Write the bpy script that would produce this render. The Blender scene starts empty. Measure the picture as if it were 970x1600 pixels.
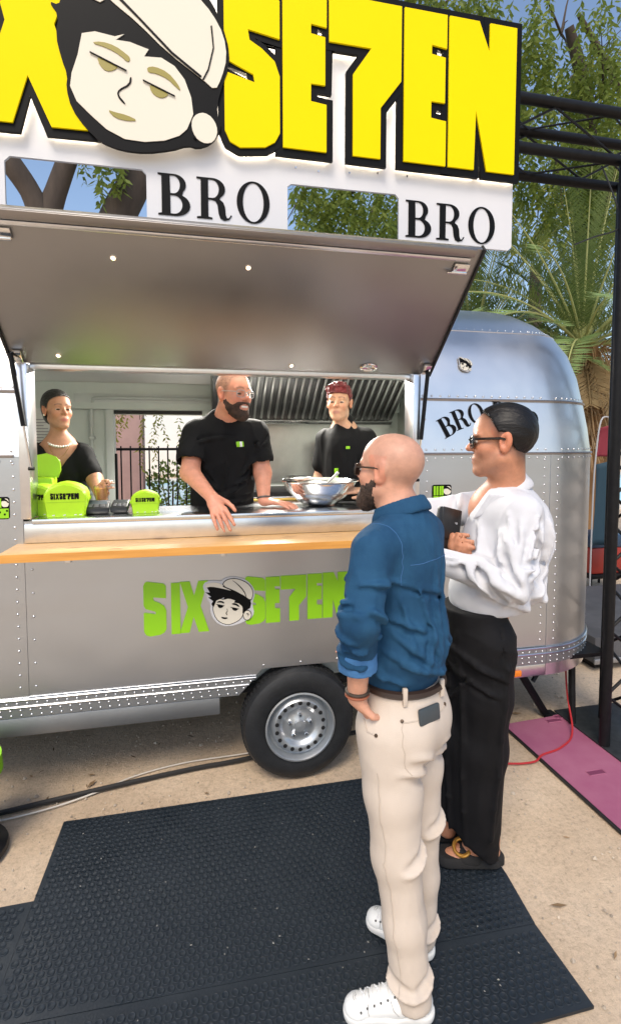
import bpy, bmesh, math, random
import numpy as np
from mathutils import Vector, Matrix, Quaternion
R = math.radians
random.seed(7); rng = np.random.default_rng(7)
scene = bpy.context.scene
col = scene.collection

# ------------------------------------------------------------------ camera, sky, sun, exposure
cam_d = bpy.data.cameras.new('camera'); cam = bpy.data.objects.new('camera', cam_d); col.objects.link(cam)
cam.location = (0, 0, 1.72)
cam.rotation_euler = (R(90 - 3.5), 0, R(-12.2))
cam_d.sensor_fit = 'VERTICAL'; cam_d.sensor_height = 36; cam_d.sensor_width = 36
cam_d.lens = 18.0; cam_d.shift_y = -0.0382
cam_d.clip_start = 0.05; cam_d.clip_end = 500
scene.camera = cam

SUN_EL, SUN_AZ = R(52), R(205)          # azimuth clockwise from +Y
world = bpy.data.worlds.new('World'); scene.world = world; world.use_nodes = True
wn = world.node_tree.nodes; wl = world.node_tree.links
bg = wn['Background']; sky = wn.new('ShaderNodeTexSky')
sky.sky_type = 'NISHITA'; sky.sun_disc = False
sky.sun_elevation = SUN_EL; sky.sun_rotation = SUN_AZ
sky.air_density = 1.0; sky.dust_density = 1.6; sky.ozone_density = 0.0
wl.new(sky.outputs[0], bg.inputs[0]); bg.inputs[1].default_value = 0.13

sun_d = bpy.data.lights.new('sun', 'SUN'); sun = bpy.data.objects.new('sun', sun_d); col.objects.link(sun)
sun_d.energy = 1.5; sun_d.angle = R(24); sun_d.color = (1.0, 0.89, 0.74)
sd = Vector((math.sin(SUN_AZ) * math.cos(SUN_EL), math.cos(SUN_AZ) * math.cos(SUN_EL), math.sin(SUN_EL)))
sun.rotation_euler = sd.to_track_quat('Z', 'Y').to_euler()

vs = scene.view_settings
vs.view_transform = 'Standard'; vs.look = 'None'; vs.gamma = 1.0; vs.use_curve_mapping = False
vs.exposure = 0.75
scene.cycles.max_bounces = 8; scene.cycles.glossy_bounces = 5; scene.cycles.transmission_bounces = 6
scene.cycles.use_adaptive_sampling = True

# ------------------------------------------------------------------ materials
MATS = {}
def mat(name, color=(.5, .5, .5), rough=.5, metal=0., var=0., vscale=8., bump=0., bscale=60., spec=.5,
        emit=None, estr=0., stretch=(1, 1, 1), attr=None, sheen=0., trans=0., alpha=1., sss=0., coat=0., col2=None,
        vdetail=4., coord='Object', rvar=0., bumps=(), aniso=0.):
    if name in MATS: return MATS[name]
    m = bpy.data.materials.new(name); m.use_nodes = True
    n = m.node_tree.nodes; l = m.node_tree.links; b = n['Principled BSDF']
    b.inputs['Base Color'].default_value = (*color, 1); b.inputs['Roughness'].default_value = rough
    b.inputs['Metallic'].default_value = metal
    b.inputs['Specular IOR Level'].default_value = spec
    if coat: b.inputs['Coat Weight'].default_value = coat; b.inputs['Coat Roughness'].default_value = .15
    if sheen: b.inputs['Sheen Weight'].default_value = sheen
    if trans: b.inputs['Transmission Weight'].default_value = trans
    if alpha < 1: b.inputs['Alpha'].default_value = alpha
    if sss: b.inputs['Subsurface Weight'].default_value = sss; b.inputs['Subsurface Radius'].default_value = (.012, .005, .003); b.inputs['Subsurface Scale'].default_value = 1.
    if emit: b.inputs['Emission Color'].default_value = (*emit, 1); b.inputs['Emission Strength'].default_value = estr
    tc = n.new('ShaderNodeTexCoord'); mp = n.new('ShaderNodeMapping'); l.new(tc.outputs[coord], mp.inputs[0])
    mp.inputs['Scale'].default_value = stretch
    src = None
    if attr:
        a = n.new('ShaderNodeAttribute'); a.attribute_name = attr; src = a.outputs['Color']
    if var or col2 or rvar:
        t = n.new('ShaderNodeTexNoise'); t.inputs['Scale'].default_value = vscale; t.inputs['Detail'].default_value = vdetail
        t.inputs['Roughness'].default_value = .62
        l.new(mp.outputs[0], t.inputs['Vector'])
        if var or col2:
            mx = n.new('ShaderNodeMix'); mx.data_type = 'RGBA'
            rp = n.new('ShaderNodeMapRange'); rp.inputs[1].default_value = .3; rp.inputs[2].default_value = .7
            l.new(t.outputs[0], rp.inputs[0]); l.new(rp.outputs[0], mx.inputs[0])
            if col2:
                mx.inputs[6].default_value = (*color, 1); mx.inputs[7].default_value = (*col2, 1)
            elif src:
                mx.blend_type = 'MULTIPLY'; 
                l.new(src, mx.inputs[6]); mx.inputs[7].default_value = (1 - var, 1 - var, 1 - var, 1)
            else:
                mx.inputs[6].default_value = (*[max(0, c * (1 - var)) for c in color], 1)
                mx.inputs[7].default_value = (*[min(1, c * (1 + var)) for c in color], 1)
            src = mx.outputs[2]
        if rvar:
            rr = n.new('ShaderNodeMapRange'); rr.inputs[1].default_value = .3; rr.inputs[2].default_value = .7
            rr.inputs[3].default_value = max(0, rough - rvar); rr.inputs[4].default_value = min(1, rough + rvar)
            l.new(t.outputs[0], rr.inputs[0]); l.new(rr.outputs[0], b.inputs['Roughness'])
    if src: l.new(src, b.inputs['Base Color'])
    if bump:
        t2 = n.new('ShaderNodeTexNoise'); t2.inputs['Scale'].default_value = bscale; t2.inputs['Detail'].default_value = 6.
        l.new(mp.outputs[0], t2.inputs['Vector'])
        bp = n.new('ShaderNodeBump'); bp.inputs['Strength'].default_value = bump; bp.inputs['Distance'].default_value = .01
        l.new(t2.outputs[0], bp.inputs['Height']); l.new(bp.outputs[0], b.inputs['Normal'])
    prev = b.inputs['Normal'].links[0].from_socket if b.inputs['Normal'].links else None
    for q in bumps:       # further relief: creases, strands, dents
        m1 = n.new('ShaderNodeMapping'); m1.inputs['Rotation'].default_value = q.get('rot', (0, 0, 0)); l.new(tc.outputs[coord], m1.inputs[0])
        m2 = n.new('ShaderNodeMapping'); m2.inputs['Scale'].default_value = q.get('stretch', (1, 1, 1)); l.new(m1.outputs[0], m2.inputs[0])
        t3 = n.new('ShaderNodeTexNoise'); t3.noise_type = 'RIDGED_MULTIFRACTAL' if q.get('ridged') else 'FBM'; t3.inputs['Scale'].default_value = q['scale']
        t3.inputs['Detail'].default_value = q.get('detail', 3.); t3.inputs['Distortion'].default_value = q.get('distort', 0.); l.new(m2.outputs[0], t3.inputs['Vector'])
        b3 = n.new('ShaderNodeBump'); b3.inputs['Strength'].default_value = q['strength']; b3.inputs['Distance'].default_value = q['dist']; l.new(t3.outputs[0], b3.inputs['Height'])
        if prev is not None: l.new(prev, b3.inputs['Normal'])
        prev = b3.outputs[0]; l.new(prev, b.inputs['Normal'])
    if aniso:
        b.inputs['Anisotropic'].default_value = aniso; tg = n.new('ShaderNodeTangent'); tg.direction_type = 'RADIAL'; tg.axis = 'Z'; l.new(tg.outputs[0], b.inputs['Tangent'])
    MATS[name] = m
    return m

# ------------------------------------------------------------------ object helpers
def tag(o, label=None, cat=None, group=None, kind=None):
    if label: o['label'] = label
    if cat: o['category'] = cat
    if group: o['group'] = group
    if kind: o['kind'] = kind
    return o
def empty(name, loc=(0, 0, 0), label=None, cat=None, group=None):
    o = bpy.data.objects.new(name, None); col.objects.link(o); o.location = loc; o.empty_display_size = .1
    return tag(o, label, cat, group)
def link(name, me, parent=None):
    o = bpy.data.objects.new(name, me); col.objects.link(o)
    if parent is not None:
        o.parent = parent; o.matrix_parent_inverse = Matrix.Translation(-Vector(world_loc(parent)))
    return o
def world_loc(o):
    v = Vector(o.location)
    if o.parent is not None: v = Vector((0, 0, 0)) if o.type == 'MESH' else v
    return v
def shade(me, ang=40):
    me.polygons.foreach_set('use_smooth', [True] * len(me.polygons))
    try: me.set_sharp_from_angle(angle=R(ang))
    except Exception: pass
class MB:
    """collects shapes in world coordinates, then links ONE mesh object"""
    def __init__(s): s.v = []; s.f = []
    def add(s, v, f):
        b = len(s.v); s.v += [tuple(p) for p in v]; s.f += [tuple(i + b for i in q) for q in f]; return s
    def box(s, x0, x1, y0, y1, z0, z1, bev=0.):
        if bev <= 0:
            v = [(x, y, z) for z in (z0, z1) for y in (y0, y1) for x in (x0, x1)]
            return s.add(v, [(0, 2, 3, 1), (4, 5, 7, 6), (0, 1, 5, 4), (2, 6, 7, 3), (0, 4, 6, 2), (1, 3, 7, 5)])
        return s.obox(((x0 + x1) / 2, (y0 + y1) / 2, (z0 + z1) / 2), ((x1 - x0) / 2, (y1 - y0) / 2, (z1 - z0) / 2), bev=bev)
    def obox(s, c, h, rot=None, bev=0.):
        bm = bmesh.new(); bmesh.ops.create_cube(bm, size=2)
        bmesh.ops.scale(bm, vec=h, verts=bm.verts)
        if bev > 0: bmesh.ops.bevel(bm, geom=bm.edges[:], offset=min(bev, min(h) * .95), segments=2, affect='EDGES', profile=.5)
        M = (rot or Matrix.Identity(3)).to_4x4(); bmesh.ops.transform(bm, matrix=Matrix.Translation(c) @ M, verts=bm.verts)
        bm.verts.index_update()
        s.add([v.co[:] for v in bm.verts], [[v.index for v in f.verts] for f in bm.faces]); bm.free(); return s
    def tube(s, pts, r, n=8, caps=True, closed=False):
        pts = [Vector(p) for p in pts]; rs = r if isinstance(r, (list, tuple)) else [r] * len(pts)
        vs = []; up = None
        for i, p in enumerate(pts):
            if closed: t = pts[(i + 1) % len(pts)] - pts[i - 1]
            else: t = pts[min(i + 1, len(pts) - 1)] - pts[max(i - 1, 0)]
            t.normalize()
            if up is None: up = t.orthogonal().normalized()
            up = (up - t * up.dot(t)); up = up.normalized() if up.length > 1e-6 else t.orthogonal().normalized()
            w = t.cross(up)
            for k in range(n):
                a = 2 * math.pi * k / n; vs.append(p + (up * math.cos(a) + w * math.sin(a)) * rs[i])
        fs = []; m = len(pts)
        for i in range(m if closed else m - 1):
            j = (i + 1) % m
            for k in range(n):
                fs.append((i * n + k, i * n + (k + 1) % n, j * n + (k + 1) % n, j * n + k))
        if caps and not closed: fs += [tuple(range(n))[::-1], tuple((m - 1) * n + k for k in range(n))]
        return s.add(vs, fs)
    def lathe(s, prof, c, axis=(0, 0, 1), n=32, cap=False):
        q = Vector((0, 0, 1)).rotation_difference(Vector(axis)); vs = []; fs = []; c = Vector(c)
        for r_, h in prof:
            for k in range(n):
                a = 2 * math.pi * k / n; vs.append(c + q @ Vector((r_ * math.cos(a), r_ * math.sin(a), h)))
        for i in range(len(prof) - 1):
            for k in range(n): fs.append((i * n + k, i * n + (k + 1) % n, (i + 1) * n + (k + 1) % n, (i + 1) * n + k))
        if cap: fs += [tuple(range(n))[::-1], tuple((len(prof) - 1) * n + k for k in range(n))]
        return s.add(vs, fs)
    def build(s, name, m, parent=None, smooth=40, kind=None):
        me = bpy.data.meshes.new(name); me.from_pydata(s.v, [], s.f); me.update()
        if smooth: shade(me, smooth)
        me.materials.append(m if not isinstance(m, str) else MATS[m])
        o = link(name, me, parent)
        if kind: o['kind'] = kind
        return o
def box(name, m, parent, *a, bev=.003, **k): return MB().box(*a, bev=bev).build(name, m, parent, **k)
def tube(name, m, parent, pts, r, n=8, **k): return MB().tube(pts, r, n).build(name, m, parent, **k)
def smooth_path(pts, n=8):
    """Catmull-Rom"""
    P = [Vector(p) for p in pts]; out = []
    for i in range(len(P) - 1):
        a, b, c, d = P[max(i - 1, 0)], P[i], P[i + 1], P[min(i + 2, len(P) - 1)]
        for k in range(n):
            t = k / n
            out.append(.5 * ((2 * b) + (c - a) * t + (2 * a - 5 * b + 4 * c - d) * t * t + (3 * b - a - 3 * c + d) * t ** 3))
    return out + [P[-1]]

# ------------------------------------------------------------------ flat cut-out shapes (letters, plates) with holes
def plate_mesh(name, loops, thick, M, m, bev=0.):
    """loops: [(x,z) outlines, holes nested]; M: matrix taking (x, y=outward depth, z) to world"""
    cu = bpy.data.curves.new(name, 'CURVE'); cu.dimensions = '2D'; cu.fill_mode = 'BOTH'; cu.extrude = thick / 2; cu.bevel_depth = bev
    for lp in loops:
        sp = cu.splines.new('POLY'); sp.points.add(len(lp) - 1); sp.use_cyclic_u = True
        for p, q in zip(sp.points, lp): p.co = (q[0], q[1], 0, 1)
    o = bpy.data.objects.new(name, cu); col.objects.link(o)
    dg = bpy.context.evaluated_depsgraph_get(); me = bpy.data.meshes.new_from_object(o.evaluated_get(dg))
    bpy.data.objects.remove(o); bpy.data.curves.remove(cu)
    me.name = name
    # curve plane XY -> local X,Z ; curve Z -> -Y (outward)
    B = Matrix(((1, 0, 0, 0), (0, 0, -1, 0), (0, 1, 0, 0), (0, 0, 0, 1)))
    me.transform(M @ B); me.update()
    me.materials.clear(); me.materials.append(m)
    return me
def plate(name, loops, thick, M, m, parent, bev=0.):
    me = plate_mesh(name, loops, thick, M, m, bev); return link(name, me, parent)
def offset_poly(p, d):
    """mitred outward offset of a simple polygon"""
    n = len(p); A = sum(p[i][0] * p[(i + 1) % n][1] - p[(i + 1) % n][0] * p[i][1] for i in range(n))
    s = 1 if A > 0 else -1; out = []
    for i in range(n):
        a, b, c = Vector(p[i - 1]), Vector(p[i]), Vector(p[(i + 1) % n])
        e1 = (b - a).normalized(); e2 = (c - b).normalized()
        n1 = Vector((e1.y, -e1.x)) * s; n2 = Vector((e2.y, -e2.x)) * s
        mdir = n1 + n2
        if mdir.length < 1e-4: mdir = n1
        mdir.normalize(); k = max(.45, mdir.dot(n1))
        q = b + mdir * d / k; out.append((q.x, q.y))
    return out
def round_rect(x0, x1, z0, z1, r, n=5):
    out = []
    for cx, cz, a0 in ((x1 - r, z1 - r, 0), (x0 + r, z1 - r, 90), (x0 + r, z0 + r, 180), (x1 - r, z0 + r, 270)):
        for k in range(n + 1):
            a = R(a0 + 90 * k / n); out.append((cx + r * math.cos(a), cz + r * math.sin(a)))
    return out
def arc(cx, cz, rx, rz, a0, a1, n=14):
    return [(cx + rx * math.cos(R(a0 + (a1 - a0) * k / n)), cz + rz * math.sin(R(a0 + (a1 - a0) * k / n))) for k in range(n + 1)]
def ellipse(cx, cz, rx, rz, n=32): return arc(cx, cz, rx, rz, 0, 360 - 360 / n, n - 1)
def chaikin(p, it=2):
    for _ in range(it):
        q = []
        for i in range(len(p)):
            a, b = p[i], p[(i + 1) % len(p)]
            q += [(a[0] * .75 + b[0] * .25, a[1] * .75 + b[1] * .25), (a[0] * .25 + b[0] * .75, a[1] * .25 + b[1] * .75)]
        p = q
    return p
# serif capitals, unit height
GLYPH = {
 'B': [[(0, 0)] + arc(.40, .265, .37, .265, -90, 62) + arc(.38, .76, .29, .24, -40, 90) + [(0, 1), (0, .965), (.085, .95), (.085, .05), (0, .035)],
       [(.29, .045)] + arc(.38, .27, .20, .225, -90, 90) + [(.29, .495)],
       [(.29, .535)] + arc(.37, .75, .155, .215, -90, 90) + [(.28, .965)]],
 'R': [[(0, 0), (.38, 0), (.38, .035), (.28, .05), (.28, .475), (.38, .475), (.46, .45), (.51, .36), (.535, .15), (.58, .03), (.68, -.015), (.80, .02), (.865, .12), (.845, .135),
        (.79, .055), (.745, .05), (.715, .12), (.695, .32), (.65, .43), (.56, .495)] + arc(.39, .75, .31, .25, -50, 90) + [(0, 1), (0, .965), (.1, .95), (.1, .05), (0, .035)],
       [(.28, .515)] + arc(.38, .74, .165, .225, -90, 90) + [(.28, .965)]],
 'O': [ellipse(.42, .5, .42, .52, 40), ellipse(.42, .5, .265, .485, 40)],
}
GLYPH_W = {'B': .80, 'R': .86, 'O': .84}
# heavy block letters; unit cells are 0..w by 0..1
def S_shape():
    return [(.04, .0), (.20, -.0), (.28, .05), (.31, .13), (.31, .42), (.26, .53), (.14, .62), (.13, .70), (.13, .84), (.16, .86), (.19, .84), (.19, .76), (.305, .73), (.31, .86), (.28, .95), (.20, 1.), (.10, 1.), (.03, .95), (0, .86), (0, .62),
            (.05, .53), (.17, .44), (.185, .38), (.185, .15), (.16, .12), (.13, .15), (.13, .27), (0, .29), (0, .12)]
def BigS():
    return [(.09, .0), (.24, .02), (.30, .06), (.33, .12), (.33, .48), (.30, .57), (.22, .64), (.15, .68), (.14, .745), (.33, .715), (.33, .95), (.29, 1.0), (.05, 1.05), (.02, 1.03), (0, .97), (0, .60),
            (.03, .53), (.17, .47), (.18, .42), (.02, .46), (0, .45), (0, .10), (.03, .03)]
BLOCK = {
 'S': BigS(),
 'I': [(0, 0), (.15, 0), (.15, 1), (0, 1)],
 'X': [(0, 0), (.14, 0), (.2, .3), (.27, 0), (.42, 0), (.30, .51), (.41, 1), (.27, 1), (.21, .72), (.15, 1), (.01, 1), (.12, .5)],
 'E': [(0, 0), (.32, 0), (.32, .30), (.205, .31), (.205, .42), (.31, .42), (.31, .72), (.205, .73), (.205, .79), (.32, .78), (.32, 1), (0, 1)],
 '7': [(.17, 0), (.37, 0), (.37, .33), (.52, .52), (.52, 1), (0, 1), (0, .70), (.30, .70), (.17, .52)],
 'N': [(0, 0), (.20, 0), (.21, .40), (.30, 0), (.52, 0), (.52, 1), (.31, 1), (.31, .80), (.225, 1), (0, 1)],
}
BLOCK_W = {'S': .33, 'I': .15, 'X': .42, 'E': .32, '7': .52, 'N': .52}
# ------------------------------------------------------------------ palette
ALU = mat('brushed_aluminium', (.545, .585, .64), .35, 1., var=.025, vscale=3., bump=.02, bscale=220., stretch=(.12, 1, 1), rvar=.05, aniso=.55, bumps=[dict(scale=1.6, strength=.25, dist=.05, detail=2.), dict(scale=60., strength=.02, dist=.001, stretch=(.1, 1, 1))])
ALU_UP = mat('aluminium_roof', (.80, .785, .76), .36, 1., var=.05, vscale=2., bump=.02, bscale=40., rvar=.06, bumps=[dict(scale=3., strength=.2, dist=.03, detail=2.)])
ALU_TRIM = mat('aluminium_trim', (.74, .75, .77), .28, 1., var=.05, vscale=20.)
ALU_DULL = mat('aluminium_skirt', (.36, .375, .39), .5, 1., var=.08, vscale=5., bump=.04, bscale=90.)
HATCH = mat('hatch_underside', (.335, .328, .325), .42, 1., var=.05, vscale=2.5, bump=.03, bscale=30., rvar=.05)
STEEL = mat('stainless_steel', (.62, .62, .61), .22, 1., var=.05, vscale=10., rvar=.05)
CHROME = mat('chrome', (.8, .8, .8), .12, 1.)
BLACKM = mat('black_painted_steel', (.007, .007, .008), .42, 0., var=.3, vscale=30., bump=.05, bscale=200., spec=.2)
RUBBER = mat('black_rubber', (.018, .019, .021), .62, 0., var=.35, vscale=14., bump=.12, bscale=160., spec=.35)
SEAL = mat('rubber_seal', (.012, .012, .013), .5)
WALLI = mat('trailer_interior_paint', (.62, .665, .625), .42, var=.05, vscale=3., bump=.03, bscale=40.)
WHITEP = mat('white_panel', (.64, .64, .66), .4, var=.03, vscale=2.)
YELLOW = mat('yellow_acrylic', (.74, .56, .0), .6, emit=(1., .78, .0), estr=.10, spec=.08, var=.02, vscale=3.)
BLACKA = mat('black_acrylic', (.004, .004, .0045), .5, spec=.12)
CREAM = mat('cream_acrylic', (.74, .69, .58), .55, spec=.15)
OLIVE = mat('olive_acrylic', (.28, .23, .03), .35)
LED = mat('led_strip', (1, 1, 1), .5, emit=(1., .86, .66), estr=9.)
LEDSPOT = mat('led_spot', (1, 1, 1), .5, emit=(1., .72, .42), estr=3.)
LIME = mat('lime_vinyl', (.28, .62, .008), .42, var=.03, vscale=5.)
WOODM = None
def wood_mat():
    m = mat('pine_board', (.72, .45, .20), .45, col2=(.58, .33, .12), vscale=6., stretch=(.28, 10., 10.), bump=.10, bscale=14., vdetail=9.)
    n = m.node_tree.nodes; l = m.node_tree.links; b = n['Principled BSDF']
    # knots
    tc = n.new('ShaderNodeTexCoord'); mp = n.new('ShaderNodeMapping'); mp.inputs['Scale'].default_value = (4.2, 11, 11)
    v = n.new('ShaderNodeTexVoronoi'); v.inputs['Scale'].default_value = 1.; l.new(tc.outputs['Object'], mp.inputs[0]); l.new(mp.outputs[0], v.inputs['Vector'])
    rp = n.new('ShaderNodeMapRange'); rp.inputs[1].default_value = .05; rp.inputs[2].default_value = .2; rp.inputs[3].default_value = .75; rp.inputs[4].default_value = 0
    l.new(v.outputs['Distance'], rp.inputs[0])
    mx = n.new('ShaderNodeMix'); mx.data_type = 'RGBA'; l.new(rp.outputs[0], mx.inputs[0])
    src = b.inputs['Base Color'].links[0].from_socket; l.new(src, mx.inputs[6]); mx.inputs[7].default_value = (.22, .085, .025, 1)
    l.new(mx.outputs[2], b.inputs['Base Color'])
    return m
WOOD = wood_mat()
WOODE = mat('pine_edge', (.78, .38, .085), .5, col2=(.60, .26, .05), vscale=6., stretch=(.6, 6., 10.), bump=.08, bscale=30.)

# ------------------------------------------------------------------ ground
def ground_mat():
    m = bpy.data.materials.new('sandy_ground'); m.use_nodes = True; n = m.node_tree.nodes; l = m.node_tree.links; b = n['Principled BSDF']
    tc = n.new('ShaderNodeTexCoord')
    def noise(sc, det, ro=.6):
        t = n.new('ShaderNodeTexNoise'); t.inputs['Scale'].default_value = sc; t.inputs['Detail'].default_value = det; t.inputs['Roughness'].default_value = ro
        l.new(tc.outputs['Object'], t.inputs['Vector']); return t.outputs[0]
    def ramp(src, stops):
        r = n.new('ShaderNodeValToRGB'); l.new(src, r.inputs[0]); e = r.color_ramp.elements
        e[0].position, e[0].color = stops[0][0], (*stops[0][1], 1); e[1].position, e[1].color = stops[-1][0], (*stops[-1][1], 1)
        for p, c in stops[1:-1]: x = e.new(p); x.color = (*c, 1)
        return r.outputs[0]
    big = ramp(noise(1.3, 6), [(.3, (.50, .38, .265)), (.5, (.64, .50, .36)), (.72, (.72, .585, .44))])
    fine = ramp(noise(55, 8, .75), [(.28, (.35, .33, .31)), (.5, (.95, .95, .95)), (.75, (1.25, 1.22, 1.18))])
    mx = n.new('ShaderNodeMix'); mx.data_type = 'RGBA'; mx.blend_type = 'MULTIPLY'; mx.inputs[0].default_value = .55
    l.new(big, mx.inputs[6]); l.new(fine, mx.inputs[7])
    v = n.new('ShaderNodeTexVoronoi'); v.inputs['Scale'].default_value = 38; l.new(tc.outputs['Object'], v.inputs['Vector'])
    spots = ramp(v.outputs['Distance'], [(.08, (1, 1, 1)), (.16, (0, 0, 0))])
    sel = ramp(noise(4., 3), [(.55, (0, 0, 0)), (.7, (1, 1, 1))])
    mm = n.new('ShaderNodeMath'); mm.operation = 'MULTIPLY'; l.new(spots, mm.inputs[0]); l.new(sel, mm.inputs[1])
    mx2 = n.new('ShaderNodeMix'); mx2.data_type = 'RGBA'; l.new(mm.outputs[0], mx2.inputs[0]); l.new(mx.outputs[2], mx2.inputs[6]); mx2.inputs[7].default_value = (.20, .15, .11, 1)
    l.new(mx2.outputs[2], b.inputs['Base Color']); b.inputs['Roughness'].default_value = .95; b.inputs['Specular IOR Level'].default_value = .15
    hs = n.new('ShaderNodeMath'); hs.operation = 'ADD'
    k = n.new('ShaderNodeMath'); k.operation = 'MULTIPLY'; k.inputs[1].default_value = .5; l.new(noise(90, 8, .8), k.inputs[0])
    l.new(noise(7, 6), hs.inputs[0]); l.new(k.outputs[0], hs.inputs[1])
    bp = n.new('ShaderNodeBump'); bp.inputs['Strength'].default_value = .55; bp.inputs['Distance'].default_value = .03; l.new(hs.outputs[0], bp.inputs['Height']); l.new(bp.outputs[0], b.inputs['Normal'])
    return m
GROUND = ground_mat()
def grid_ground():
    xs = np.concatenate([np.linspace(-90, -4, 12)[:-1], np.linspace(-4, 7, 111), np.linspace(7, 90, 12)[1:]])
    ys = np.concatenate([np.linspace(-60, -1, 8)[:-1], np.linspace(-1, 6, 71), np.linspace(6, 90, 14)[1:]])
    X, Y = np.meshgrid(xs, ys); near = np.exp(-((X - 1) / 3) ** 4) * np.exp(-((Y - 2.5) / 3) ** 4)
    Z = -.004 + near * (.004 * np.sin(X * 5.1 + Y * 2) * np.sin(Y * 6.3 - X) - .003)
    v = np.stack([X, Y, Z], -1).reshape(-1, 3); nx = len(xs); f = []
    for j in range(len(ys) - 1):
        for i in range(nx - 1): a = j * nx + i; f.append((a, a + 1, a + nx + 1, a + nx))
    me = bpy.data.meshes.new('ground'); me.from_pydata(v.tolist(), [], f); me.update(); shade(me, 60); me.materials.append(GROUND)
    o = link('ground', me); o['kind'] = 'structure'; return o
grid_ground()
# loose gravel
def pebbles():
    mb = MB()
    for i in range(2600):
        if i < 2100: x, y = random.uniform(-1.2, 3.6), random.uniform(1.2, 3.6)
        else: x, y = random.uniform(-2, 5), random.uniform(3, 8)
        if -.62 < x < 1.17 and 1.2 < y < 2.40: continue
        if x > 1.77 and 1 < y < 2.7: continue
        s = random.uniform(.0018, .0065) if random.random() < .93 else random.uniform(.007, .013)
        q = Matrix.Rotation(random.uniform(0, 6.28), 3, 'Z')
        vs = [(1, 0, -.2), (.3, .9, -.2), (-.8, .55, -.2), (-.9, -.5, -.2), (.35, -.9, -.2), (.5, .1, .6), (-.2, .4, .65), (-.3, -.3, .6)]
        vs = [q @ Vector([c * random.uniform(.75, 1.2) * s for c in p]) + Vector((x, y, -.001)) for p in vs]
        mb.add(vs, [(0, 1, 5), (1, 6, 5), (1, 2, 6), (2, 7, 6), (2, 3, 7), (3, 4, 7), (4, 0, 5), (4, 5, 7), (5, 6, 7)])
    o = mb.build('gravel', mat('pebble', (.44, .37, .29), .9, var=.5, vscale=9.), smooth=0)
    tag(o, 'loose sandy gravel strewn over the ground', 'gravel', kind='stuff')
pebbles()
# dry leaves / twigs
def litter():
    mb = MB()
    for i in range(120):
        x, y = random.uniform(-1, 3.4), random.uniform(1.3, 4.2)
        if -.66 < x < 1.2 and 1.2 < y < 2.45: continue
        if x > 1.74 and y < 2.75: continue
        a = random.uniform(0, 6.28); L = random.uniform(.012, .035); w = L * random.uniform(.15, .35); d = Vector((math.cos(a), math.sin(a), 0)); n = Vector((-d.y, d.x, 0)); c = Vector((x, y, .003))
        mb.add([c - d * L, c + n * w + Vector((0, 0, .004)), c + d * L + Vector((0, 0, .003)), c - n * w], [(0, 1, 2, 3)])
    o = mb.build('leaf_litter', mat('dry_leaf', (.22, .14, .07), .8, var=.5, vscale=6.), smooth=0); tag(o, 'dry leaf scraps scattered on the sand', 'leaf litter', kind='stuff')
litter()

# ------------------------------------------------------------------ trailer
Y0, Y1, XRC, XLC, RC = 2.5, 4.6, 1.905, -1.9, .55
PROF = [(.0, .30), (.0, 1.65), (.022, 1.80), (.05, 1.94), (.085, 2.10), (.14, 2.24), (.22, 2.35), (.33, 2.44), (.46, 2.515), (.60, 2.57), (.80, 2.62), (.97, 2.64)]
def inset(z):
    for (d0, z0), (d1, z1) in zip(PROF, PROF[1:]):
        if z <= z1: return d0 + (d1 - d0) * (z - z0) / (z1 - z0)
    return PROF[-1][0]
def pt(s, z, lift=0.):
    d = inset(z) - lift; r = max(RC - d, .012)
    xr, xl = XRC + RC - d, XLC - RC + d; y0, y1 = Y0 + d, Y1 - d
    if s <= XRC:                                   # front: s is x
        t = (s - XLC) / (XRC - XLC); a, b = xl + r, xr - r
        x = s if (a <= s <= b) else min(max(s, a), b)
        return Vector((x, y0, z))
    u = s - XRC
    def cor(cx, cy, a0, t): a = R(a0 + 90 * t); return Vector((cx + r * math.cos(a), cy + r * math.sin(a), z))
    if u <= 1: return cor(xr - r, y0 + r, -90, u)
    if u <= 2: return Vector((xr, y0 + r + (y1 - y0 - 2 * r) * (u - 1), z))
    if u <= 3: return cor(xr - r, y1 - r, 0, u - 2)
    if u <= 4: return Vector((xr - r + (xl - xr + 2 * r) * (u - 3), y1, z))
    if u <= 5: return cor(xl + r, y1 - r, 90, u - 4)
    if u <= 6: return Vector((xl, y1 - r - (y1 - y0 - 2 * r) * (u - 5), z))
    return cor(xl + r, y0 + r, 180, min(u - 6, 1))
def lin(a, b, n): return [a + (b - a) * i / n for i in range(n + 1)]
def shell_piece(name, ss, zs, m, parent, lift=0., th=.008):
    n, k = len(ss), len(zs)
    v = [pt(s, z, lift) for z in zs for s in ss] + [pt(s, z, lift - th) for z in zs for s in ss]
    f = []; o = n * k
    for j in range(k - 1):
        for i in range(n - 1):
            a = j * n + i; f.append((a, a + 1, a + n + 1, a + n)); f.append((o + a, o + a + n, o + a + n + 1, o + a + 1))
    for i in range(n - 1):
        f.append((i, o + i, o + i + 1, i + 1)); a = (k - 1) * n + i; f.append((a, a + 1, o + a + 1, o + a))
    for j in range(k - 1):
        a = j * n; f.append((a, a + n, o + a + n, o + a)); a = j * n + n - 1; f.append((a, o + a, o + a + n, a + n))
    return MB().add(v, f).build(name, m, parent, smooth=35)
trailer = empty('food_trailer', (.5, 3.5, 0), 'silver riveted aluminium food trailer with raised serving hatch and lime lettering', 'food trailer')
T = trailer
OX0, OX1, OZ0, OZ1 = -.775, 1.112, 1.372, 2.045      # serving opening
rv = MB()
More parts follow.
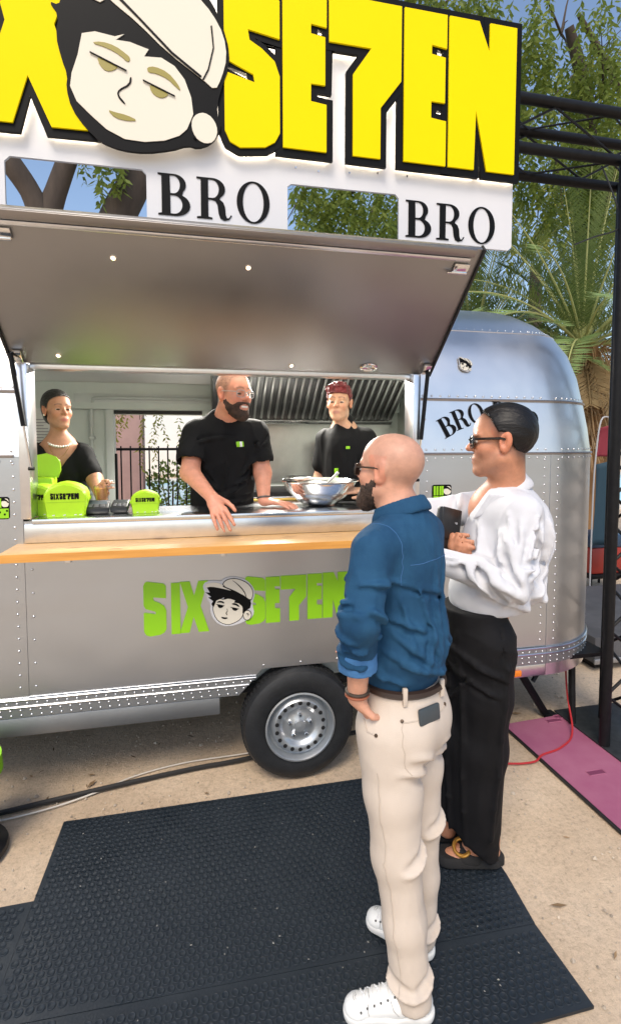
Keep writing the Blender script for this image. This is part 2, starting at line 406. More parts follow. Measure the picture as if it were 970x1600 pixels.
def rivet(p, nrm, r=.0055):
    p = Vector(p); q = Vector((0, 0, 1)).rotation_difference(Vector(nrm)); vs = []
    for rr, h in ((1, 0), (.75, .38), (.0, .6)):
        if rr == 0: vs.append(p + q @ Vector((0, 0, h * r))); continue
        for k in range(8): a = k * math.pi / 4; vs.append(p + q @ Vector((rr * r * math.cos(a), rr * r * math.sin(a), h * r)))
    f = [(k, (k + 1) % 8, 8 + (k + 1) % 8, 8 + k) for k in range(8)] + [(8 + k, 8 + (k + 1) % 8, 16) for k in range(8)]
    rv.add(vs, f)
def rivets_x(x0, x1, z, step=.042, y=Y0 - .001):
    n = max(1, round((x1 - x0) / step))
    for i in range(n + 1): rivet((x0 + (x1 - x0) * i / n, y, z), (0, -1, 0))
def rivets_z(x, z0, z1, step=.048, y=Y0 - .001):
    n = max(1, round((z1 - z0) / step))
    for i in range(n + 1): rivet((x, y, z0 + (z1 - z0) * i / n), (0, -1, 0))
def rivets_s(ss, z, lift=.001):
    for s in ss:
        a = pt(s, z, lift); b = pt(s + .01, z, lift); c = pt(s, z + .02, lift); nrm = (b - a).cross(c - a).normalized(); rivet(a, nrm)
ID = Matrix.Identity(4)
def MY(y): return Matrix.Translation((0, y, 0))
# lower front skin with wheel-arch cut and serving opening above
plate('side_panel', [[(OX0, .46), (.178, .46), (.292, .582), (.668, .582), (.782, .46), (XRC, .46), (XRC, 1.652), (OX1, 1.652), (OX1, OZ0 - .01), (OX0, OZ0 - .01)]], .012, MY(Y0 + .006), ALU, T)
shell_piece('side_panel', lin(XLC, OX0 - .001, 4), lin(.46, 1.652, 4), ALU, T, lift=.002)
shell_piece('side_panel', lin(XRC - 6.9 + 6.9, XRC + 1, 14), lin(.46, 1.652, 4), ALU, T, lift=.003)      # rounded front corner
for a, b, n in ((1.001, 2, 4), (2.001, 3, 10)): shell_piece('end_panel', lin(XRC + a, XRC + b, n), lin(.46, 1.652, 3), ALU, T)
for a, b, n in ((4.001, 5, 8), (5.001, 6, 4), (6.001, 7, 8)): shell_piece('end_panel', lin(XRC + a, XRC + b, n), lin(.46, 1.652, 3), ALU, T)
# back skin with door hole
DX0, DX1, DZ1 = -.70, .04, 1.985
plate('back_panel', [[(XLC, .46), (DX0, .46), (DX0, 1.65), (XLC, 1.65)]], .012, MY(Y1 - .006), ALU, T)
plate('back_panel', [[(DX1, .46), (XRC, .46), (XRC, 1.65), (DX1, 1.65)]], .012, MY(Y1 - .006), ALU, T)
# band between the belt mouldings, then shoulder and roof
zb, zd, zr = [1.653, 1.8, 1.94], [1.943, 2.02, 2.10, 2.17, 2.24, 2.30, 2.35], [2.352, 2.40, 2.44, 2.48, 2.515, 2.545, 2.57, 2.6, 2.62, 2.64]
shell_piece('band_panel', lin(XLC, OX0, 3), zb, ALU_UP, T, lift=.003)
shell_piece('band_panel', lin(OX1, XRC, 6) + lin(XRC, XRC + 1, 14)[1:], zb, ALU_UP, T, lift=.003)
for a, b, n in ((1.001, 2, 4), (2.001, 3, 10), (4.001, 5, 8), (5.001, 6, 4), (6.001, 7, 8)):
    shell_piece('band_panel', lin(XRC + a, XRC + b, n), zb, ALU_UP, T)
fx = lambda x: XRC + 3 + (2.455 - RC - x) / (2.455 - RC + 2.45 - RC)
shell_piece('band_panel', lin(XRC + 3.001, fx(DX1), 3), zb, ALU_UP, T); shell_piece('band_panel', lin(fx(DX0), XRC + 4, 3), zb, ALU_UP, T)
shell_piece('shoulder_panel', lin(XLC, OX0, 3), zd, ALU_UP, T, lift=.001)
shell_piece('shoulder_panel', lin(OX0 + .001, OX1 - .001, 8), [2.06] + zd[2:], ALU_UP, T, lift=.001)
shell_piece('shoulder_panel', lin(OX1, XRC, 8) + lin(XRC, XRC + 1, 16)[1:], zd, ALU_UP, T, lift=.001)
for a, b, n in ((1.001, 2, 4), (2.001, 3, 10), (3.001, 4, 8), (4.001, 5, 8), (5.001, 6, 4), (6.001, 7, 8)):
    shell_piece('shoulder_panel', lin(XRC + a, XRC + b, n), zd, ALU_UP, T)
shell_piece('roof', lin(XLC, XRC, 14) + lin(XRC, XRC + 1, 14)[1:] + lin(XRC + 1, XRC + 2, 4)[1:] + lin(XRC + 2, XRC + 3, 10)[1:] + lin(XRC + 3, XRC + 4, 8)[1:] + lin(XRC + 4, XRC + 5, 8)[1:] + lin(XRC + 5, XRC + 6, 4)[1:] + lin(XRC + 6, XRC + 7, 8)[1:], zr, ALU_UP, T, lift=.0005)
MB().box(XLC, XRC, Y0 + .96, Y1 - .96, 2.625, 2.641).build('roof_cap', ALU_UP, T)
# belt mouldings
def moulding(ss, z, r, m=ALU_TRIM, lift=.006):
    MB().tube([pt(s, z, lift) for s in ss], r, 6).build('moulding', m, T)
endS = lin(XRC, XRC + 1, 16)[1:] + lin(XRC + 1, XRC + 2, 3)[1:]
DKTRIM = mat('dull_seam_trim', (.36, .335, .33), .4, 1.)
for z, m in ((1.945, DKTRIM), (1.655, DKTRIM)):
    moulding(lin(OX1 + .03, XRC, 8) + endS, z, .0075, m); moulding(lin(XLC, OX0 - .03, 3), z, .0075, m)
moulding(lin(OX1 + .03, XRC, 6) + endS, 2.352, .0035, ALU_TRIM, .002)
# skirt: riveted strip with two rails
plate('skirt_strip', [[(XLC, .462), (.176, .462), (.262, .548), (XLC, .548)]], .006, MY(Y0 - .006), ALU_DULL, T)
plate('skirt_strip', [[(.79, .462), (XRC - .002, .462), (XRC - .002, .56), (.70, .56)]], .006, MY(Y0 - .006), ALU_DULL, T)
shell_piece('skirt_strip', lin(XRC, XRC + 1, 14) + lin(XRC + 1, XRC + 2, 3)[1:], [.462, .56], ALU_DULL, T, lift=.009)
for z, xe in ((.545, .26), (.512, .225)):
    MB().tube([(XLC, Y0 - .011, z), (xe, Y0 - .011, z)], .0045, 6).build('rail', ALU_TRIM, T)
    MB().tube([(.72, Y0 - .011, z + .01), (XRC, Y0 - .011, z + .01)] + [pt(s, z + .01, .012) for s in endS], .0045, 6).build('rail', ALU_TRIM, T)
# chassis skirt
MB().box(XLC, .082, Y0 - .004, Y0 + .03, .372, .458, bev=.003).build('chassis_skirt', ALU_DULL, T)
MB().box(.93, XRC, Y0 - .004, Y0 + .03, .392, .459, bev=.003).build('chassis_skirt', ALU_TRIM, T)
shell_piece('chassis_skirt', lin(XRC + .001, XRC + 1, 12) + lin(XRC + 1, XRC + 2, 3)[1:], [.392, .459], ALU_TRIM, T, lift=.004, th=.03)
MB().box(XLC, 2.3, Y0 + .35, Y0 + .43, .36, .45).box(XLC, 2.3, Y1 - .43, Y1 - .35, .36, .45).build('chassis_beam', BLACKM, T)
box('floor_pan', BLACKM, T, XLC - .4, 2.35, Y0 + .03, Y1 - .03, .452, .475, bev=0)
# rivets
for z in (.528,): rivets_x(-1.8, .235, z, .042, Y0 - .010); rivets_x(.76, 1.88, z + .008, .042, Y0 - .010)
for z in (.496,): rivets_x(-1.78, .20, z, .042, Y0 - .010); rivets_x(.77, 1.88, z + .008, .042, Y0 - .010)
rivets_x(-1.78, .165, .473, .042, Y0 - .010); rivets_x(.80, 1.88, .476, .042, Y0 - .010)
cs = lin(XRC + .03, XRC + .97, 17); 
for z in (.536, .504, .476): rivets_s(cs, z, .010)
rivets_z(OX0 - .035, .60, 1.62, .058, Y0 - .003); rivets_z(OX0 + .03, .60, 1.25, .118)
rivets_z(1.868, .60, 1.62, .046); 
for i in range(23): rivets_s([XRC + .055], .60 + 1.02 * i / 22, .004)
rivets_x(.3, .68, .60, .16)
for z in (1.632, 1.678, 1.965): 
    y = Y0 + inset(z) - .004 - (.003 if z > 1.65 else 0)
    rivets_x(OX1 + .05, 1.87, z, .05, y if z > 1.65 else Y0 - .001); rivets_s(cs[1:], z, .005); rivets_x(-1.8, OX0 - .04, z, .05, y - .002)
rivets_s([OX1 + .05 + .05 * i for i in range(16)], 2.37, .002); rivets_s(cs, 2.37, .002)
rivets_z(OX1 + .055, 1.40, 1.62, .05); rivets_z(OX1 + .05, 1.70, 1.93, .05, Y0 + .02)
rivets_x(-.70, 1.09, 1.285, .6)
rv.build('rivets', ALU_TRIM, T, smooth=60, kind='stuff')
# marker lamp, stabiliser leg
ml = MB().box(1.685, 1.745, Y0 - .022, Y0 - .004, .405, .44, bev=.006).build('marker_lamp', mat('amber_lens', (.85, .22, .01), .2, coat=.5), T)
lg = MB().obox((1.985, 2.74, .19), (.022, .012, .27), Matrix.Rotation(R(-33), 3, 'Y'), .003).build('support_leg', BLACKM, T)
MB().tube([(2.02, 2.76, .22), (2.2, 2.8, .42)], .014, 6).build('brace', BLACKM, lg)
MB().box(2.09, 2.17, 2.70, 2.78, .0, .012, bev=.003).build('foot', BLACKM, lg)
# wheel
wc = (.478, 2.455, .287)
wh = MB().lathe([(.150, .16), (.19, .168), (.25, .165), (.275, .150), (.2865, .125), (.287, .09), (.287, .05), (.285, .035), (.275, .012), (.255, .0), (.225, -.004), (.19, .0), (.172, .008), (.168, .03)], wc, (0, 1, 0), 72)
wheel = wh.build('wheel', mat('tyre', (.016, .017, .019), .55, var=.2, vscale=20., bump=.15, bscale=80., spec=.4), T, smooth=30)
tr = MB()
for k in range(72):
    a = 2 * math.pi * k / 72; c, s_ = math.cos(a), math.sin(a)
    for y0, y1 in ((.045, .078), (.085, .118)):
        aa = a + (.04 if y0 > .06 else 0); u = Vector((math.cos(aa), 0, math.sin(aa)))
        rot = Matrix((Vector((-u.z, 0, u.x)), Vector((0, 1, 0)), u)).transposed(); ctr = Vector(wc) + u * .288 + Vector((0, (y0 + y1) / 2, 0))
        tr.obox(ctr, (.0095, (y1 - y0) / 2, .0035), rot)
tr.build('tread', RUBBER, wheel, smooth=0, kind='stuff')
rr = MB().lathe([(.175, -.004), (.178, -.012), (.170, -.014), (.164, -.004), (.158, .028), (.150, .034), (.146, .024), (.140, .010), (.128, .000), (.112, -.001), (.100, .006), (.090, .018), (.082, .022), (.060, .020), (.045, .016), (.03, .010), (.028, -.003), (.0, -.006)], wc, (0, 1, 0), 64)
RIM = mat('silver_wheel_paint', (.50, .53, .56), .36, .75, var=.06, vscale=20.)
rim = rr.build('rim', RIM, wheel, smooth=35)
hl = MB()
for k in range(18):
    a = 2 * math.pi * (k + .5) / 18; hl.lathe([(.0105, 0), (.0, -.001)], (wc[0] + .120 * math.cos(a), wc[1] - .0035, wc[2] + .120 * math.sin(a)), (0, 1, 0), 12)
hl.build('vent_holes', SEAL, rim, kind='stuff')
for k in range(5):
    a = 2 * math.pi * k / 5 + .3; MB().lathe([(.012, .02), (.011, .002), (.007, -.002), (0, -.002)], (wc[0] + .055 * math.cos(a), wc[1], wc[2] + .055 * math.sin(a)), (0, 1, 0), 6).build('lug_nut', CHROME, rim)
MB().tube([(.478, 2.6, .287), (.478, 4.5, .287)], .03, 8).build('axle', BLACKM, T)
MB().lathe([(.150, .16), (.25, .165), (.287, .09), (.275, .012), (.225, -.004), (.17, .01), (0, .02)], (.478, 4.45, .287), (0, 1, 0), 40).build('wheel', RUBBER, T)
MB().box(.16, .80, Y0 + .2, Y0 + .215, .42, .60).box(.16, .80, Y0 + .013, Y0 + .21, .592, .602).build('wheel_arch', SEAL, T)

# serving opening: jambs, sill, shelf
MB().box(OX0 - .006, OX0 + .038, Y0 - .014, Y0 + .10, OZ0, OZ1 + .02, bev=.004).build('window_jamb', ALU_TRIM, T)
MB().box(OX1 - .034, OX1 + .008, Y0 - .014, Y0 + .10, OZ0, OZ1 + .02, bev=.004).build('window_jamb', ALU_TRIM, T)
MB().box(OX0 + .039, OX1 - .035, Y0 + .02, Y0 + .10, OZ1, OZ1 + .04, bev=.004).build('window_head', ALU_TRIM, T)
MB().box(OX0 + .039, OX1 - .035, Y0 - .020, Y0 + .36, OZ0 - .022, OZ0, bev=.003).build('sill', mat('sill_metal', (.70, .72, .74), .24, 1., var=.04, vscale=6.), T)
MB().box(OX0 + .005, OX1 - .002, Y0 - .012, Y0 - .001, 1.264, OZ0 - .023, bev=.002).build('sill_apron', ALU_TRIM, T)
shf = MB().box(-.805, .93, 2.262, Y0 - .002, 1.226, 1.262, bev=.003).build('wooden_shelf', WOOD, T)
MB().box(-.8052, .9302, 2.2585, 2.2615, 1.2275, 1.2605).build('shelf_edge', WOODE, shf, smooth=0)
for x in (-.55, .1, .75): MB().obox((x, 2.40, 1.215), (.012, .095, .010), None, .002).build('shelf_bracket', ALU_TRIM, T)

# hatch
hy, hz, ly, lz = 2.497, 2.064, 1.982, 2.517
hv = Vector((0, ly - hy, lz - hz)); HL = hv.length; hv.normalize(); hn = Vector((1, 0, 0)).cross(hv).normalized()
if hn.z < 0: hn = -hn
HX0, HX1 = -.795, 1.166
def HM(t=0.): # local x, depth outward(below), along the hatch
    m = Matrix((Vector((1, 0, 0)), hn, hv)).transposed().to_4x4(); m.translation = Vector((0, hy, hz)); return m
hrot = Matrix((Vector((1, 0, 0)), hn, hv)).transposed()
def hp(x, u, w=0.): return Vector((x, hy, hz)) + hv * u + hn * w
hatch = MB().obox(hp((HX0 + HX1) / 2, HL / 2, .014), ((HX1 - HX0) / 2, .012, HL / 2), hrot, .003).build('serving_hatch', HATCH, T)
MB().obox(hp((HX0 + HX1) / 2, HL - .018, -.002), ((HX1 - HX0) / 2 - .03, .006, .017), hrot, .002).build('hatch_lip', mat('lip_dull', (.34, .32, .31), .4, 1.), hatch)
MB().obox(hp((HX0 + HX1) / 2 - .01, HL - .046, -.004), ((HX1 - HX0) / 2 - .035, .007, .0085), hrot, .003).build('hatch_rail', ALU_TRIM, hatch)
for x, nm in ((HX1 + .005, 'R'), (HX0 - .005, 'L')):
    MB().obox(hp(x, HL / 2, .012), (.005, .020, HL / 2 + .003), hrot, .002).build('rubber_edge', SEAL, hatch)
    sgn = -1 if nm == 'R' else 1
    MB().obox(hp(x + sgn * .035, .045, -.008), (.02, .008, .03), hrot, .003).build('bracket', CHROME, hatch)
    MB().tube([hp(x + sgn * .02, .05, -.012), hp(x + sgn * .02, .02, -.02)], .006, 8).build('pin', CHROME, hatch)
def strut(a, b):
    a, b = Vector(a), Vector(b); m = a.lerp(b, .62)
    o = MB().tube([a, m], .0105, 10).build('gas_strut', BLACKM, T); MB().tube([m, b], .0045, 8).build('strut_rod', CHROME, o)
    MB().tube([b - Vector((.012, 0, 0)), b + Vector((.012, 0, 0))], .008, 8).build('strut_end', BLACKM, o)
strut(hp(HX0 + .012, .07, -.02), (OX0 + .045, Y0 - .018, 1.60)); strut(hp(HX1 - .022, .035, -.02), (OX1 - .012, Y0 - .022, 1.52))
for x, u in ((HX1 - .07, HL - .085), (HX0 + .12, HL - .085)):
    la = MB().obox(hp(x, u, -.006), (.034, .005, .02), hrot, .003).build('latch', CHROME, hatch)
    MB().tube([hp(x - .06, u - .02, -.012), hp(x + .03, u - .02, -.012)], .006, 8).build('bolt', CHROME, la)
MB().lathe([(.045, 0), (.045, .004), (.036, .006), (.030, .001), (.0, .001)], (0, 0, 0), (0, 0, 1), 24)
ph = MB().lathe([(.030, 0), (.030, .004), (.024, .006), (.019, .002), (0, .002)], (0, 0, 0), (0, 0, 1), 24)
M_ = Matrix.Translation(hp(.83, .04, 0)) @ (Matrix((Vector((1, 0, 0)), hv, -hn)).transposed().to_4x4()) @ Matrix.Diagonal((1.5, .9, 1, 1))
ph.v = [tuple(M_ @ Vector(p)) for p in ph.v]; ph.build('hatch_handle', CHROME, hatch)
for x, u in ((-.31, .53), (-.60, .05), (.44, .035), (.2, .53)):
    sp_ = MB().lathe([(.012, 0), (.012, .003), (.009, .004)], (0, 0, 0), (0, 0, 1), 16); d_ = MB().lathe([(.0085, .0025), (0, .0025)], (0, 0, 0), (0, 0, 1), 16)
    M_ = Matrix.Translation(hp(x, u, 0.001)) @ (Matrix((Vector((1, 0, 0)), hv, -hn)).transposed().to_4x4())
    for q in (sp_, d_): q.v = [tuple(M_ @ Vector(p)) for p in q.v]
    so = sp_.build('downlight', CHROME, hatch); d_.build('lens', LEDSPOT, so)

# interior
MB().box(XLC - .35, DX0, Y1 - .09, Y1 - .05, .476, 1.985).build('inner_wall', WALLI, T, smooth=0)
MB().box(DX1, 2.30, Y1 - .09, Y1 - .05, .476, 1.985).build('inner_wall', WALLI, T, smooth=0)
MB().box(XLC, 1.80, Y1 - .14, Y1 - .10, DZ1 + .001, 2.20).build('inner_wall', WALLI, T, smooth=0)
MB().box(XLC - .20, XLC - .17, Y0 + .21, Y1 - .15, .476, 2.20).build('inner_wall', WALLI, T, smooth=0)
MB().box(1.80, 1.83, Y0 + .26, Y1 - .091, .476, 2.30).build('inner_wall', WALLI, T, smooth=0)
MB().box(XLC - .1, 1.79, Y0 + .38, Y1 - .38, 2.405, 2.42).build('ceiling', WALLI, T, smooth=0)
MB().box(XLC - .1, OX0 - .01, Y0 + .10, Y0 + .12, .476, 2.04).box(OX1 + .01, 1.79, Y0 + .10, Y0 + .12, .476, 2.04).box(OX0 - .01, OX1 + .01, Y0 + .10, Y0 + .12, OZ1 + .04, 2.08).box(OX0 - .01, OX1 + .01, Y0 + .10, Y0 + .12, .476, 1.34).build('inner_front_wall', WALLI, T, smooth=0)
box('inner_floor', mat('grey_vinyl_floor', (.18, .18, .18), .6), T, XLC - .3, 1.79, Y0 + .12, Y1 - .09, .476, .49, bev=0)
# door frame and track
FR = mat('door_frame_paint', (.62, .65, .63), .4)
dfm = MB().box(DX0 - .05, DX0 + .012, Y1 - .12, Y1 - .01, .49, DZ1 + .05, bev=.004).build('door_frame', FR, T)
MB().box(DX1 - .012, DX1 + .05, Y1 - .12, Y1 - .01, .49, DZ1 + .05, bev=.004).build('jamb', FR, dfm)
MB().box(DX0 + .013, DX1 - .013, Y1 - .12, Y1 - .01, DZ1 - .005, DZ1 + .05, bev=.004).build('lintel', FR, dfm)
MB().box(DX0 + .014, DX1 - .014, Y1 - .10, Y1 - .06, DZ1 - .035, DZ1 - .006).build('gasket', SEAL, dfm)
MB().box(DX0 - .28, DX1 + .22, Y1 - .145, Y1 - .121, DZ1 + .055, DZ1 + .125, bev=.005).build('door_track', FR, T)
MB().box(DX0 + .013, DX0 + .03, Y1 - .10, Y1 - .06, 1.15, 1.62, bev=.003).build('hinge', BLACKM, dfm)
# conduit
PIPE = mat('grey_conduit', (.50, .53, .51), .35)
MB().tube(smooth_path([(-.40, Y1 - .105, 2.40), (-.40, Y1 - .105, 2.24), (-.385, Y1 - .105, 2.20), (-.34, Y1 - .105, 2.185), (.0, Y1 - .105, 2.185), (.06, Y1 - .105, 2.20), (.06, Y1 - .105, 2.24)], 5), .013, 8).build('conduit', PIPE, T)
MB().tube(smooth_path([(-.86, Y1 - .115, 1.15), (-.86, Y1 - .115, 1.95), (-.84, Y1 - .135, 2.05), (-.77, Y1 - .16, 2.075), (-.3, Y1 - .16, 2.075), (.1, Y1 - .16, 2.075)], 5), .016, 8).build('conduit', PIPE, T)
for x, z in ((-.33, 2.185), (-.1, 2.185)): MB().box(x - .01, x + .01, Y1 - .122, Y1 - .091, z - .02, z + .02, bev=.002).build('clip', PIPE, T)
for z in (1.3, 1.75): MB().box(-.885, -.835, Y1 - .135, Y1 - .091, z - .012, z + .012, bev=.002).build('clip', PIPE, T)
# notice board and small shelf
nb = MB().box(-1.36, -1.08, Y1 - .115, Y1 - .092, 1.62, 2.02, bev=.003).build('notice_frame', FR, T)
MB().box(-1.34, -1.13, Y1 - .118, Y1 - .1155, 1.66, 1.99).build('paper', mat('paper', (.72, .70, .68), .7, var=.06, vscale=30., stretch=(1, 1, 6)), nb, smooth=0)
for i in range(9): MB().box(-1.32, -1.32 + random.uniform(.1, .17), Y1 - .1192, Y1 - .1185, 1.70 + i * .024, 1.708 + i * .024).build('print_line', mat('grey_ink', (.35, .33, .34), .7), nb, smooth=0)
MB().box(-1.42, -.98, Y1 - .22, Y1 - .092, 1.545, 1.565, bev=.003).build('wall_shelf', STEEL, T)
MB().box(-1.72, -1.42, Y1 - .20, Y1 - .10, 1.70, 2.02, bev=.004).build('wall_cabinet', mat('cardboard', (.42, .27, .15), .8, var=.08, vscale=8.), T)
MB().box(-1.36, -1.10, Y1 - .16, Y1 - .095, 1.10, 1.50, bev=.01).build('wall_dispenser', FR, T)
# cooking side: hood, splashback, range
hd = MB()
hx0, hx1 = .10, 1.62
hd.add([(hx0, 3.70, 2.40), (hx1, 3.70, 2.40), (hx1, 3.70, 2.29), (hx0, 3.70, 2.29), (hx0, 4.22, 1.885), (hx1, 4.22, 1.885), (hx0, 4.49, 1.885), (hx1, 4.49, 1.885), (hx0, 4.49, 2.40), (hx1, 4.49, 2.40)],
       [(0, 3, 2, 1), (3, 4, 5, 2), (4, 6, 7, 5), (0, 8, 6, 4, 3), (1, 2, 5, 7, 9), (8, 9, 7, 6), (0, 1, 9, 8)])
hood = hd.build('extractor_hood', mat('hood_dark_steel', (.10, .10, .10), .35, 1.), T, smooth=0)
A_, B_ = Vector((0, 3.70, 2.29)), Vector((0, 4.22, 1.885)); dd = (B_ - A_).normalized(); nn = Vector((0, -dd.z, dd.y)); nn = nn if nn.y < 0 else -nn
L_ = (B_ - A_).length; rot_ = Matrix((Vector((1, 0, 0)), nn, dd)).transposed()
for i in range(26):
    x = hx0 + .05 + i * (hx1 - hx0 - .1) / 25
    MB().obox(Vector((x, 0, 0)) + A_ + dd * (L_ * .5) + nn * .012, (.009, .012, L_ * .40), rot_, .002).build('baffle', mat('baffle_steel', (.42, .42, .41), .3, 1.), hood)
MB().obox(Vector(((hx0 + hx1) / 2, 0, 0)) + A_ + dd * (L_ * .96) + nn * .012, ((hx1 - hx0) / 2, .018, .022), rot_, .003).build('grease_rail', STEEL, hood)
MB().obox(Vector(((hx0 + hx1) / 2, 0, 0)) + A_ + dd * (L_ * .04) + nn * .012, ((hx1 - hx0) / 2, .012, .018), rot_, .003).build('hood_rail', STEEL, hood)
tl = MB().box(.10, .95, 3.655, 3.685, 2.335, 2.36, bev=.004).build('strip_light', mat('tube_light', (1, 1, 1), .5, emit=(1., .96, .88), estr=6.), T)
ld = bpy.data.lights.new('strip_light_glow', 'AREA'); ld.shape = 'RECTANGLE'; ld.size = 1.2; ld.size_y = .05; ld.energy = 60; ld.color = (1, .95, .86)
lo = bpy.data.objects.new('strip_light_glow', ld); col.objects.link(lo); lo.parent = tl; lo.location = (.4, 3.63, 2.33); lo.rotation_euler = (R(-35), 0, 0)
MB().box(.08, 1.72, Y1 - .112, Y1 - .0925, 1.36, 1.884).build('splashback', mat('splash_steel', (.50, .50, .48), .38, 1., var=.12, vscale=4., bump=.04, bscale=20.), T, smooth=0)
rg = MB().box(.10, 1.66, 3.85, 4.48, .49, 1.30, bev=.004).build('range', STEEL, T)

for i in range(4): MB().box(.16 + i * .37, .48 + i * .37, 3.90, 4.40, 1.301, 1.335, bev=.004).build('burner', BLACKM, rg)
MB().tube([(.16, 3.84, 1.28), (1.6, 3.84, 1.28)], .012, 8).build('rail', mat('brass', (.6, .42, .12), .3, 1.), rg)
MB().box(1.02, 1.74, Y1 - .55, Y1 - .115, 1.34, 1.72, bev=.01).build('grey_appliance', mat('grey_enamel', (.20, .21, .20), .4), T)
MB().box(1.52, 1.62, 2.9, 3.0, 1.86, 1.98, bev=.02).build('wall_speaker', BLACKM, T)

# ------------------------------------------------------------------ graphics
def emblem(prefix, M, s, parent, step=.003, big=False):
    """cartoon head with cap: flat layers, outline coordinates in drawing units"""
    C0 = (405, 180); par = [parent]
    def pl_(nm, pts, lay, m, smooth=1, holes=()):
        lay = lay + 1 if lay else 0
        lp = [[((x - C0[0]) * s, -(y - C0[1]) * s) for x, y in (chaikin(q, smooth) if smooth else q)] for q in (pts, *holes)]
        return plate(nm, lp, step, M @ Matrix.Translation((0, -step * (lay + .5), 0)), m, par[0])
    sil = [(293, 97), (306, 80), (345, 76), (374, 84), (388, 70), (420, 63), (458, 69), (495, 88), (519, 118), (527, 150), (514, 190), (516, 210), (522, 238), (508, 264), (478, 273), (452, 284), (402, 293), (362, 280), (336, 250), (323, 212), (326, 182), (312, 160), (308, 140), (297, 118)]
    par[0] = pl_('emblem', sil, 0, BLACKA if big else WHITEP)
    hair = [(308, 100), (330, 96), (372, 104), (420, 120), (500, 172), (508, 190), (503, 212), (486, 222), (478, 240), (468, 232), (470, 205), (452, 188), (430, 182), (438, 172), (405, 160), (382, 166), (388, 155), (352, 168), (338, 200), (330, 182), (338, 170), (316, 152), (330, 150), (304, 128), (324, 130)]
    face = [(346, 172), (362, 160), (385, 168), (408, 162), (440, 176), (455, 190), (470, 206), (472, 238), (458, 262), (430, 277), (402, 283), (372, 272), (350, 250), (338, 215), (338, 196)]
    pl_('outline', offset_poly(face, 3.), .01, BLACKA)
    pl_('face', face, 1, CREAM)
    pl_('hair', hair, 2, BLACKA, 0)
    pl_('outline', ellipse(490, 245, 20, 24, 24), 2.5, BLACKA, 0); pl_('ear', ellipse(490, 245, 17, 21, 24), 3.5, CREAM, 0)
    pl_('ear_line', [(483, 240), (492, 234), (498, 242), (491, 252), (494, 243), (490, 239)], 4.5, BLACKA)
    cap = [(380, 100), (392, 80), (422, 72), (456, 78), (490, 96), (511, 122), (516, 150), (506, 178), (470, 152), (430, 128)]
    pl_('outline', offset_poly(cap, 3.), 2.2, BLACKA); pl_('cap_crown', cap, 3.2, CREAM)
    pl_('cap_brim', [(302, 97), (312, 86), (345, 83), (376, 93), (384, 104), (430, 130), (372, 112), (330, 102), (306, 106)], 4.2, CREAM)
    pl_('cap_seam', [(418, 74), (448, 96), (478, 130), (488, 164), (486, 164), (474, 132), (446, 99)], 5, BLACKA, 1)
    pl_('cap_seam', [(382, 102), (432, 126), (472, 150), (506, 176), (505, 180), (470, 155), (430, 131), (381, 106)], 5, BLACKA, 0)
    if big: pl_('cap_seam', [(488, 96), (500, 128), (502, 172), (505, 174), (504, 126), (491, 97)], 5, BLACKA, 0)
    dk = OLIVE if big else BLACKA
    pl_('brow', [(352, 178), (362, 170), (378, 172), (388, 180), (386, 184), (374, 178), (362, 177)], 3, dk); pl_('brow', [(418, 188), (430, 184), (446, 190), (456, 202), (452, 204), (440, 196), (428, 192)], 3, dk)
    pl_('eye', [(356, 186), (370, 188), (384, 194), (378, 202), (366, 204), (358, 196)], 3, dk); pl_('eye', [(420, 204), (434, 206), (448, 212), (442, 220), (430, 220), (422, 212)], 3, dk)
    pl_('eyelid', [(350, 183), (388, 193), (388, 195), (350, 185)], 4, BLACKA, 0); pl_('eyelid', [(414, 201), (452, 212), (452, 214), (414, 203)], 4, BLACKA, 0)
    pl_('nose', [(398, 208), (400, 220), (392, 228), (396, 236), (401, 238), (398, 233), (395, 228), (402, 221), (400, 208)], 3, BLACKA, 1)
    pl_('mouth', [(372, 244), (384, 247), (404, 250), (394, 256), (382, 254), (375, 250)], 3, dk)
def word(letters, M, depth, m, parent, name='letter'):
    for ch, x0, x1, z0, z1 in letters:
        w = BLOCK_W[ch]; p = [(x0 + x / w * (x1 - x0), z0 + z * (z1 - z0)) for x, z in BLOCK[ch]]
        plate(name, [p], depth, M, m, parent)
# lime lettering on the side
word([('S', -.268, -.165, .792, 1.045), ('I', -.142, -.100, .795, 1.045), ('X', -.104, .035, .797, 1.048), ('S', .208, .310, .812, 1.045), ('E', .312, .384, .816, 1.048), ('7', .388, .518, .818, 1.05), ('E', .524, .600, .82, 1.052), ('N', .604, .735, .82, 1.054)], MY(Y0 - .003), .004, LIME, T)
emblem('side', Matrix.Translation((.128, Y0 - .0055, .935)), .00108, T, .0012)
def bro(x, z, h, M, m, parent, depth=.004, gap=.06, rots=None):
    cx = x
    for ch in 'BRO':
        lp = [[(cx + px * h, z + pz * h) for px, pz in q] for q in GLYPH[ch]]
        plate('serif_letter', lp, depth, M, m, parent); cx += (GLYPH_W[ch] + gap) * h
# arched serif lettering on the band
def band_letter(ch, x, z, tilt, h):
    y = Y0 + inset(z) - .006; sl = math.atan2(.05, .29)
    M = Matrix.Translation((x, y, z)) @ Matrix.Rotation(-sl, 4, 'X') @ Matrix.Rotation(R(tilt), 4, 'Y')
    w = GLYPH_W[ch]; lp = [[((px - w / 2) * h, (pz - .5) * h) for px, pz in q] for q in GLYPH[ch]]
    plate('serif_letter', lp, .003, M, BLACKA, T)
for ch, x, z, t in (('B', 1.288, 1.802, -27), ('R', 1.368, 1.842, -20), ('O', 1.462, 1.872, -12), ('B', 1.60, 1.885, 6), ('R', 1.70, 1.87, 14), ('O', 1.79, 1.835, 22)): band_letter(ch, x, z, t, .108)
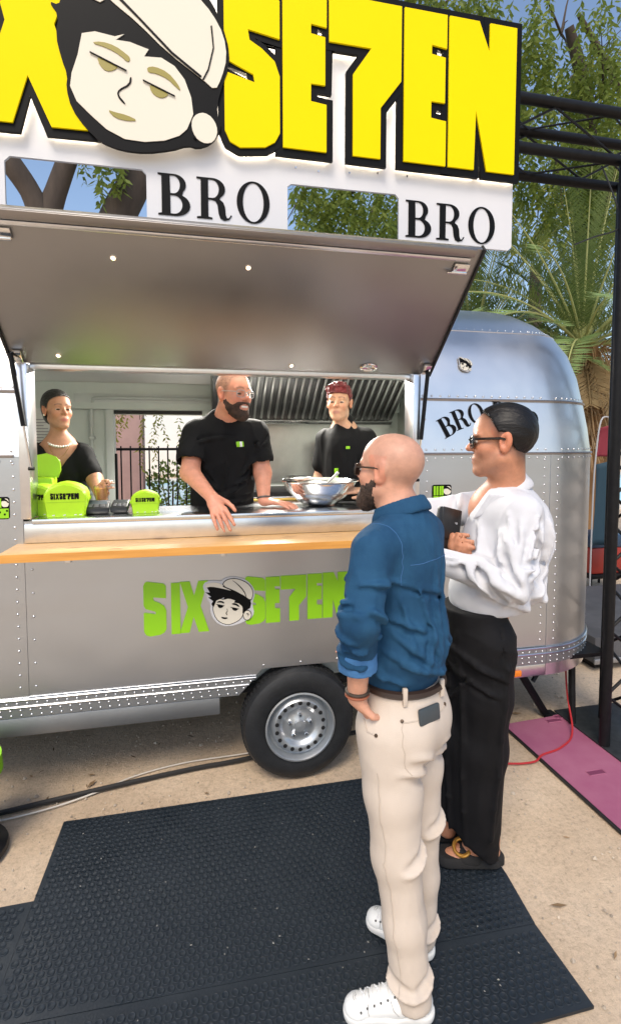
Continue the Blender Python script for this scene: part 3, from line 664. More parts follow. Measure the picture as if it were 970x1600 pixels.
# stickers
def sticker(x0, x1, z0, z1, y=Y0 - .003):
    st = plate('sticker', [round_rect(x0, x1, z0, z1, .012)], .0015, MY(y), BLACKA, T)
    w = x1 - x0; h = z1 - z0
    def q(nm, pts, lay, m): plate(nm, [[(x0 + a * w, z0 + b * h) for a, b in pts]], .0012, MY(y - .0009 - .0012 * lay), m, st)
    q('lime_field', [(.05, .05), (.95, .05), (.95, .48), (.05, .48)], 1, LIME)
    for a in (.06, .2, .36, .48): q('lime_letter', [(a, .52), (a + .1, .52), (a + .1, .94), (a, .94)], 1, LIME)
    q('face_patch', chaikin([(.60, .55), (.97, .55), (.97, .9), (.75, .94), (.58, .8)]), 1, CREAM)
    q('hair_patch', chaikin([(.55, .80), (.8, .84), (.97, .70), (.97, .78), (.8, .92), (.6, .92)]), 2, BLACKA)
    for a, b in ((.2, .2), (.45, .28), (.7, .18), (.82, .34), (.3, .38)): q('print', [(a, b), (a + .09, b), (a + .09, b + .08), (a, b + .08)], 2, BLACKA)
sticker(1.197, 1.306, 1.375, 1.492); sticker(-.905, -.828, 1.375, 1.475)
emblem('small', Matrix.Translation((1.42, Y0 + inset(2.14) - .011, 2.14)) @ Matrix.Rotation(R(-24), 4, 'X') @ Matrix.Rotation(R(18), 4, 'Y'), .00038, T, .0012)
# ------------------------------------------------------------------ big sign over the hatch
SY = 2.25
sign = empty('sign_board', (.3, SY, 2.63), 'white sign board with yellow block letters, cartoon face and black serif words', 'sign')
def tab_top(x0, x1, z, r=.02): return arc(x0 + r, z - r, r, r, 90, 180, 4)
panel = [(-1.62, 3.58), (-1.62, 2.63), (-.72, 2.63), (-.72, 2.80), (-.70, 2.82), (-.215, 2.822), (-.197, 2.805), (-.197, 2.63), (.384, 2.63), (.384, 2.815), (.40, 2.828), (.875, 2.832), (.892, 2.815), (.892, 2.628), (1.445, 2.628), (1.463, 2.645), (1.463, 3.60), (1.44, 3.60)]
plate('backing_panel', [panel], .012, MY(SY), WHITEP, sign)
SIGN_X = [(-.404, 2.925), (-.537, 2.922), (-.615, 3.10), (-.672, 2.922), (-.806, 2.92), (-.687, 3.287), (-.759, 3.60), (-.626, 3.60), (-.585, 3.43), (-.536, 3.60), (-.408, 3.60), (-.517, 3.30)]
letters = [('S', -1.22, -1.03, 2.955, 3.58), ('I', -.985, -.88, 2.955, 3.60), ('X', -.806, -.404, 2.92, 3.60), ('S', .118, .345, 2.93, 3.56), ('E', .358, .545, 2.952, 3.60), ('7', .556, .880, 2.952, 3.60), ('E', .894, 1.094, 2.955, 3.60), ('N', 1.106, 1.438, 2.955, 3.60)]
for k, (ch, x0, x1, z0, z1) in enumerate(letters):
    w = BLOCK_W[ch]; p = [(x0 + x / w * (x1 - x0), z0 + z * (z1 - z0)) for x, z in BLOCK[ch]]
    if ch == 'X': p = SIGN_X
    ob = offset_poly(p, .030 if ch != 'S' else .026)
    lay = .0015 * (k % 2)
    bk = plate('letter', [ob], .016, MY(SY - .034 - lay), BLACKA, sign)
    plate('yellow_face', [p], .008, MY(SY - .0475), YELLOW, bk)
    ins = offset_poly(p, .014)
    MB().tube([(x, SY - .016, z) for x, z in ins], .004, 5, closed=True).build('led_strip', LED, bk)
# cartoon head with cap on the sign: flat layers (x, z) on the sign plane
SIGNFACE = {'sil':[(-.534,3.377),(-.498,3.368),(-.488,3.403),(-.412,3.512),(-.207,3.622),(-.033,3.581),(.068,3.487),(.132,3.346),(.141,3.245),(.096,3.123),(.086,3.051),(.104,3.008),(.091,2.965),(.062,2.928),(.009,2.904),(-.03,2.912),(-.095,2.885),(-.196,2.863),(-.283,2.863),(-.362,2.885),(-.413,2.929),(-.463,2.996),(-.48,3.069),(-.474,3.118),(-.494,3.175),(-.512,3.256),(-.499,3.33)],'face':[(-.418,3.277),(-.371,3.291),(-.299,3.284),(-.264,3.298),(-.296,3.272),(-.244,3.272),(-.174,3.255),(-.192,3.226),(-.127,3.231),(-.077,3.207),(-.039,3.162),(-.014,3.096),(-.007,3.033),(-.032,2.972),(-.062,2.943),(-.12,2.917),(-.196,2.903),(-.27,2.905),(-.337,2.934),(-.39,2.977),(-.443,3.025),(-.465,3.077),(-.458,3.127),(-.435,3.196)],'cap':[(-.329,3.431),(-.296,3.403),(-.218,3.352),(-.101,3.253),(.032,3.172),(.081,3.135),(.107,3.189),(.129,3.269),(.117,3.356),(.072,3.431),(.017,3.485),(-.059,3.539),(-.195,3.576),(-.3,3.496)],'brim':[(-.389,3.413),(-.35,3.401),(-.334,3.413),(-.354,3.486),(-.4,3.454)],'seam1':[(-.286,3.426),(-.212,3.363),(-.089,3.251),(.023,3.177),(.028,3.183),(-.084,3.258),(-.207,3.369),(-.278,3.432)],'seam2':[(.065,3.38),(.073,3.299),(.052,3.213),(.03,3.17),(.036,3.17),(.057,3.211),(.078,3.298),(.071,3.382)],'capline':[(-.334,3.415),(-.296,3.4),(-.218,3.35),(-.101,3.249),(.032,3.168),(.029,3.163),(-.104,3.243),(-.221,3.342),(-.3,3.392),(-.337,3.408)],'ear':[(.086,2.991),(.087,2.973),(.083,2.957),(.075,2.943),(.064,2.932),(.05,2.927),(.035,2.926),(.02,2.931),(.006,2.94),(-.004,2.954),(-.011,2.97),(-.014,2.987),(-.013,3.004),(-.007,3.019),(.003,3.031),(.016,3.039),(.03,3.043),(.045,3.041),(.06,3.034),(.072,3.022),(.081,3.007)],'earline':[(-.006,2.953),(.002,2.944),(.007,2.934),(-.003,2.938),(-.009,2.945)],'brow1':[(-.386,3.246),(-.348,3.256),(-.299,3.248),(-.257,3.223),(-.242,3.21),(-.252,3.192),(-.282,3.217),(-.33,3.237)],'brow2':[(-.182,3.185),(-.153,3.193),(-.103,3.178),(-.065,3.139),(-.053,3.113),(-.072,3.126),(-.103,3.153),(-.147,3.168),(-.178,3.167)],'eye1':[(-.366,3.2),(-.325,3.187),(-.286,3.173),(-.306,3.155),(-.332,3.148),(-.356,3.166)],'eye2':[(-.175,3.123),(-.142,3.111),(-.099,3.097),(-.117,3.079),(-.142,3.077),(-.167,3.094)],'lid1':[(-.39,3.212),(-.257,3.162),(-.258,3.157),(-.391,3.207)],'lid2':[(-.197,3.136),(-.077,3.092),(-.077,3.087),(-.198,3.131)],'nose':[(-.246,3.139),(-.25,3.113),(-.288,3.088),(-.296,3.07),(-.287,3.051),(-.267,3.034),(-.265,3.039),(-.282,3.057),(-.29,3.071),(-.284,3.084),(-.244,3.11),(-.239,3.14)],'mouth':[(-.332,3.006),(-.305,3.0),(-.262,2.995),(-.219,2.98),(-.256,2.973),(-.305,2.979)],'X':[(-.404,2.898),(-.537,2.896),(-.615,3.095),(-.672,2.895),(-.806,2.894),(-.687,3.287),(-.759,3.607),(-.626,3.634),(-.592,3.467),(-.536,3.652),(-.408,3.678),(-.517,3.315)]}

def sign_face():
    S_ = SIGNFACE; head_ = plate('emblem', [chaikin(S_['sil'], 1)], .014, MY(SY - .048), BLACKA, sign)
    for nm, key, lay, m_, sm in (('face', 'face', 1, CREAM, 0), ('cap_crown', 'cap', 1, CREAM, 1), ('cap_brim', 'brim', 1, CREAM, 0), ('ear', 'ear', 1, CREAM, 0), ('cap_seam', 'seam1', 2, BLACKA, 0), ('cap_seam', 'seam2', 2, BLACKA, 0), ('ear_line', 'earline', 2, BLACKA, 1), ('brow', 'brow1', 2, OLIVE, 1), ('brow', 'brow2', 2, OLIVE, 1), ('eye', 'eye1', 2, OLIVE, 1), ('eye', 'eye2', 2, OLIVE, 1), ('eyelid', 'lid1', 3, BLACKA, 0), ('eyelid', 'lid2', 3, BLACKA, 0), ('nose', 'nose', 2, BLACKA, 1), ('mouth', 'mouth', 2, OLIVE, 1)):
        plate(nm, [chaikin(S_[key], sm) if sm else S_[key]], .003, MY(SY - .0555 - .003 * lay + .0015), m_, head_)
sign_face()
MB().tube([(-.40, SY - .03, 2.955), (-.28, SY - .03, 2.93), (-.1, SY - .03, 2.935), (.02, SY - .03, 2.985)], .004, 5).build('led_strip', LED, sign)
for x in (-.152, .925): bro(x, 2.650, .166 if x < 0 else .162, MY(SY - .008), BLACKA, sign, .004, .13)
sc_ = MB()
for x in (-.69, -.55, -.46, -.3, -.17, .2, .42, .52, .66, .79, .93): sc_.lathe([(.005, 0), (.004, -.003), (0, -.003)], (x, SY - .0065, 2.905 + .012 * math.sin(x * 9)), (0, 1, 0), 8)
sc_.build('screws', STEEL, sign, kind='stuff')
for x in (-1.2, .1, 1.2):
    MB().box(x - .02, x + .02, SY + .007, 2.40, 3.38, 3.50, bev=.003).build('bracket', BLACKM, sign)

# ------------------------------------------------------------------ black truss frame
truss = empty('lighting_truss', (2.2, 2.36, 0), 'black tubular steel truss gantry with post beside the trailer', 'truss')
TZ0, TZ1, TY0, TY1, TR_ = 3.205, 3.445, 2.40, 2.645, .027
for y in (TY0, TY1):
    for z in (TZ0, TZ1): MB().tube([(-1.9, y, z), (3.4, y, z)], TR_, 12).build('chord', BLACKM, truss)
br = 0
for i in range(14):
    x0 = -1.8 + i * .36; x1 = x0 + .36
    for y in (TY0, TY1):
        MB().tube([(x0, y, TZ0 + .02) if i % 2 else (x0, y, TZ1 - .02), (x1, y, TZ1 - .02) if i % 2 else (x1, y, TZ0 + .02)], .0065, 6).build('brace', BLACKM, truss)
    for z in (TZ0, TZ1):
        MB().tube([(x0, TY0 + .02, z) if i % 2 else (x0, TY1 - .02, z), (x1, TY1 - .02, z) if i % 2 else (x1, TY0 + .02, z)], .0055, 6).build('brace', BLACKM, truss)
PXs = [(2.196, 2.365), (2.44, 2.365), (2.40, 2.60)]
for i, (x, y) in enumerate(PXs): MB().tube([(x, y, .02), (x, y, TZ0 - (.02 if i < 2 else 0))], .0285, 14).build('post', BLACKM, truss)
zz = lin(.12, 3.1, 16)
for i in range(16):
    for (a, b) in ((0, 1), (1, 2), (2, 0)):
        pa, pb = (a, b) if i % 2 else (b, a)
        MB().tube([(*PXs[pa], zz[i]), (*PXs[pb], zz[i + 1])], .0085, 6).build('brace', BLACKM, truss)
bp_ = MB().box(2.17, 2.62, 2.20, 2.75, .0135, .0235, bev=.002).build('base_plate', mat('dark_base_steel', (.05, .055, .06), .45, .6, var=.3, vscale=20.), truss)
for x, y in ((2.25, 2.26), (2.5, 2.25)): MB().lathe([(.012, .0), (.012, .01), (.006, .012), (.006, .03), (0, .03)], (x, y, .024), (0, 0, 1), 6).build('bolt', CHROME, bp_)
MB().tube([(2.18, 2.60, .02), (2.30, 2.80, 1.05)], .02, 8).build('back_stay', BLACKM, truss)
MB().tube(smooth_path([(2.10, 2.42, 3.18), (2.16, 2.38, 2.98), (2.18, 2.37, 2.85), (2.05, 2.40, 2.80), (1.95, 2.42, 2.76)], 6), .004, 5).build('hanging_cable', SEAL, truss)

# ------------------------------------------------------------------ rubber mats with round studs
MATM = mat('mat_rubber', (.010, .0155, .022), .55, col2=(.022, .029, .037), vscale=3., bump=.15, bscale=120., spec=.42, rvar=.12)
STUD = mat('mat_stud', (.010, .0155, .022), .46, spec=.4, col2=(.019, .026, .034), vscale=3.4, bump=.1, bscale=150., rvar=.10)
def stud_mesh():
    mb = MB().lathe([(.0132, 0), (.0128, .0022), (.0110, .0030), (.0100, .0022), (0, .0022)], (0, 0, 0), (0, 0, 1), 14)
    me = bpy.data.meshes.new('stud'); me.from_pydata(mb.v, [], mb.f); me.update(); shade(me, 50); me.materials.append(STUD); return me, mb
SM, SMB = stud_mesh()
def rubber_mat(poly, z, label, near_key, hull=None):
    root = plate('rubber_mat', [poly], .010, Matrix.Translation((0, 0, z + .005)) @ Matrix.Rotation(R(-90), 4, 'X'), MATM, None)
    # plate lies in local x/z -> ground
    tag(root, label, 'mat', 'black studded rubber mats on the ground')
    poly = hull or poly; xs = [p[0] for p in poly]; ys = [p[1] for p in poly]; sp = .0305; pts = []
    j = 0; y = min(ys) + .02
    while y < max(ys) - .012:
        x = min(xs) + .02 + (sp / 2 if j % 2 else 0)
        while x < max(xs) - .012:
            inside = True; n = len(poly)
            for i in range(n):
                a, b = poly[i], poly[(i + 1) % n]
                if (b[0] - a[0]) * (y - a[1]) - (b[1] - a[1]) * (x - a[0]) < .012 * math.hypot(b[0] - a[0], b[1] - a[1]): inside = False; break
            if inside: pts.append((x + random.uniform(-.0006, .0006), y + random.uniform(-.0006, .0006)))
            x += sp
        y += sp * .866; j += 1
    pts = [p for p in pts if near_key(p) is not None]; pts.sort(key=near_key)
    for p in pts[:300]:
        o = bpy.data.objects.new('stud', SM); col.objects.link(o); o.parent = root; o.location = (p[0], p[1], z + .0095)
    mb = MB(); nv = len(SMB.v); V = np.array(SMB.v)
    rest = pts[300:]
    AV = np.concatenate([V + np.array((p[0], p[1], z + .0095)) for p in rest]); mb.v = [tuple(q) for q in AV.tolist()]
    mb.f = [tuple(i + k * nv for i in f) for k in range(len(rest)) for f in SMB.f]
    mb.build('studs', STUD, root, smooth=50, kind='stuff')
def dist_vis(p):
    x, y = p
    k = x * .211 + y * .977; 
    if k < .3: return None
    u = .977 * x - .211 * y
    if abs(u / k) > .75 or k < 1.40: return k + 5
    return k
rubber_mat([(-1.55, 1.22), (1.147, 1.238), (1.1412, 1.5105), (-.6332, 1.5532), (-.6262, 1.985), (-1.55, 1.968)], 0., 'black studded rubber mat nearest the camera, under the white sneakers', lambda p: dist_vis(p) if not (p[0] > -.660 and p[1] > 1.549 - .0243 * (p[0] + .634) - .014) else None, [(-1.55, 1.22), (1.147, 1.238), (1.150, 1.62), (1.142, 2.005), (-1.55, 1.965)])
rubber_mat([(-.632, 1.555), (1.142, 1.512), (1.165, 1.72), (1.172, 2.393), (-.618, 2.392)], .0008, 'black studded rubber mat further back, its long edge beside the trailer wheel', dist_vis)

cb = MB()
for i in range(70):
    x, y = random.uniform(-1., 1.14), random.uniform(1.26, 2.37)
    if x < -.6 and y > 1.93: continue
    s_ = random.uniform(.0012, .0035); a = random.uniform(0, 6.28); d = Vector((math.cos(a), math.sin(a), 0)); n_ = Vector((-d.y, d.x, 0)); c_ = Vector((x, y, .0142))
    cb.add([c_ - d * s_ * 1.6, c_ + n_ * s_, c_ + d * s_ * 1.6, c_ - n_ * s_, c_ + Vector((0, 0, s_))], [(0, 1, 4), (1, 2, 4), (2, 3, 4), (3, 0, 4)])
tag(cb.build('mat_crumbs', mat('pale_crumb', (.25, .24, .22), .9, var=.4, vscale=30.), smooth=0), 'pale grit and crumbs scattered on the rubber mats', 'crumbs', kind='stuff')

# ------------------------------------------------------------------ purple floor panel
PURP = mat('magenta_panel', (.29, .075, .15), .75, col2=(.35, .12, .195), vscale=3.5, bump=.1, bscale=60.)
pm = plate('purple_floor_panel', [[(1.775, 2.685), (1.80, 1.5), (3.1, 1.5), (3.1, 2.76)]], .012, Matrix.Translation((0, 0, .0065)) @ Matrix.Rotation(R(-90), 4, 'X'), PURP, None)
tag(pm, 'faded magenta floor panel under the black truss post', 'floor panel')
plate('dark_edge', [[(1.762, 2.688), (1.787, 1.5), (1.799, 1.5), (1.774, 2.688)]], .010, Matrix.Translation((0, 0, .0055)) @ Matrix.Rotation(R(-90), 4, 'X'), SEAL, pm)
for x, y in ((2.05, 2.64), (1.93, 2.16), (2.13, 2.67)):
    sl = MB().box(x, x + .095, y, y + .035, .0125, .0135).build('hand_slot', mat('slot_dark', (.16, .03, .08), .8), pm, smooth=0)
    MB().tube([(x, y, .014), (x + .095, y, .014), (x + .095, y + .035, .014), (x, y + .035, .014)], .003, 5, closed=True).build('slot_rim', PURP, sl)

# ------------------------------------------------------------------ cables
def cable(name, pts, r, m, label):
    o = MB().tube(smooth_path(pts, 8), r, 7).build(name, m); tag(o, label, 'cable'); return o
cable('red_cable', [(2.24, 2.78, 1.0), (2.235, 2.76, .6), (2.20, 2.68, .2), (2.10, 2.50, .035), (1.95, 2.40, .019), (1.80, 2.36, .019), (1.72, 2.33, .008), (1.55, 2.36, .006), (1.2, 2.5, .006), (.9, 2.7, .006)], .0055, mat('red_cable', (.42, .02, .025), .45), 'thin red cable snaking across the magenta floor panel')
cable('black_cable', [(-1.4, 2.48, .012), (-1.0, 2.50, .012), (-.72, 2.545, .012), (-.4, 2.60, .012), (-.05, 2.65, .012), (.25, 2.68, .012), (.9, 2.80, .012)], .012, SEAL, 'thick black cable lying under the trailer skirt')
cable('white_cable', [(-1.4, 2.44, .006), (-1.0, 2.455, .006), (-.72, 2.50, .006), (-.5, 2.58, .006), (-.35, 2.66, .006), (-.1, 2.72, .006), (.25, 2.735, .006), (.8, 2.78, .006)], .004, mat('white_cable', (.62, .58, .52), .6), 'thin white cable trailing beside the black one')
cable('grey_cable', [(1.35, 2.9, .008), (1.55, 2.80, .008), (1.72, 2.84, .008), (1.80, 2.95, .008), (1.65, 3.05, .008), (1.4, 3.0, .008)], .008, mat('dark_grey_cable', (.06, .06, .06), .6), 'coiled dark grey cable on the sand under the trailer end')

# ------------------------------------------------------------------ right edge: low platform, banner, crate
pf = empty('stage_platform', (3.1, 3.6, 0), 'low dark grey stage block behind the truss post', 'platform')
MB().box(2.86, 4.6, 3.2, 4.4, .06, .26, bev=.006).build('deck', mat('dark_grey_ply', (.075, .075, .08), .7, var=.25, vscale=5.), pf)
MB().box(2.85, 4.61, 3.185, 3.199, .06, .10, bev=.003).build('edge_trim', mat('pale_trim', (.35, .36, .38), .4, .8), pf)
for x in (2.95, 3.7, 4.5): MB().box(x - .04, x + .04, 3.26, 3.4, 0, .06).build('foot', BLACKM, pf)
bn = empty('feather_banner', (4.07, 4.6, 0), 'tall dark teal and burgundy feather banner behind the truss post', 'banner')
def wavy_sheet(name, x0, x1, z0, z1, y, m, par, amp=.03):
    n, k = 7, 14; v = []; 
    for j in range(k + 1):
        for i in range(n + 1):
            u, w = i / n, j / k; v.append((x0 + (x1 - x0) * u + .05 * math.sin(w * 2.2), y + amp * math.sin(u * 5 + w * 2), z0 + (z1 - z0) * w - .08 * (1 - u) * w * w))
    f = [(j * (n + 1) + i, j * (n + 1) + i + 1, (j + 1) * (n + 1) + i + 1, (j + 1) * (n + 1) + i) for j in range(k) for i in range(n)]
    o = MB().add(v, f).build(name, m, par, smooth=80); md = o.modifiers.new('th', 'SOLIDIFY'); md.thickness = .004; return o
wavy_sheet('cloth', 4.03, 4.30, .62, 1.56, 4.6, mat('teal_cloth', (.015, .045, .07), .8), bn)
wavy_sheet('cloth', 4.05, 4.30, 1.562, 1.94, 4.6, mat('burgundy_cloth', (.20, .02, .035), .8), bn)
MB().tube(smooth_path([(4.02, 4.6, .0), (4.02, 4.6, 1.0), (4.035, 4.6, 1.5), (4.09, 4.6, 1.94), (4.22, 4.6, 1.96)], 6), .008, 8).build('pole', mat('pale_pole', (.40, .40, .41), .5), bn)
MB().box(3.8, 4.3, 4.35, 4.85, 0, .03, bev=.004).build('base', BLACKM, bn)
cr = empty('red_cooler', (4.4, 5.1, 0), 'red cool box with dark lid beyond the trailer end', 'cooler')
MB().box(4.30, 4.75, 4.9, 5.3, .22, .52, bev=.02).build('body', mat('red_plastic', (.30, .025, .015), .5), cr); MB().box(4.29, 4.76, 4.89, 5.31, .521, .66, bev=.02).build('lid', mat('navy_plastic', (.02, .05, .10), .4), cr)
MB().box(4.28, 4.78, 4.88, 5.32, .17, .218, bev=.004).build('stand_top', BLACKM, cr)
for x, y in ((4.31, 4.92), (4.74, 4.92), (4.31, 5.28), (4.74, 5.28)): MB().tube([(x, y, 0), (x, y, .17)], .015, 6).build('leg', BLACKM, cr)

# black bin with lime liner cut by the left edge
bi = empty('waste_bin', (-.985, 2.275, 0), 'black waste bin with lime green liner at the left edge', 'bin')
MB().lathe([(0, .002), (.165, .002), (.175, .012), (.17, .03), (.145, .045), (.135, .06), (.150, .40), (.153, .41), (.140, .41), (.13, .1), (0, .09)], (-.985, 2.275, 0), (0, 0, 1), 36).build('body', mat('black_plastic', (.012, .012, .014), .4), bi)
MB().lathe([(.138, .405), (.158, .412), (.160, .38), (.162, .345), (.158, .35), (.157, .40)], (-.985, 2.275, 0), (0, 0, 1), 36).build('liner', LIME, bi)

# ------------------------------------------------------------------ what lies beyond: pool, fence, buildings
def water_mat():
    m = bpy.data.materials.new('pool_water'); m.use_nodes = True; n = m.node_tree.nodes; b = n['Principled BSDF']
    b.inputs['Base Color'].default_value = (.06, .42, .62, 1); b.inputs['Roughness'].default_value = .12
    t = n.new('ShaderNodeTexNoise'); t.inputs['Scale'].default_value = 3.; bp = n.new('ShaderNodeBump'); bp.inputs['Strength'].default_value = .2
    m.node_tree.links.new(t.outputs[0], bp.inputs['Height']); m.node_tree.links.new(bp.outputs[0], b.inputs['Normal']); return m
o = MB().box(-16, 26, 11.5, 22, -.3, .03).build('pool_water', water_mat(), smooth=0); o['kind'] = 'structure'
o = MB().box(-16.4, 26.4, 22.0, 22.5, -.1, .16, bev=.02).box(-16.4, 26.4, 11.0, 11.5, -.1, .10, bev=.02).build('pool_edge', mat('pale_stone', (.62, .57, .50), .8, var=.1, vscale=3.)); o['kind'] = 'structure'
fence = empty('railing_fence', (0, 7.2, 0), 'black vertical bar railing fence beyond the trailer', 'fence')
for z in (.18, 1.60): MB().box(-6, 12, 7.19, 7.215, z, z + .035).build('rail', BLACKM, fence)
bar_me = MB().box(-.009, .009, -.009, .009, .02, 1.66); bm_ = bpy.data.meshes.new('bar'); bm_.from_pydata(bar_me.v, [], bar_me.f); bm_.update(); bm_.materials.append(BLACKM)
for i in range(150):
    o = bpy.data.objects.new('bar', bm_); col.objects.link(o); o.parent = fence; o.matrix_parent_inverse = Matrix.Translation((0, -7.2, 0)); o.location = (-6 + .06 + i * .12, 7.2 - .0, 0)
def building(name, label, x0, x1, y0, y1, h, wallm, rows, cols, winw=.9, winh=1.2, z0=.9):
    root = empty(name, ((x0 + x1) / 2, y0, 0), label, 'building')
    MB().box(x0, x1, y0, y1, 0, h, bev=.02).build('wall', wallm, root); MB().box(x0 - .15, x1 + .15, y0 - .15, y1 + .15, h, h + .25, bev=.03).build('roof', mat('pale_roof', (.55, .50, .45), .8), root)
    dx = (x1 - x0) / cols
    for r_ in range(rows):
        for c_ in range(cols):
            cx = x0 + dx * (c_ + .5); z = z0 + r_ * 2.9
            w_ = MB().box(cx - winw / 2 - .07, cx + winw / 2 + .07, y0 - .05, y0 + .02, z - .07, z + winh + .07, bev=.01).build('window', mat('window_frame', (.7, .7, .68), .5), root)
            MB().box(cx - winw / 2, cx + winw / 2, y0 - .07, y0 - .052, z, z + winh).build('pane', mat('dark_glass', (.05, .07, .09), .08), w_)
    return root
building('white_house', 'white rendered house far beyond the pool', -9, 6, 27, 33, 6.4, mat('white_render', (.80, .78, .73), .85, var=.06, vscale=1.), 2, 4)
building('sand_house', 'sand coloured house far right beyond the pool', 10, 24, 29, 36, 6.2, mat('sand_render', (.62, .52, .40), .85, var=.06, vscale=1.), 2, 5)
pk = MB().box(-2.6, -.93, 9.0, 9.4, 0, 4.2, bev=.02).build('pink_wall', mat('pink_render', (.55, .36, .33), .85, var=.12, vscale=2., bump=.1, bscale=20.)); tag(pk, 'dusty pink rendered wall behind the trailer door', 'wall')

# ------------------------------------------------------------------ vegetation
BARK = mat('dark_bark', (.055, .042, .034), .9, col2=(.10, .075, .058), vscale=7., stretch=(1, 1, .25), bump=.7, bscale=18.)
LEAFA = mat('leaf_green', (.13, .195, .035), .5, col2=(.25, .30, .06), vscale=7., spec=.3)
LEAFB = mat('leaf_yellow_green', (.23, .27, .04), .5, col2=(.36, .34, .06), vscale=6., spec=.3)
LEAFD = mat('leaf_dark', (.085, .15, .035), .5, col2=(.17, .23, .05), vscale=6., spec=.3)
for m_ in (LEAFA, LEAFB, LEAFD):      # light passes through leaves
    n = m_.node_tree.nodes; l = m_.node_tree.links; b = n['Principled BSDF']; out = n['Material Output']
    tr_ = n.new('ShaderNodeBsdfTranslucent'); ms = n.new('ShaderNodeMixShader'); ms.inputs[0].default_value = .5
    l.new(b.inputs['Base Color'].links[0].from_socket, tr_.inputs[0]); l.new(b.outputs[0], ms.inputs[1]); l.new(tr_.outputs[0], ms.inputs[2]); l.new(ms.outputs[0], out.inputs[0])
class Leaves:
    def __init__(s): s.v = []; s.n = 0
    def leaf(s, p, d, w, L):
        p = np.array(p); d = np.array(d); s.v.append((p, p + d * L * .45 + w, p + d * L, p + d * L * .45 - w))
    def build(s, name, m, parent):
        V = np.array(s.v).reshape(-1, 3); me = bpy.data.meshes.new(name); k = len(V) // 4
        me.vertices.add(len(V)); me.vertices.foreach_set('co', V.ravel()); me.loops.add(k * 4); me.loops.foreach_set('vertex_index', np.arange(k * 4))
        me.polygons.add(k); me.polygons.foreach_set('loop_start', np.arange(k) * 4); me.update(calc_edges=True); me.validate()
        me.materials.append(m); return link(name, me, parent)
def droop_strand(L, p, length, leafL, rg_):
    """hanging twig with paired narrow leaves"""
    d = np.array([rg_.normal(0, .25), rg_.normal(0, .25), -1.]); d /= np.linalg.norm(d); n = int(length / .055); q = np.array(p, float)
    tw = rg_.uniform(0, 6.28)
    for i in range(n):
        q = q + d * .055 + rg_.normal(0, .003, 3)
        for sgn in (-1, 1):
            a = tw + i * .9 + (0 if sgn > 0 else math.pi); o = np.array([math.cos(a), math.sin(a), -.9 + rg_.normal(0, .35)]); o /= np.linalg.norm(o)
            w = np.cross(o, rg_.normal(0, 1, 3)); w = w / (np.linalg.norm(w) + 1e-6) * leafL * rg_.uniform(.13, .22)
            L.leaf(q, o, w, leafL * rg_.uniform(.6, 1.25))
def branch(mb, p, d, L, r, depth, tips, rg_, gravity=.05):
    pts = [Vector(p)]; rs = [r]; d = Vector(d).normalized(); n = 6
    for i in range(n):
        d = (d + Vector(rg_.normal(0, .13, 3)) + Vector((0, 0, -gravity))).normalized(); pts.append(pts[-1] + d * L / n); rs.append(r * (1 - .55 * (i + 1) / n))
    mb.tube(pts, rs, 8 if r > .05 else 5)
    if depth == 0:
        tips += [tuple(q) for q in pts[2:]]; return
    for k in range(3):
        i = 3 + k if k < 3 else n; nd = (d + Vector(rg_.normal(0, .6, 3)) + Vector((0, 0, .1))).normalized()
        branch(mb, pts[min(i + 1, n)], nd, L * rg_.uniform(.55, .8), rs[min(i + 1, n)] * .8, depth - 1, tips, rg_, gravity + .04)
def pepper_tree(label, trunk_paths, crown_pts, leafm, seed, n_str, slen=(.35, 1.0), leafL=.12, group='trees behind the trailer'):
    rg_ = np.random.default_rng(seed); root = empty('pepper_tree', trunk_paths[0][0][0], label, 'tree', group); mb = MB()
    for pts, rs in trunk_paths:
        sp = smooth_path(pts, 5); rr_ = np.interp(np.linspace(0, 1, len(sp)), np.linspace(0, 1, len(rs)), rs).tolist(); mb.tube(sp, rr_, 14)
    tips = []
    L1 = Leaves(); tw = MB()
    for (c, r_, wt) in crown_pts:
        for k in range(int(n_str * wt * .60)):
            u = rg_.normal(0, 1, 3); u /= np.linalg.norm(u); p = np.array(c) + u * np.array(r_) * rg_.uniform(.15, 1) ** .45
            droop_strand(L1, p, rg_.uniform(*slen), leafL, rg_)
        for k in range(4):     # twigs inside
            a = Vector(c); b = a + Vector(rg_.normal(0, .55, 3)) * max(r_); tw.tube([a, a.lerp(b, .5) + Vector((0, 0, .06)), b], [.02, .012, .004], 5)
    mb.v += []; tk = mb.build('trunk', BARK, root, smooth=70)
    tw.build('twigs', BARK, root, smooth=70, kind='stuff'); L1.build('crown', leafm, root)
    return root
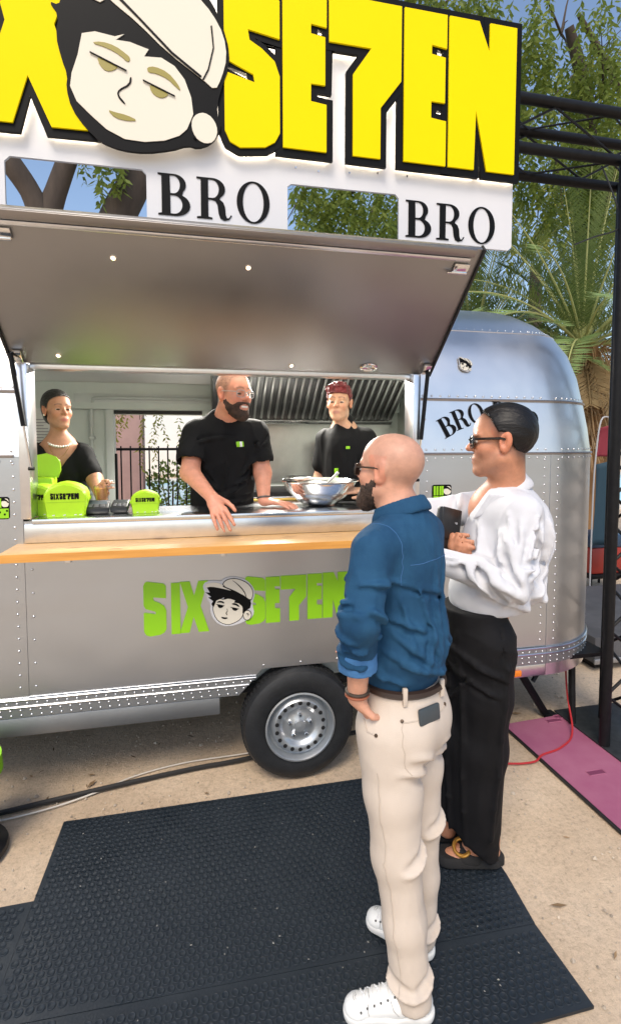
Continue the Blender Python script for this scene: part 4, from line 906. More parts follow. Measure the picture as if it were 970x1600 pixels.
# forked tree behind the sign at left
pepper_tree('dark forked trunk tree showing through the sign cut-out at far left',
    [([(-1.62, 6.35, 0), (-1.66, 6.35, 1.6), (-1.68, 6.35, 3.2), (-1.66, 6.3, 4.15)], [.30, .24, .21, .19]),
     ([(-1.64, 6.3, 4.1), (-1.74, 6.2, 4.40), (-1.95, 6.1, 4.72), (-2.4, 6.0, 5.4), (-2.9, 5.9, 6.6)], [.14, .11, .115, .10, .07]),
     ([(-1.64, 6.3, 4.1), (-1.50, 6.25, 4.45), (-1.34, 6.2, 4.84), (-1.05, 6.1, 5.5), (-.8, 6, 6.6)], [.14, .11, .10, .09, .06])],
    [((-1.02, 6.2, 5.35), (.35, .4, .16), .3), ((-2.6, 6, 6.2), (1.2, 1, .9), .6), ((-.5, 6.6, 6.6), (1.2, 1., .8), .6)], LEAFA, 3, 110)
pepper_tree('thick leaning trunk tree left of the first serif word',
    [([(-1.35, 6.9, 0), (-1.30, 6.9, 2.6), (-1.15, 6.8, 3.9), (-.90, 6.7, 4.48), (-.66, 6.7, 5.0), (-.3, 6.8, 6.3)], [.27, .22, .19, .20, .18, .12])],
    [((2.05, 6.8, 5.05), (.75, .5, .38), .5), ((1.6, 6.9, 5.3), (.6, .6, .4), .5), ((2.6, 7.0, 5.2), (.8, .7, .6), .8), ((.6, 6.9, 6.9), (1.3, 1., .8), .6)], LEAFA, 4, 120)
pepper_tree('spreading weeping tree filling the sky right of the sign',
    [([(6.6, 7.8, 0), (6.5, 7.7, 2.2), (6.2, 7.5, 4.8), (5.8, 7.0, 6.6), (5.2, 6.7, 7.6)], [.24, .20, .16, .12, .06]),
     ([(6.2, 7.5, 5.0), (6.6, 7.2, 6.2), (7.0, 7.0, 7.6)], [.12, .10, .05]), ([(6.3, 6.9, 7.0), (5.8, 6.7, 7.25), (5.2, 6.5, 7.6)], [.06, .05, .03])],
    [((3.0, 6.6, 7.3), (.9, .8, .55), .95), ((4.0, 6.6, 7.3), (.9, .8, .55), .9), ((5.0, 6.6, 7.4), (.9, .8, .6), .9), ((5.8, 6.7, 6.8), (.7, .8, .6), .8), ((2.2, 6.8, 7.4), (.8, .8, .45), .9), ((4.3, 6.9, 6.4), (.5, .6, .45), .5), ((5.2, 6.9, 5.9), (.8, .7, .6), .9), ((6.2, 6.8, 5.6), (.6, .7, .8), .8)], LEAFA, 5, 130)
pepper_tree('yellow green tree crown above the palm',
    [([(7.4, 10.2, 0), (7.3, 10.2, 3), (7.1, 10, 5.5)], [.22, .18, .10])],
    [((7.0, 9.8, 6.6), (1.3, .9, .7), .9), ((8.2, 9.8, 7.4), (1.2, .9, .9), .9), ((7.0, 9.9, 8.6), (1.6, .8, .9), .9), ((8.6, 10, 9.4), (1.4, .8, .9), .8), ((5.6, 10, 9.0), (1.2, .8, .8), .8)], LEAFB, 6, 110, leafL=.15)
pepper_tree('dark green tree behind the trailer roof, left of the palm',
    [([(4.6, 11, 0), (4.6, 11, 3), (4.5, 11, 4.6)], [.25, .2, .1])],
    [((4.8, 10.8, 4.6), (1.4, .9, 1.0), 1.1), ((6.2, 11, 4.2), (1.2, .9, 1.4), 1.1), ((7.6, 11, 4.0), (1.2, .9, 1.6), 1.1), ((8.8, 11, 4.6), (1.0, .9, 1.6), .9), ((3.4, 11, 6.6), (1.5, 1., .9), .9)], LEAFD, 8, 120, leafL=.15)
pepper_tree('pale leafy tree seen through the open trailer door',
    [([(.45, 9.4, 0), (.4, 9.4, 1.6), (.3, 9.2, 2.8)], [.14, .12, .07])],
    [((.15, 9.0, 2.45), (.6, .5, .6), .6), ((-.85, 8.2, 2.30), (.4, .4, .3), .25)], LEAFB, 9, 60, leafL=.09)
def bush(label, c, r_, m, seed, n=900, L=.09):
    rg_ = np.random.default_rng(seed); root = empty('shrub', (c[0], c[1], 0), label, 'shrub', 'shrubs by the pool'); lv = Leaves()
    for k in range(n):
        u = rg_.normal(0, 1, 3); u /= np.linalg.norm(u); p = np.array(c) + u * np.array(r_) * rg_.uniform(.2, 1) ** .5
        if p[2] < .05: continue
        d = u + rg_.normal(0, .5, 3); d /= np.linalg.norm(d); w = np.cross(d, rg_.normal(0, 1, 3)); w = w / np.linalg.norm(w) * L * .28; lv.leaf(p, d, w, L * rg_.uniform(.7, 1.3))
    lv.build('crown', m, root); mb = MB()
    for k in range(5): mb.tube([(c[0], c[1], 0), (c[0] + rg_.normal(0, .3) * r_[0], c[1] + rg_.normal(0, .3) * r_[1], c[2] + r_[2] * .4)], [.02, .008], 5)
    mb.build('stems', BARK, root)
bush('rounded green shrub behind the railing, left of the waiter', (-.5, 9.7, .75), (.55, .45, .6), LEAFA, 21)
bush('green shrub behind the banner at right edge', (4.6, 8.4, .9), (.9, .6, .9), LEAFA, 22, 1500)
bush('dark shrub beyond the trailer end', (3.4, 8.3, .6), (.6, .5, .6), LEAFD, 23, 900)

# palm
def palm(dx, dy, dz, label, seed, n, Lr):
    root = empty('palm_tree', (5.95 + dx, 6.9 + dy, 0), label, 'tree')
    c = Vector((5.75 + dx, 6.9 + dy, 3.15 + dz)); rg_ = np.random.default_rng(seed)
    TR = mat('palm_trunk', (.16, .085, .035), .95, col2=(.30, .17, .07), vscale=6., stretch=(1, 1, .3), bump=.8, bscale=20.)
    MB().tube([(6.0 + dx, 6.9 + dy, 0), (5.97 + dx, 6.9 + dy, 1.2), (5.88 + dx, 6.9 + dy, 2.3), (5.75 + dx, 6.9 + dy, 3.15 + dz)], [.24, .22, .30, .22], 14).build('trunk', TR, root)
    fb = MB()
    for k in range(700):                  # fibre and cut frond stubs
        a = rg_.uniform(0, 6.28); z = rg_.uniform(1.5, 3.15 + dz); rr_ = .25 + .05 * math.sin(z * 9); p = Vector((5.84 + dx + rr_ * math.cos(a), 6.9 + dy + rr_ * math.sin(a), z))
        d = Vector((math.cos(a) * .5, math.sin(a) * .5, rg_.uniform(-1.2, .35))); L = rg_.uniform(.12, .42)
        fb.tube([p, p + d * L * .5, p + d * L + Vector((0, 0, -.12 * L))], [.013, .010, .003], 4)
    fb.build('fibre', mat('palm_fibre', (.30, .17, .07), .9, col2=(.42, .30, .17), vscale=4.), root, kind='stuff')
    FR_ = mat('palm_leaf', (.14, .215, .07), .45, col2=(.23, .30, .105), vscale=1.5, spec=.35); RA = mat('palm_rachis', (.42, .44, .17), .5)
    FD = mat('dry_frond', (.30, .20, .09), .8, col2=(.40, .29, .14), vscale=5.)
    for k in range(n):
        a = k * 2.399 + .4; dry = k >= n - 12; el = R(84 - 96 * (k / n) + rg_.normal(0, 5)) if not dry else R(rg_.uniform(-75, -35)); L = rg_.uniform(*Lr) * (.42 if dry else 1)
        d = Vector((math.cos(a) * math.cos(el), math.sin(a) * math.cos(el), math.sin(el))); p = Vector(c); pts = [p.copy()]; N = 16
        for i in range(N):
            d = (d + Vector((0, 0, -.035 - .02 * i / N - (.02 if k > 20 else 0)))).normalized(); p = p + d * L / N; pts.append(p.copy())
        fr = MB().tube(pts, [.022 * (1 - .85 * i / N) for i in range(N + 1)], 5).build('frond', FD if dry else RA, root)
        lv = Leaves()
        for i in range(N * 4):
            t = .12 + .87 * i / (N * 4); j = t * N; q = pts[int(j)].lerp(pts[min(int(j) + 1, N)], j - int(j)); tan = (pts[min(int(j) + 1, N)] - pts[int(j)]).normalized()
            side = tan.cross(Vector((0, 0, 1))); side = side.normalized() if side.length > .05 else Vector((-math.sin(a), math.cos(a), 0)); upv = side.cross(tan)
            ll = .42 * math.sin(math.pi * min(1, .22 + t * .72)) ** .7
            for sg in (-1, 1):
                dd_ = (side * sg * 1. + tan * .75 + upv * .22 + Vector(rg_.normal(0, .07, 3))).normalized(); w = tan.cross(dd_).cross(dd_).normalized() * .0088
                lv.leaf(q[:], dd_[:], np.array((w + upv * .004)[:]), ll * rg_.uniform(.85, 1.1))
        lv.build('leaflets', FD if dry else FR_, fr)['kind'] = 'stuff'
palm(0, 0, 0, 'feathery date palm with shaggy brown trunk right of the trailer end', 11, 60, (2.2, 2.9))
palm(-.95, 1.6, .0, 'second date palm further back, fronds rising behind the trailer roof', 12, 56, (2.4, 3.1))
# ------------------------------------------------------------------ implicit-surface modelling for people
def ax_pieces(lo, hi, h, fine=()):
    """axis samples: step h, finer inside the intervals fine=[(a,b,hf)]"""
    xs = [lo]
    while xs[-1] < hi:
        st = h
        for a, b, hf in fine:
            if a - .5 * h <= xs[-1] <= b: st = min(st, hf)
        xs.append(xs[-1] + st)
    return np.array(xs, np.float32)
class Field:
    def __init__(s, lo, hi, h, fx=(), fy=(), fz=()):
        s.ax = [ax_pieces(lo[i], hi[i], h, f) for i, f in enumerate((fx, fy, fz))]; s.h = h
        s.D = np.full([len(a) for a in s.ax], .08, np.float32)
    def sl(s, lo, hi):
        r = []
        for i in range(3):
            a = int(np.searchsorted(s.ax[i], lo[i])); b = int(np.searchsorted(s.ax[i], hi[i]))
            if b - a < 1: return None
            r.append(slice(a, b))
        return tuple(r)
    def xyz(s, sl): return s.ax[0][sl[0]][:, None, None], s.ax[1][sl[1]][None, :, None], s.ax[2][sl[2]][None, None, :]
    def put(s, sl, d, k, mode):
        o = s.D[sl]
        if mode == 'add': a, b = o, d
        elif mode == 'sub': a, b = -o, d
        if k > 1e-5:
            hh = np.maximum(k - np.abs(a - b), 0) / k; r = np.minimum(a, b) - hh * hh * k * .25
        else: r = np.minimum(a, b)
        s.D[sl] = r if mode == 'add' else -r
    def cap(s, a, b, ra, rb=None, k=.01, flat=None, mode='add'):
        rb = ra if rb is None else rb; a = np.array(a, float); b = np.array(b, float); m = max(ra, rb) + k + .03
        sl = s.sl(np.minimum(a, b) - m, np.maximum(a, b) + m)
        if sl is None: return s
        X, Y, Z = s.xyz(sl); d = b - a; L2 = max(float(d @ d), 1e-9)
        px, py, pz = X - a[0], Y - a[1], Z - a[2]; t = np.clip((px * d[0] + py * d[1] + pz * d[2]) / L2, 0, 1)
        qx, qy, qz = px - t * d[0], py - t * d[1], pz - t * d[2]
        if flat is not None:
            n, f = flat; n = np.array(n, float); n /= np.linalg.norm(n); w = (qx * n[0] + qy * n[1] + qz * n[2]) * (f - 1)
            qx, qy, qz = qx + w * n[0], qy + w * n[1], qz + w * n[2]
        dist = np.sqrt(qx * qx + qy * qy + qz * qz) - (ra + t * (rb - ra))
        s.put(sl, dist.astype(np.float32), k, mode); return s
    def chain(s, pts, rs, k=.015, flat=None, mode='add'):
        for i in range(len(pts) - 1): s.cap(pts[i], pts[i + 1], rs[i], rs[i + 1], k, flat, mode)
        return s
    def ell(s, c, r, rot=None, k=.015, mode='add'):
        c = np.array(c, float); r = np.array(r, float); m = max(r) + k + .03; sl = s.sl(c - m, c + m)
        if sl is None: return s
        X, Y, Z = s.xyz(sl); px, py, pz = X - c[0], Y - c[1], Z - c[2]
        if rot is not None:
            rot = np.array(rot); px, py, pz = (px * rot[0, i] + py * rot[1, i] + pz * rot[2, i] for i in range(3))
        k0 = np.sqrt((px / r[0]) ** 2 + (py / r[1]) ** 2 + (pz / r[2]) ** 2); k1 = np.sqrt((px / r[0] ** 2) ** 2 + (py / r[1] ** 2) ** 2 + (pz / r[2] ** 2) ** 2) + 1e-6
        s.put(sl, (k0 * (k0 - 1) / k1).astype(np.float32), k, mode); return s
    def box(s, c, hf, rot=None, rd=.005, k=.005, mode='add'):
        c = np.array(c, float); m = float(np.linalg.norm(hf)) + k + .03; sl = s.sl(c - m, c + m)
        if sl is None: return s
        X, Y, Z = s.xyz(sl); px, py, pz = X - c[0], Y - c[1], Z - c[2]
        if rot is not None:
            rot = np.array(rot); px, py, pz = (px * rot[0, i] + py * rot[1, i] + pz * rot[2, i] for i in range(3))
        qx, qy, qz = (np.abs(p) - (hf[i] - rd) for i, p in enumerate((px, py, pz)))
        d = np.sqrt(np.maximum(qx, 0) ** 2 + np.maximum(qy, 0) ** 2 + np.maximum(qz, 0) ** 2) + np.minimum(np.maximum(qx, np.maximum(qy, qz)), 0) - rd
        s.put(sl, d.astype(np.float32), k, mode); return s
    def cut(s, fn, k=0.):
        """keep where fn(X,Y,Z) < 0"""
        X, Y, Z = s.xyz((slice(None),) * 3); g = fn(X, Y, Z).astype(np.float32); g = np.broadcast_to(g, s.D.shape)
        s.D = np.maximum(s.D, g); return s
    def surf(s, o, d, tmax=.35, outer=False):
        o = np.array(o, float); d = nrm(d); t = np.arange(0, tmax, .003); P = o + t[:, None] * d
        ix = [np.clip(np.searchsorted(s.ax[i], P[:, i]), 0, len(s.ax[i]) - 1) for i in range(3)]; v = s.D[ix[0], ix[1], ix[2]]
        j = int(np.argmax(v > 0)) if not outer else min(int(np.nonzero(v < 0)[0].max()) + 1 if (v < 0).any() else 0, len(t) - 1); return P[j], d
    def fold(s, rays, r=.008, k=.014, valley=.006, side=None):
        pts = [s.surf(o, d) for o, d in rays]; P = [p for p, _ in pts]; Dn = [d for _, d in pts]; n = len(P); rs = [r * (.35 + .65 * math.sin(math.pi * (i + .5) / n)) for i in range(n)]
        for i in range(n - 1): s.cap(P[i] - Dn[i] * r * .25, P[i + 1] - Dn[i + 1] * r * .25, rs[i], rs[i + 1], k)
        if valley:
            tv = nrm(P[-1] - P[0]); sv = nrm(np.cross(tv, Dn[n // 2])) * (side or 1)
            for i in range(n - 1): s.cap(P[i] + sv * r * 1.9 + Dn[i] * valley * .3, P[i + 1] + sv * r * 1.9 + Dn[i + 1] * valley * .3, valley * rs[i] / r, valley * rs[i + 1] / r, k * .8, None, 'sub')
        return s
    def limb_folds(s, a, b, specs, e1, r=.008, n=7, k=.014, va=.006):
        """specs: (t0, angle0, dt, dangle[, r]) ; e1 = zero-angle direction around the axis a->b"""
        a, b = np.array(a, float), np.array(b, float); ax = nrm(b - a); e1 = nrm(np.array(e1) - ax * np.dot(e1, ax)); e2 = np.cross(ax, e1)
        for q in specs:
            rays = []
            for i in range(n):
                u = i / (n - 1); th = R(q[1] + q[3] * u); rays.append((a + (b - a) * (q[0] + q[2] * u), e1 * math.cos(th) + e2 * math.sin(th)))
            s.fold(rays, q[4] if len(q) > 4 else r, k, va)
        return s
    def mesh(s):
        D = s.D; S = D < 0; nx, ny, nz = D.shape
        c = np.zeros((nx - 1, ny - 1, nz - 1), np.uint8)
        for i in (0, 1):
            for j in (0, 1):
                for k in (0, 1): c += S[i:nx - 1 + i, j:ny - 1 + j, k:nz - 1 + k]
        I = np.argwhere((c > 0) & (c < 8)); n = len(I); idx = np.full(c.shape, -1, np.int32); idx[I[:, 0], I[:, 1], I[:, 2]] = np.arange(n)
        acc = np.zeros((n, 3)); cnt = np.zeros(n)
        cor = [(i, j, k) for i in (0, 1) for j in (0, 1) for k in (0, 1)]
        val = {q: D[I[:, 0] + q[0], I[:, 1] + q[1], I[:, 2] + q[2]].astype(float) for q in cor}
        pos = {q: np.stack([s.ax[a][I[:, a] + q[a]] for a in range(3)], -1).astype(float) for q in cor}
        for p in cor:
            for a in range(3):
                if p[a] == 1: continue
                q = tuple(p[b] + (1 if b == a else 0) for b in range(3)); va, vb = val[p], val[q]; m = (va < 0) != (vb < 0)
                t = np.where(m, va / np.where(np.abs(va - vb) < 1e-9, 1, va - vb), 0)
                acc += np.where(m[:, None], pos[p] + t[:, None] * (pos[q] - pos[p]), 0); cnt += m
        V = acc / cnt[:, None]; F = []
        for a in range(3):
            b, e = (a + 1) % 3, (a + 2) % 3
            s0 = [slice(None)] * 3; s1 = [slice(None)] * 3; s0[a] = slice(0, D.shape[a] - 1); s1[a] = slice(1, None)
            ch = S[tuple(s0)] != S[tuple(s1)]; E_ = np.argwhere(ch); E_ = E_[(E_[:, b] > 0) & (E_[:, e] > 0) & (E_[:, b] < D.shape[b] - 1) & (E_[:, e] < D.shape[e] - 1)]
            fl = S[E_[:, 0], E_[:, 1], E_[:, 2]]
            def cell(db, de): q = E_.copy(); q[:, b] -= db; q[:, e] -= de; return idx[q[:, 0], q[:, 1], q[:, 2]]
            quad = np.stack([cell(1, 1), cell(0, 1), cell(0, 0), cell(1, 0)], -1); quad[~fl] = quad[~fl][:, ::-1]; F.append(quad)
        F = np.concatenate(F); F = F[(F >= 0).all(1)]
        return V, F
def vnormals(V, F):
    n = np.cross(V[F[:, 2]] - V[F[:, 0]], V[F[:, 3]] - V[F[:, 1]]); N = np.zeros_like(V)
    for i in range(4): np.add.at(N, F[:, i], n)
    return N / (np.linalg.norm(N, axis=1, keepdims=True) + 1e-12)
def relax(V, F, it=1, lam=.5):
    for _ in range(it):
        A = np.zeros_like(V); C = np.zeros(len(V))
        for i in range(4):
            j = (i + 1) % 4
            np.add.at(A, F[:, i], V[F[:, j]]); np.add.at(C, F[:, i], 1); np.add.at(A, F[:, j], V[F[:, i]]); np.add.at(C, F[:, j], 1)
        V = V + lam * (A / np.maximum(C, 1)[:, None] - V)
    return V
from mathutils import noise as mnoise
def folds(V, N, amp, basis, freq, seed=0., sharp=2.):
    """ridged folds: basis rows = (along, across, across2), freq per axis"""
    B = np.array(basis, float); B /= np.linalg.norm(B, axis=1, keepdims=True); U = (V @ B.T) * np.array(freq) + seed
    w = np.array([mnoise.noise(Vector(u)) for u in U]); w2 = np.array([mnoise.noise(Vector(u * 2.1 + 7.7)) for u in U])
    r_ = (1 - np.abs(w) * 1.8).clip(0, 1) ** sharp - .35 + .35 * w2
    a = amp if not callable(amp) else amp(V)
    return V + N * (r_ * a)[:, None]
def qmesh(name, V, F, m, parent=None, colors=None):
    if np.einsum('ij,ij->i', V[F[:, 0]], np.cross(V[F[:, 1]], V[F[:, 2]])).sum() < 0: F = F[:, ::-1]
    me = bpy.data.meshes.new(name); me.vertices.add(len(V)); me.vertices.foreach_set('co', V.astype(np.float32).ravel()); k = len(F)
    me.loops.add(k * 4); me.loops.foreach_set('vertex_index', F.astype(np.int32).ravel()); me.polygons.add(k); me.polygons.foreach_set('loop_start', np.arange(k) * 4)
    me.update(calc_edges=True); me.polygons.foreach_set('use_smooth', [True] * k)
    if colors is not None:
        at = me.color_attributes.new('Col', 'FLOAT_COLOR', 'POINT'); at.data.foreach_set('color', np.concatenate([colors, np.ones((len(V), 1))], 1).astype(np.float32).ravel())
    me.materials.append(m); return link(name, me, parent)
def nrm(v): v = np.array(v, float); return v / np.linalg.norm(v)
class HF:
    """head frame: origin between the eyes' level and ear, columns right/forward/up"""
    def __init__(s, o, fwd, up=(0, 0, 1), sc=1.):
        f = nrm(fwd); r_ = nrm(np.cross(f, up)); u = np.cross(r_, f); s.o = np.array(o, float); s.R = np.stack([r_, f, u], 1); s.s = sc
    def w(s, p): return s.o + s.R @ (np.array(p, float) * s.s)
    def loc(s, V): return (V - s.o) @ s.R / s.s
    def grid(s, X, Y, Z):
        x, y, z = X - s.o[0], Y - s.o[1], Z - s.o[2]; return tuple((x * s.R[0, i] + y * s.R[1, i] + z * s.R[2, i]) / s.s for i in range(3))
def head(F, h, neck_to, female=False, smile=0., jaw=1., neck_r=.056, nose=1., bald=False):
    e = lambda c, r, k=.015, mode='add', rot=None: F.ell(h.w(c), np.array(r) * h.s, h.R if rot is None else h.R @ rot, k * h.s, mode)
    c = lambda a, b, ra, rb, k=.015, mode='add': F.cap(h.w(a), h.w(b), ra * h.s, rb * h.s, k * h.s, None, mode)
    e((0, -.018, .040), (.073, .094, .080)); e((0, .012, .030), (.066, .078, .076), .03)
    e((0, .028, -.045), (.057 * jaw, .058, .075), .03)
    c((.050 * jaw, .0, -.062), (.016, .066, -.104), .017, .016, .03); c((-.050 * jaw, .0, -.062), (-.016, .066, -.104), .017, .016, .03)
    e((0, .070, -.104), (.022, .018, .016), .02)
    for q in (-1, 1):
        e((q * .040, .056, -.028), (.022, .022, .022), .03); e((q * .030, .072, .022), (.026, .012, .008), .016)
        e((q * .031, .093, -.002), (.018, .014, .011), .012, 'sub')
        e((q * .0125 * nose, .093, -.030), (.008, .010, .007), .008)
        e((q * .075, -.012, -.004), (.0085, .022, .035), .005); e((q * .081, -.020, .004), (.0065, .014, .026), .006); e((q * .079, -.006, -.028), (.008, .011, .013), .006); e((q * .086, -.006, -.002), (.008, .010, .018), .005, 'sub')
        e((q * .031, .0685, .0045), (.0168, .0168, .0085), .004); e((q * .031, .0675, -.010), (.0160, .0160, .0075), .004)      # lids
    c((0, .080, .014), (0, .104 * 1, -.024), .0075, .0105 * nose, .010); e((0, .106, -.026), (.011 * nose, .010, .009), .008)
    e((0, .074, -.066), (.030, .018, .020), .02)
    lw = .023 + .010 * smile
    e((0, .086 - .002 * smile, -.062 + .002 * smile), (lw, .008, .0048), .006); e((0, .085 - .002 * smile, -.0745 - .006 * smile), (lw * .85, .009, .0058), .006)
    if smile: e((0, .094, -.0685), (lw * .8, .012, .0055), .004, 'sub')
    else: c((-.02, .096, -.0685), (.02, .096, -.0685), .0022, .0022, .003, 'sub')
    F.cap(h.w((0, -.022, -.055)), np.array(neck_to, float), neck_r * h.s, neck_r * h.s * 1.06, .03)
def face_colors(V, h, skin, hairline=None, haircol=(.02, .015, .012), fade=.014, lip=(.45, .16, .13), brow=(.05, .03, .02), stubble=None, blush=.0, scalp=None, browt=1.):
    C = np.tile(np.array(skin, float), (len(V), 1)); L = h.loc(V); x, y, z = L[:, 0], L[:, 1], L[:, 2]; ax_ = np.abs(x)
    near = (np.abs(L) < .16).all(1)
    def mix(w, c): 
        w = np.clip(w, 0, 1) * near; C[:] = C * (1 - w[:, None]) + np.array(c) * w[:, None]
    g = lambda v, s_: np.exp(-(v / s_) ** 2)
    red = np.array(skin) * np.array((1.08, .78, .72))
    mix(.55 * g(ax_ - .045, .022) * g(z + .035, .022) * (y > .02), red); mix(.5 * g(x, .018) * g(z + .027, .014) * (y > .085), red); mix(.6 * (ax_ > .070) * (np.abs(z) < .05) * (np.abs(y) < .035), red)
    if hairline is not None:
        d = np.interp(y, *hairline) - z; w = np.clip(1 - d / fade, 0, 1) * (ax_ < .0795); mix(w * .8, haircol)
    if stubble is not None:
        w = np.clip((-.028 - z + .5 * np.clip(.05 - y, -.03, .06) * 0) / .015, 0, 1) * np.clip((y + .005) / .03, 0, 1) * np.clip((z + .16) / .04, 0, 1); mix(w * .42, stubble)
    if scalp is not None:
        w = np.clip((z - np.interp(y, [-.12, -.06, -.03, .0, .02, .05, .09], [-.06, -.05, .0, .01, .04, .075, .085])) / .02, 0, 1); mix(w * .30, scalp)
    zb = .026 + .004 * np.sin((ax_ - .012) / .04 * 3.14) - .1 * np.clip(ax_ - .035, 0, 1)
    mix(g(z - zb, .0042) * (ax_ > .011) * (ax_ < .052) * (y > .04) * .72 * browt, brow)
    mix(np.clip(1.3 - (((z + .0685) / .0115) ** 2 + (x / .027) ** 2), 0, 1) * (y > .074) * .8, lip)
    return C
def eyes(h, parent, iris=(.06, .03, .015), gaze=(0, 0)):
    ew = mat('eye_white', (.55, .50, .47), .15, spec=.6); ei = mat('iris_%s' % str(iris), iris, .1, spec=.7)
    for q in (-1, 1):
        mb = MB().lathe([(.0146 * math.sin(R(a)), .0146 * math.cos(R(a))) for a in range(4, 181, 11)], (0, 0, 0), (0, 0, 1), 18)
        me = bpy.data.meshes.new('eye'); d = nrm((gaze[0], 1, gaze[1]))
        rot = Vector((0, 0, 1)).rotation_difference(Vector(h.R @ d)).to_matrix().to_4x4()
        Rh = Matrix(h.R.tolist()).to_4x4(); M = Matrix.Translation(h.w((q * .031, .0740, -.003))) @ Rh @ Matrix.Diagonal((1.05, 1., .52, 1)) @ Rh.transposed() @ rot @ Matrix.Scale(h.s, 4)
        me.from_pydata([tuple(M @ Vector(v)) for v in mb.v], [], mb.f); me.materials.append(ew); me.materials.append(ei)
        for p in me.polygons: p.material_index = 1 if p.index < 18 * 4 else 0; p.use_smooth = True
        me.update(); link('eye', me, parent)
def rnd_specs(n, seed, t=(.1, .9), ang=(-180, 180), dt=(-.2, .2), da=(40, 110), r=(.005, .009)):
    g = np.random.default_rng(seed); return [(g.uniform(*t), g.uniform(*ang), g.uniform(*dt), g.uniform(*da) * g.choice((-1, 1)), g.uniform(*r)) for _ in range(n)]
def hand(F, wrist, d, n, size=1., curl=(.25, .3, .35, .4), spread=.08, thumb=1, tcurl=.5, wr=.026):
    """palm from the wrist along d, palm faces n, thumb on side = thumb * (d x n)"""
    d = nrm(d); n = nrm(np.array(n) - d * np.dot(n, d)); s_ = np.cross(d, n) * thumb; w = np.array(wrist, float); z = size
    F.cap(w, w + d * .03 * z, wr, .030 * z, .02, (n, 1.5))
    F.cap(w + d * .03 * z + s_ * .012 * z, w + d * .082 * z + s_ * .016 * z, .022 * z, .020 * z, .012, (n, 1.55)); F.cap(w + d * .03 * z - s_ * .012 * z, w + d * .078 * z - s_ * .018 * z, .022 * z, .019 * z, .012, (n, 1.6))
    for i in range(4):
        off = (.031 - .021 * i) * z; L = (.043, .048, .045, .036)[i] * z; p = w + d * (.086 - .004 * abs(i - 1.2)) * z + s_ * off; a = 0.; rr = (.0100, .0102, .0097, .0088)[i] * z
        fd = nrm(d + s_ * spread * (1.5 - i))
        for j, (ll, rj) in enumerate(((1., 1.), (.62, .93), (.5, .84))):
            a += curl[i] * (1.1 if j == 1 else .9); v = fd * math.cos(a) + n * math.sin(a); q = p + v * L * ll; F.cap(p, q, rr * rj, rr * rj * .93, .004); p = q
    p = w + d * .018 * z + s_ * .024 * z; v = nrm(d * .75 + s_ * .75 + n * .35); q = p + v * .042 * z; F.cap(p, q, .0155 * z, .0115 * z, .012)
    v = nrm(d * (1.) + s_ * (.45 - tcurl * .5) + n * .5 * tcurl); r2 = q + v * .034 * z; F.cap(q, r2, .0112 * z, .0098 * z, .005)
    v = nrm(d + s_ * (.2 - tcurl * .6) + n * .6 * tcurl); F.cap(r2, r2 + v * .026 * z, .0098 * z, .0078 * z, .004)
def skin_mat(name, **k): return mat(name, rough=.46, attr='Col', var=.20, vscale=38., vdetail=6., bump=.10, bscale=260., sss=.10, spec=.42, **k)
SKIN = skin_mat('skin')
def strand_bump(h, st=.9, lat=1., up=1.):
    e_ = Matrix(h.R.T.tolist()).to_euler('XYZ'); return [dict(scale=1., strength=st, dist=.006, detail=4., rot=tuple(e_), stretch=(260 * lat, 22, 230 * up), distort=.3)]
def skull(B, h, off=.003):
    B.ell(h.w((0, -.018, .040)), (np.array((.073, .094, .080)) + off) * h.s, h.R, .015 * h.s); B.ell(h.w((0, .012, .030)), (np.array((.066, .078, .076)) + off) * h.s, h.R, .03 * h.s)
def hair_field(h, ext=.17, hh=.0035):
    o = h.o; e_ = ext * h.s; return Field(o - e_, o + e_, hh)
def hairline_cut(F, h, ys, zs, extra=None, front=None):
    def g(X, Y, Z):
        x, y, z = h.grid(X, Y, Z); v = (np.interp(y, ys, zs) - z) * .8 * h.s
        if extra is not None: v = np.maximum(v, extra(x, y, z) * h.s)
        return v
    F.cut(g)
def strands(V, N, h, amp, ax, freq, seed=0.):
    L = h.loc(V); B = np.array(ax, float); U = (L @ B.T) * np.array(freq) + seed
    w = np.array([mnoise.noise(Vector(u)) for u in U]); return V + N * (w * amp)[:, None]
# ------------------------------------------------------------------ people
def A(*v): return np.array(v, float)
def perp(f): f = nrm(f); return np.array([-f[1], f[0], 0.])         # left-hand side of forward f
def glasses(h, parent, fm, lm, hgt=.019, wid=.026, thick=.0022, arm=.0022, solid=False):
    g = None
    for q in (-1, 1):
        rim = []
        for k in range(24):
            a = 2 * math.pi * k / 24; cx, cz = math.cos(a), math.sin(a); cx = math.copysign(abs(cx) ** .6, cx); cz = math.copysign(abs(cz) ** .6, cz)
            rim.append(h.w((q * .034 + wid * cx, .099 - .35 * (abs(q * .034 + wid * cx) - .01) ** 1.0 * .45, -.003 + hgt * cz)))
        o = MB().tube(rim, thick * h.s, 6, closed=True).build('glasses' if g is None else 'rim', fm, parent if g is None else g)
        if g is None: g = o
        MB().add(rim, [tuple(range(24))]).build('lens', lm, g, smooth=0)
        MB().tube([h.w((q * .060, .088, .006)), h.w((q * .073, .05, .007)), h.w((q * .079, .0, .008)), h.w((q * .078, -.018, .004))], arm * h.s, 6).build('temple', fm, g)
    MB().tube([h.w((-.009, .099, .002)), h.w((0, .104, .005)), h.w((.009, .099, .002))], thick * h.s, 6).build('bridge', fm, g)
    return g
def ring_pts(c, rx, ry, fx, n=20, tilt=0., z2=None):
    fx = nrm(fx); lx = perp(fx); return [np.array(c) + fx * rx * math.cos(2 * math.pi * k / n) + lx * ry * math.sin(2 * math.pi * k / n) + A(0, 0, tilt * math.cos(2 * math.pi * k / n)) for k in range(n)]
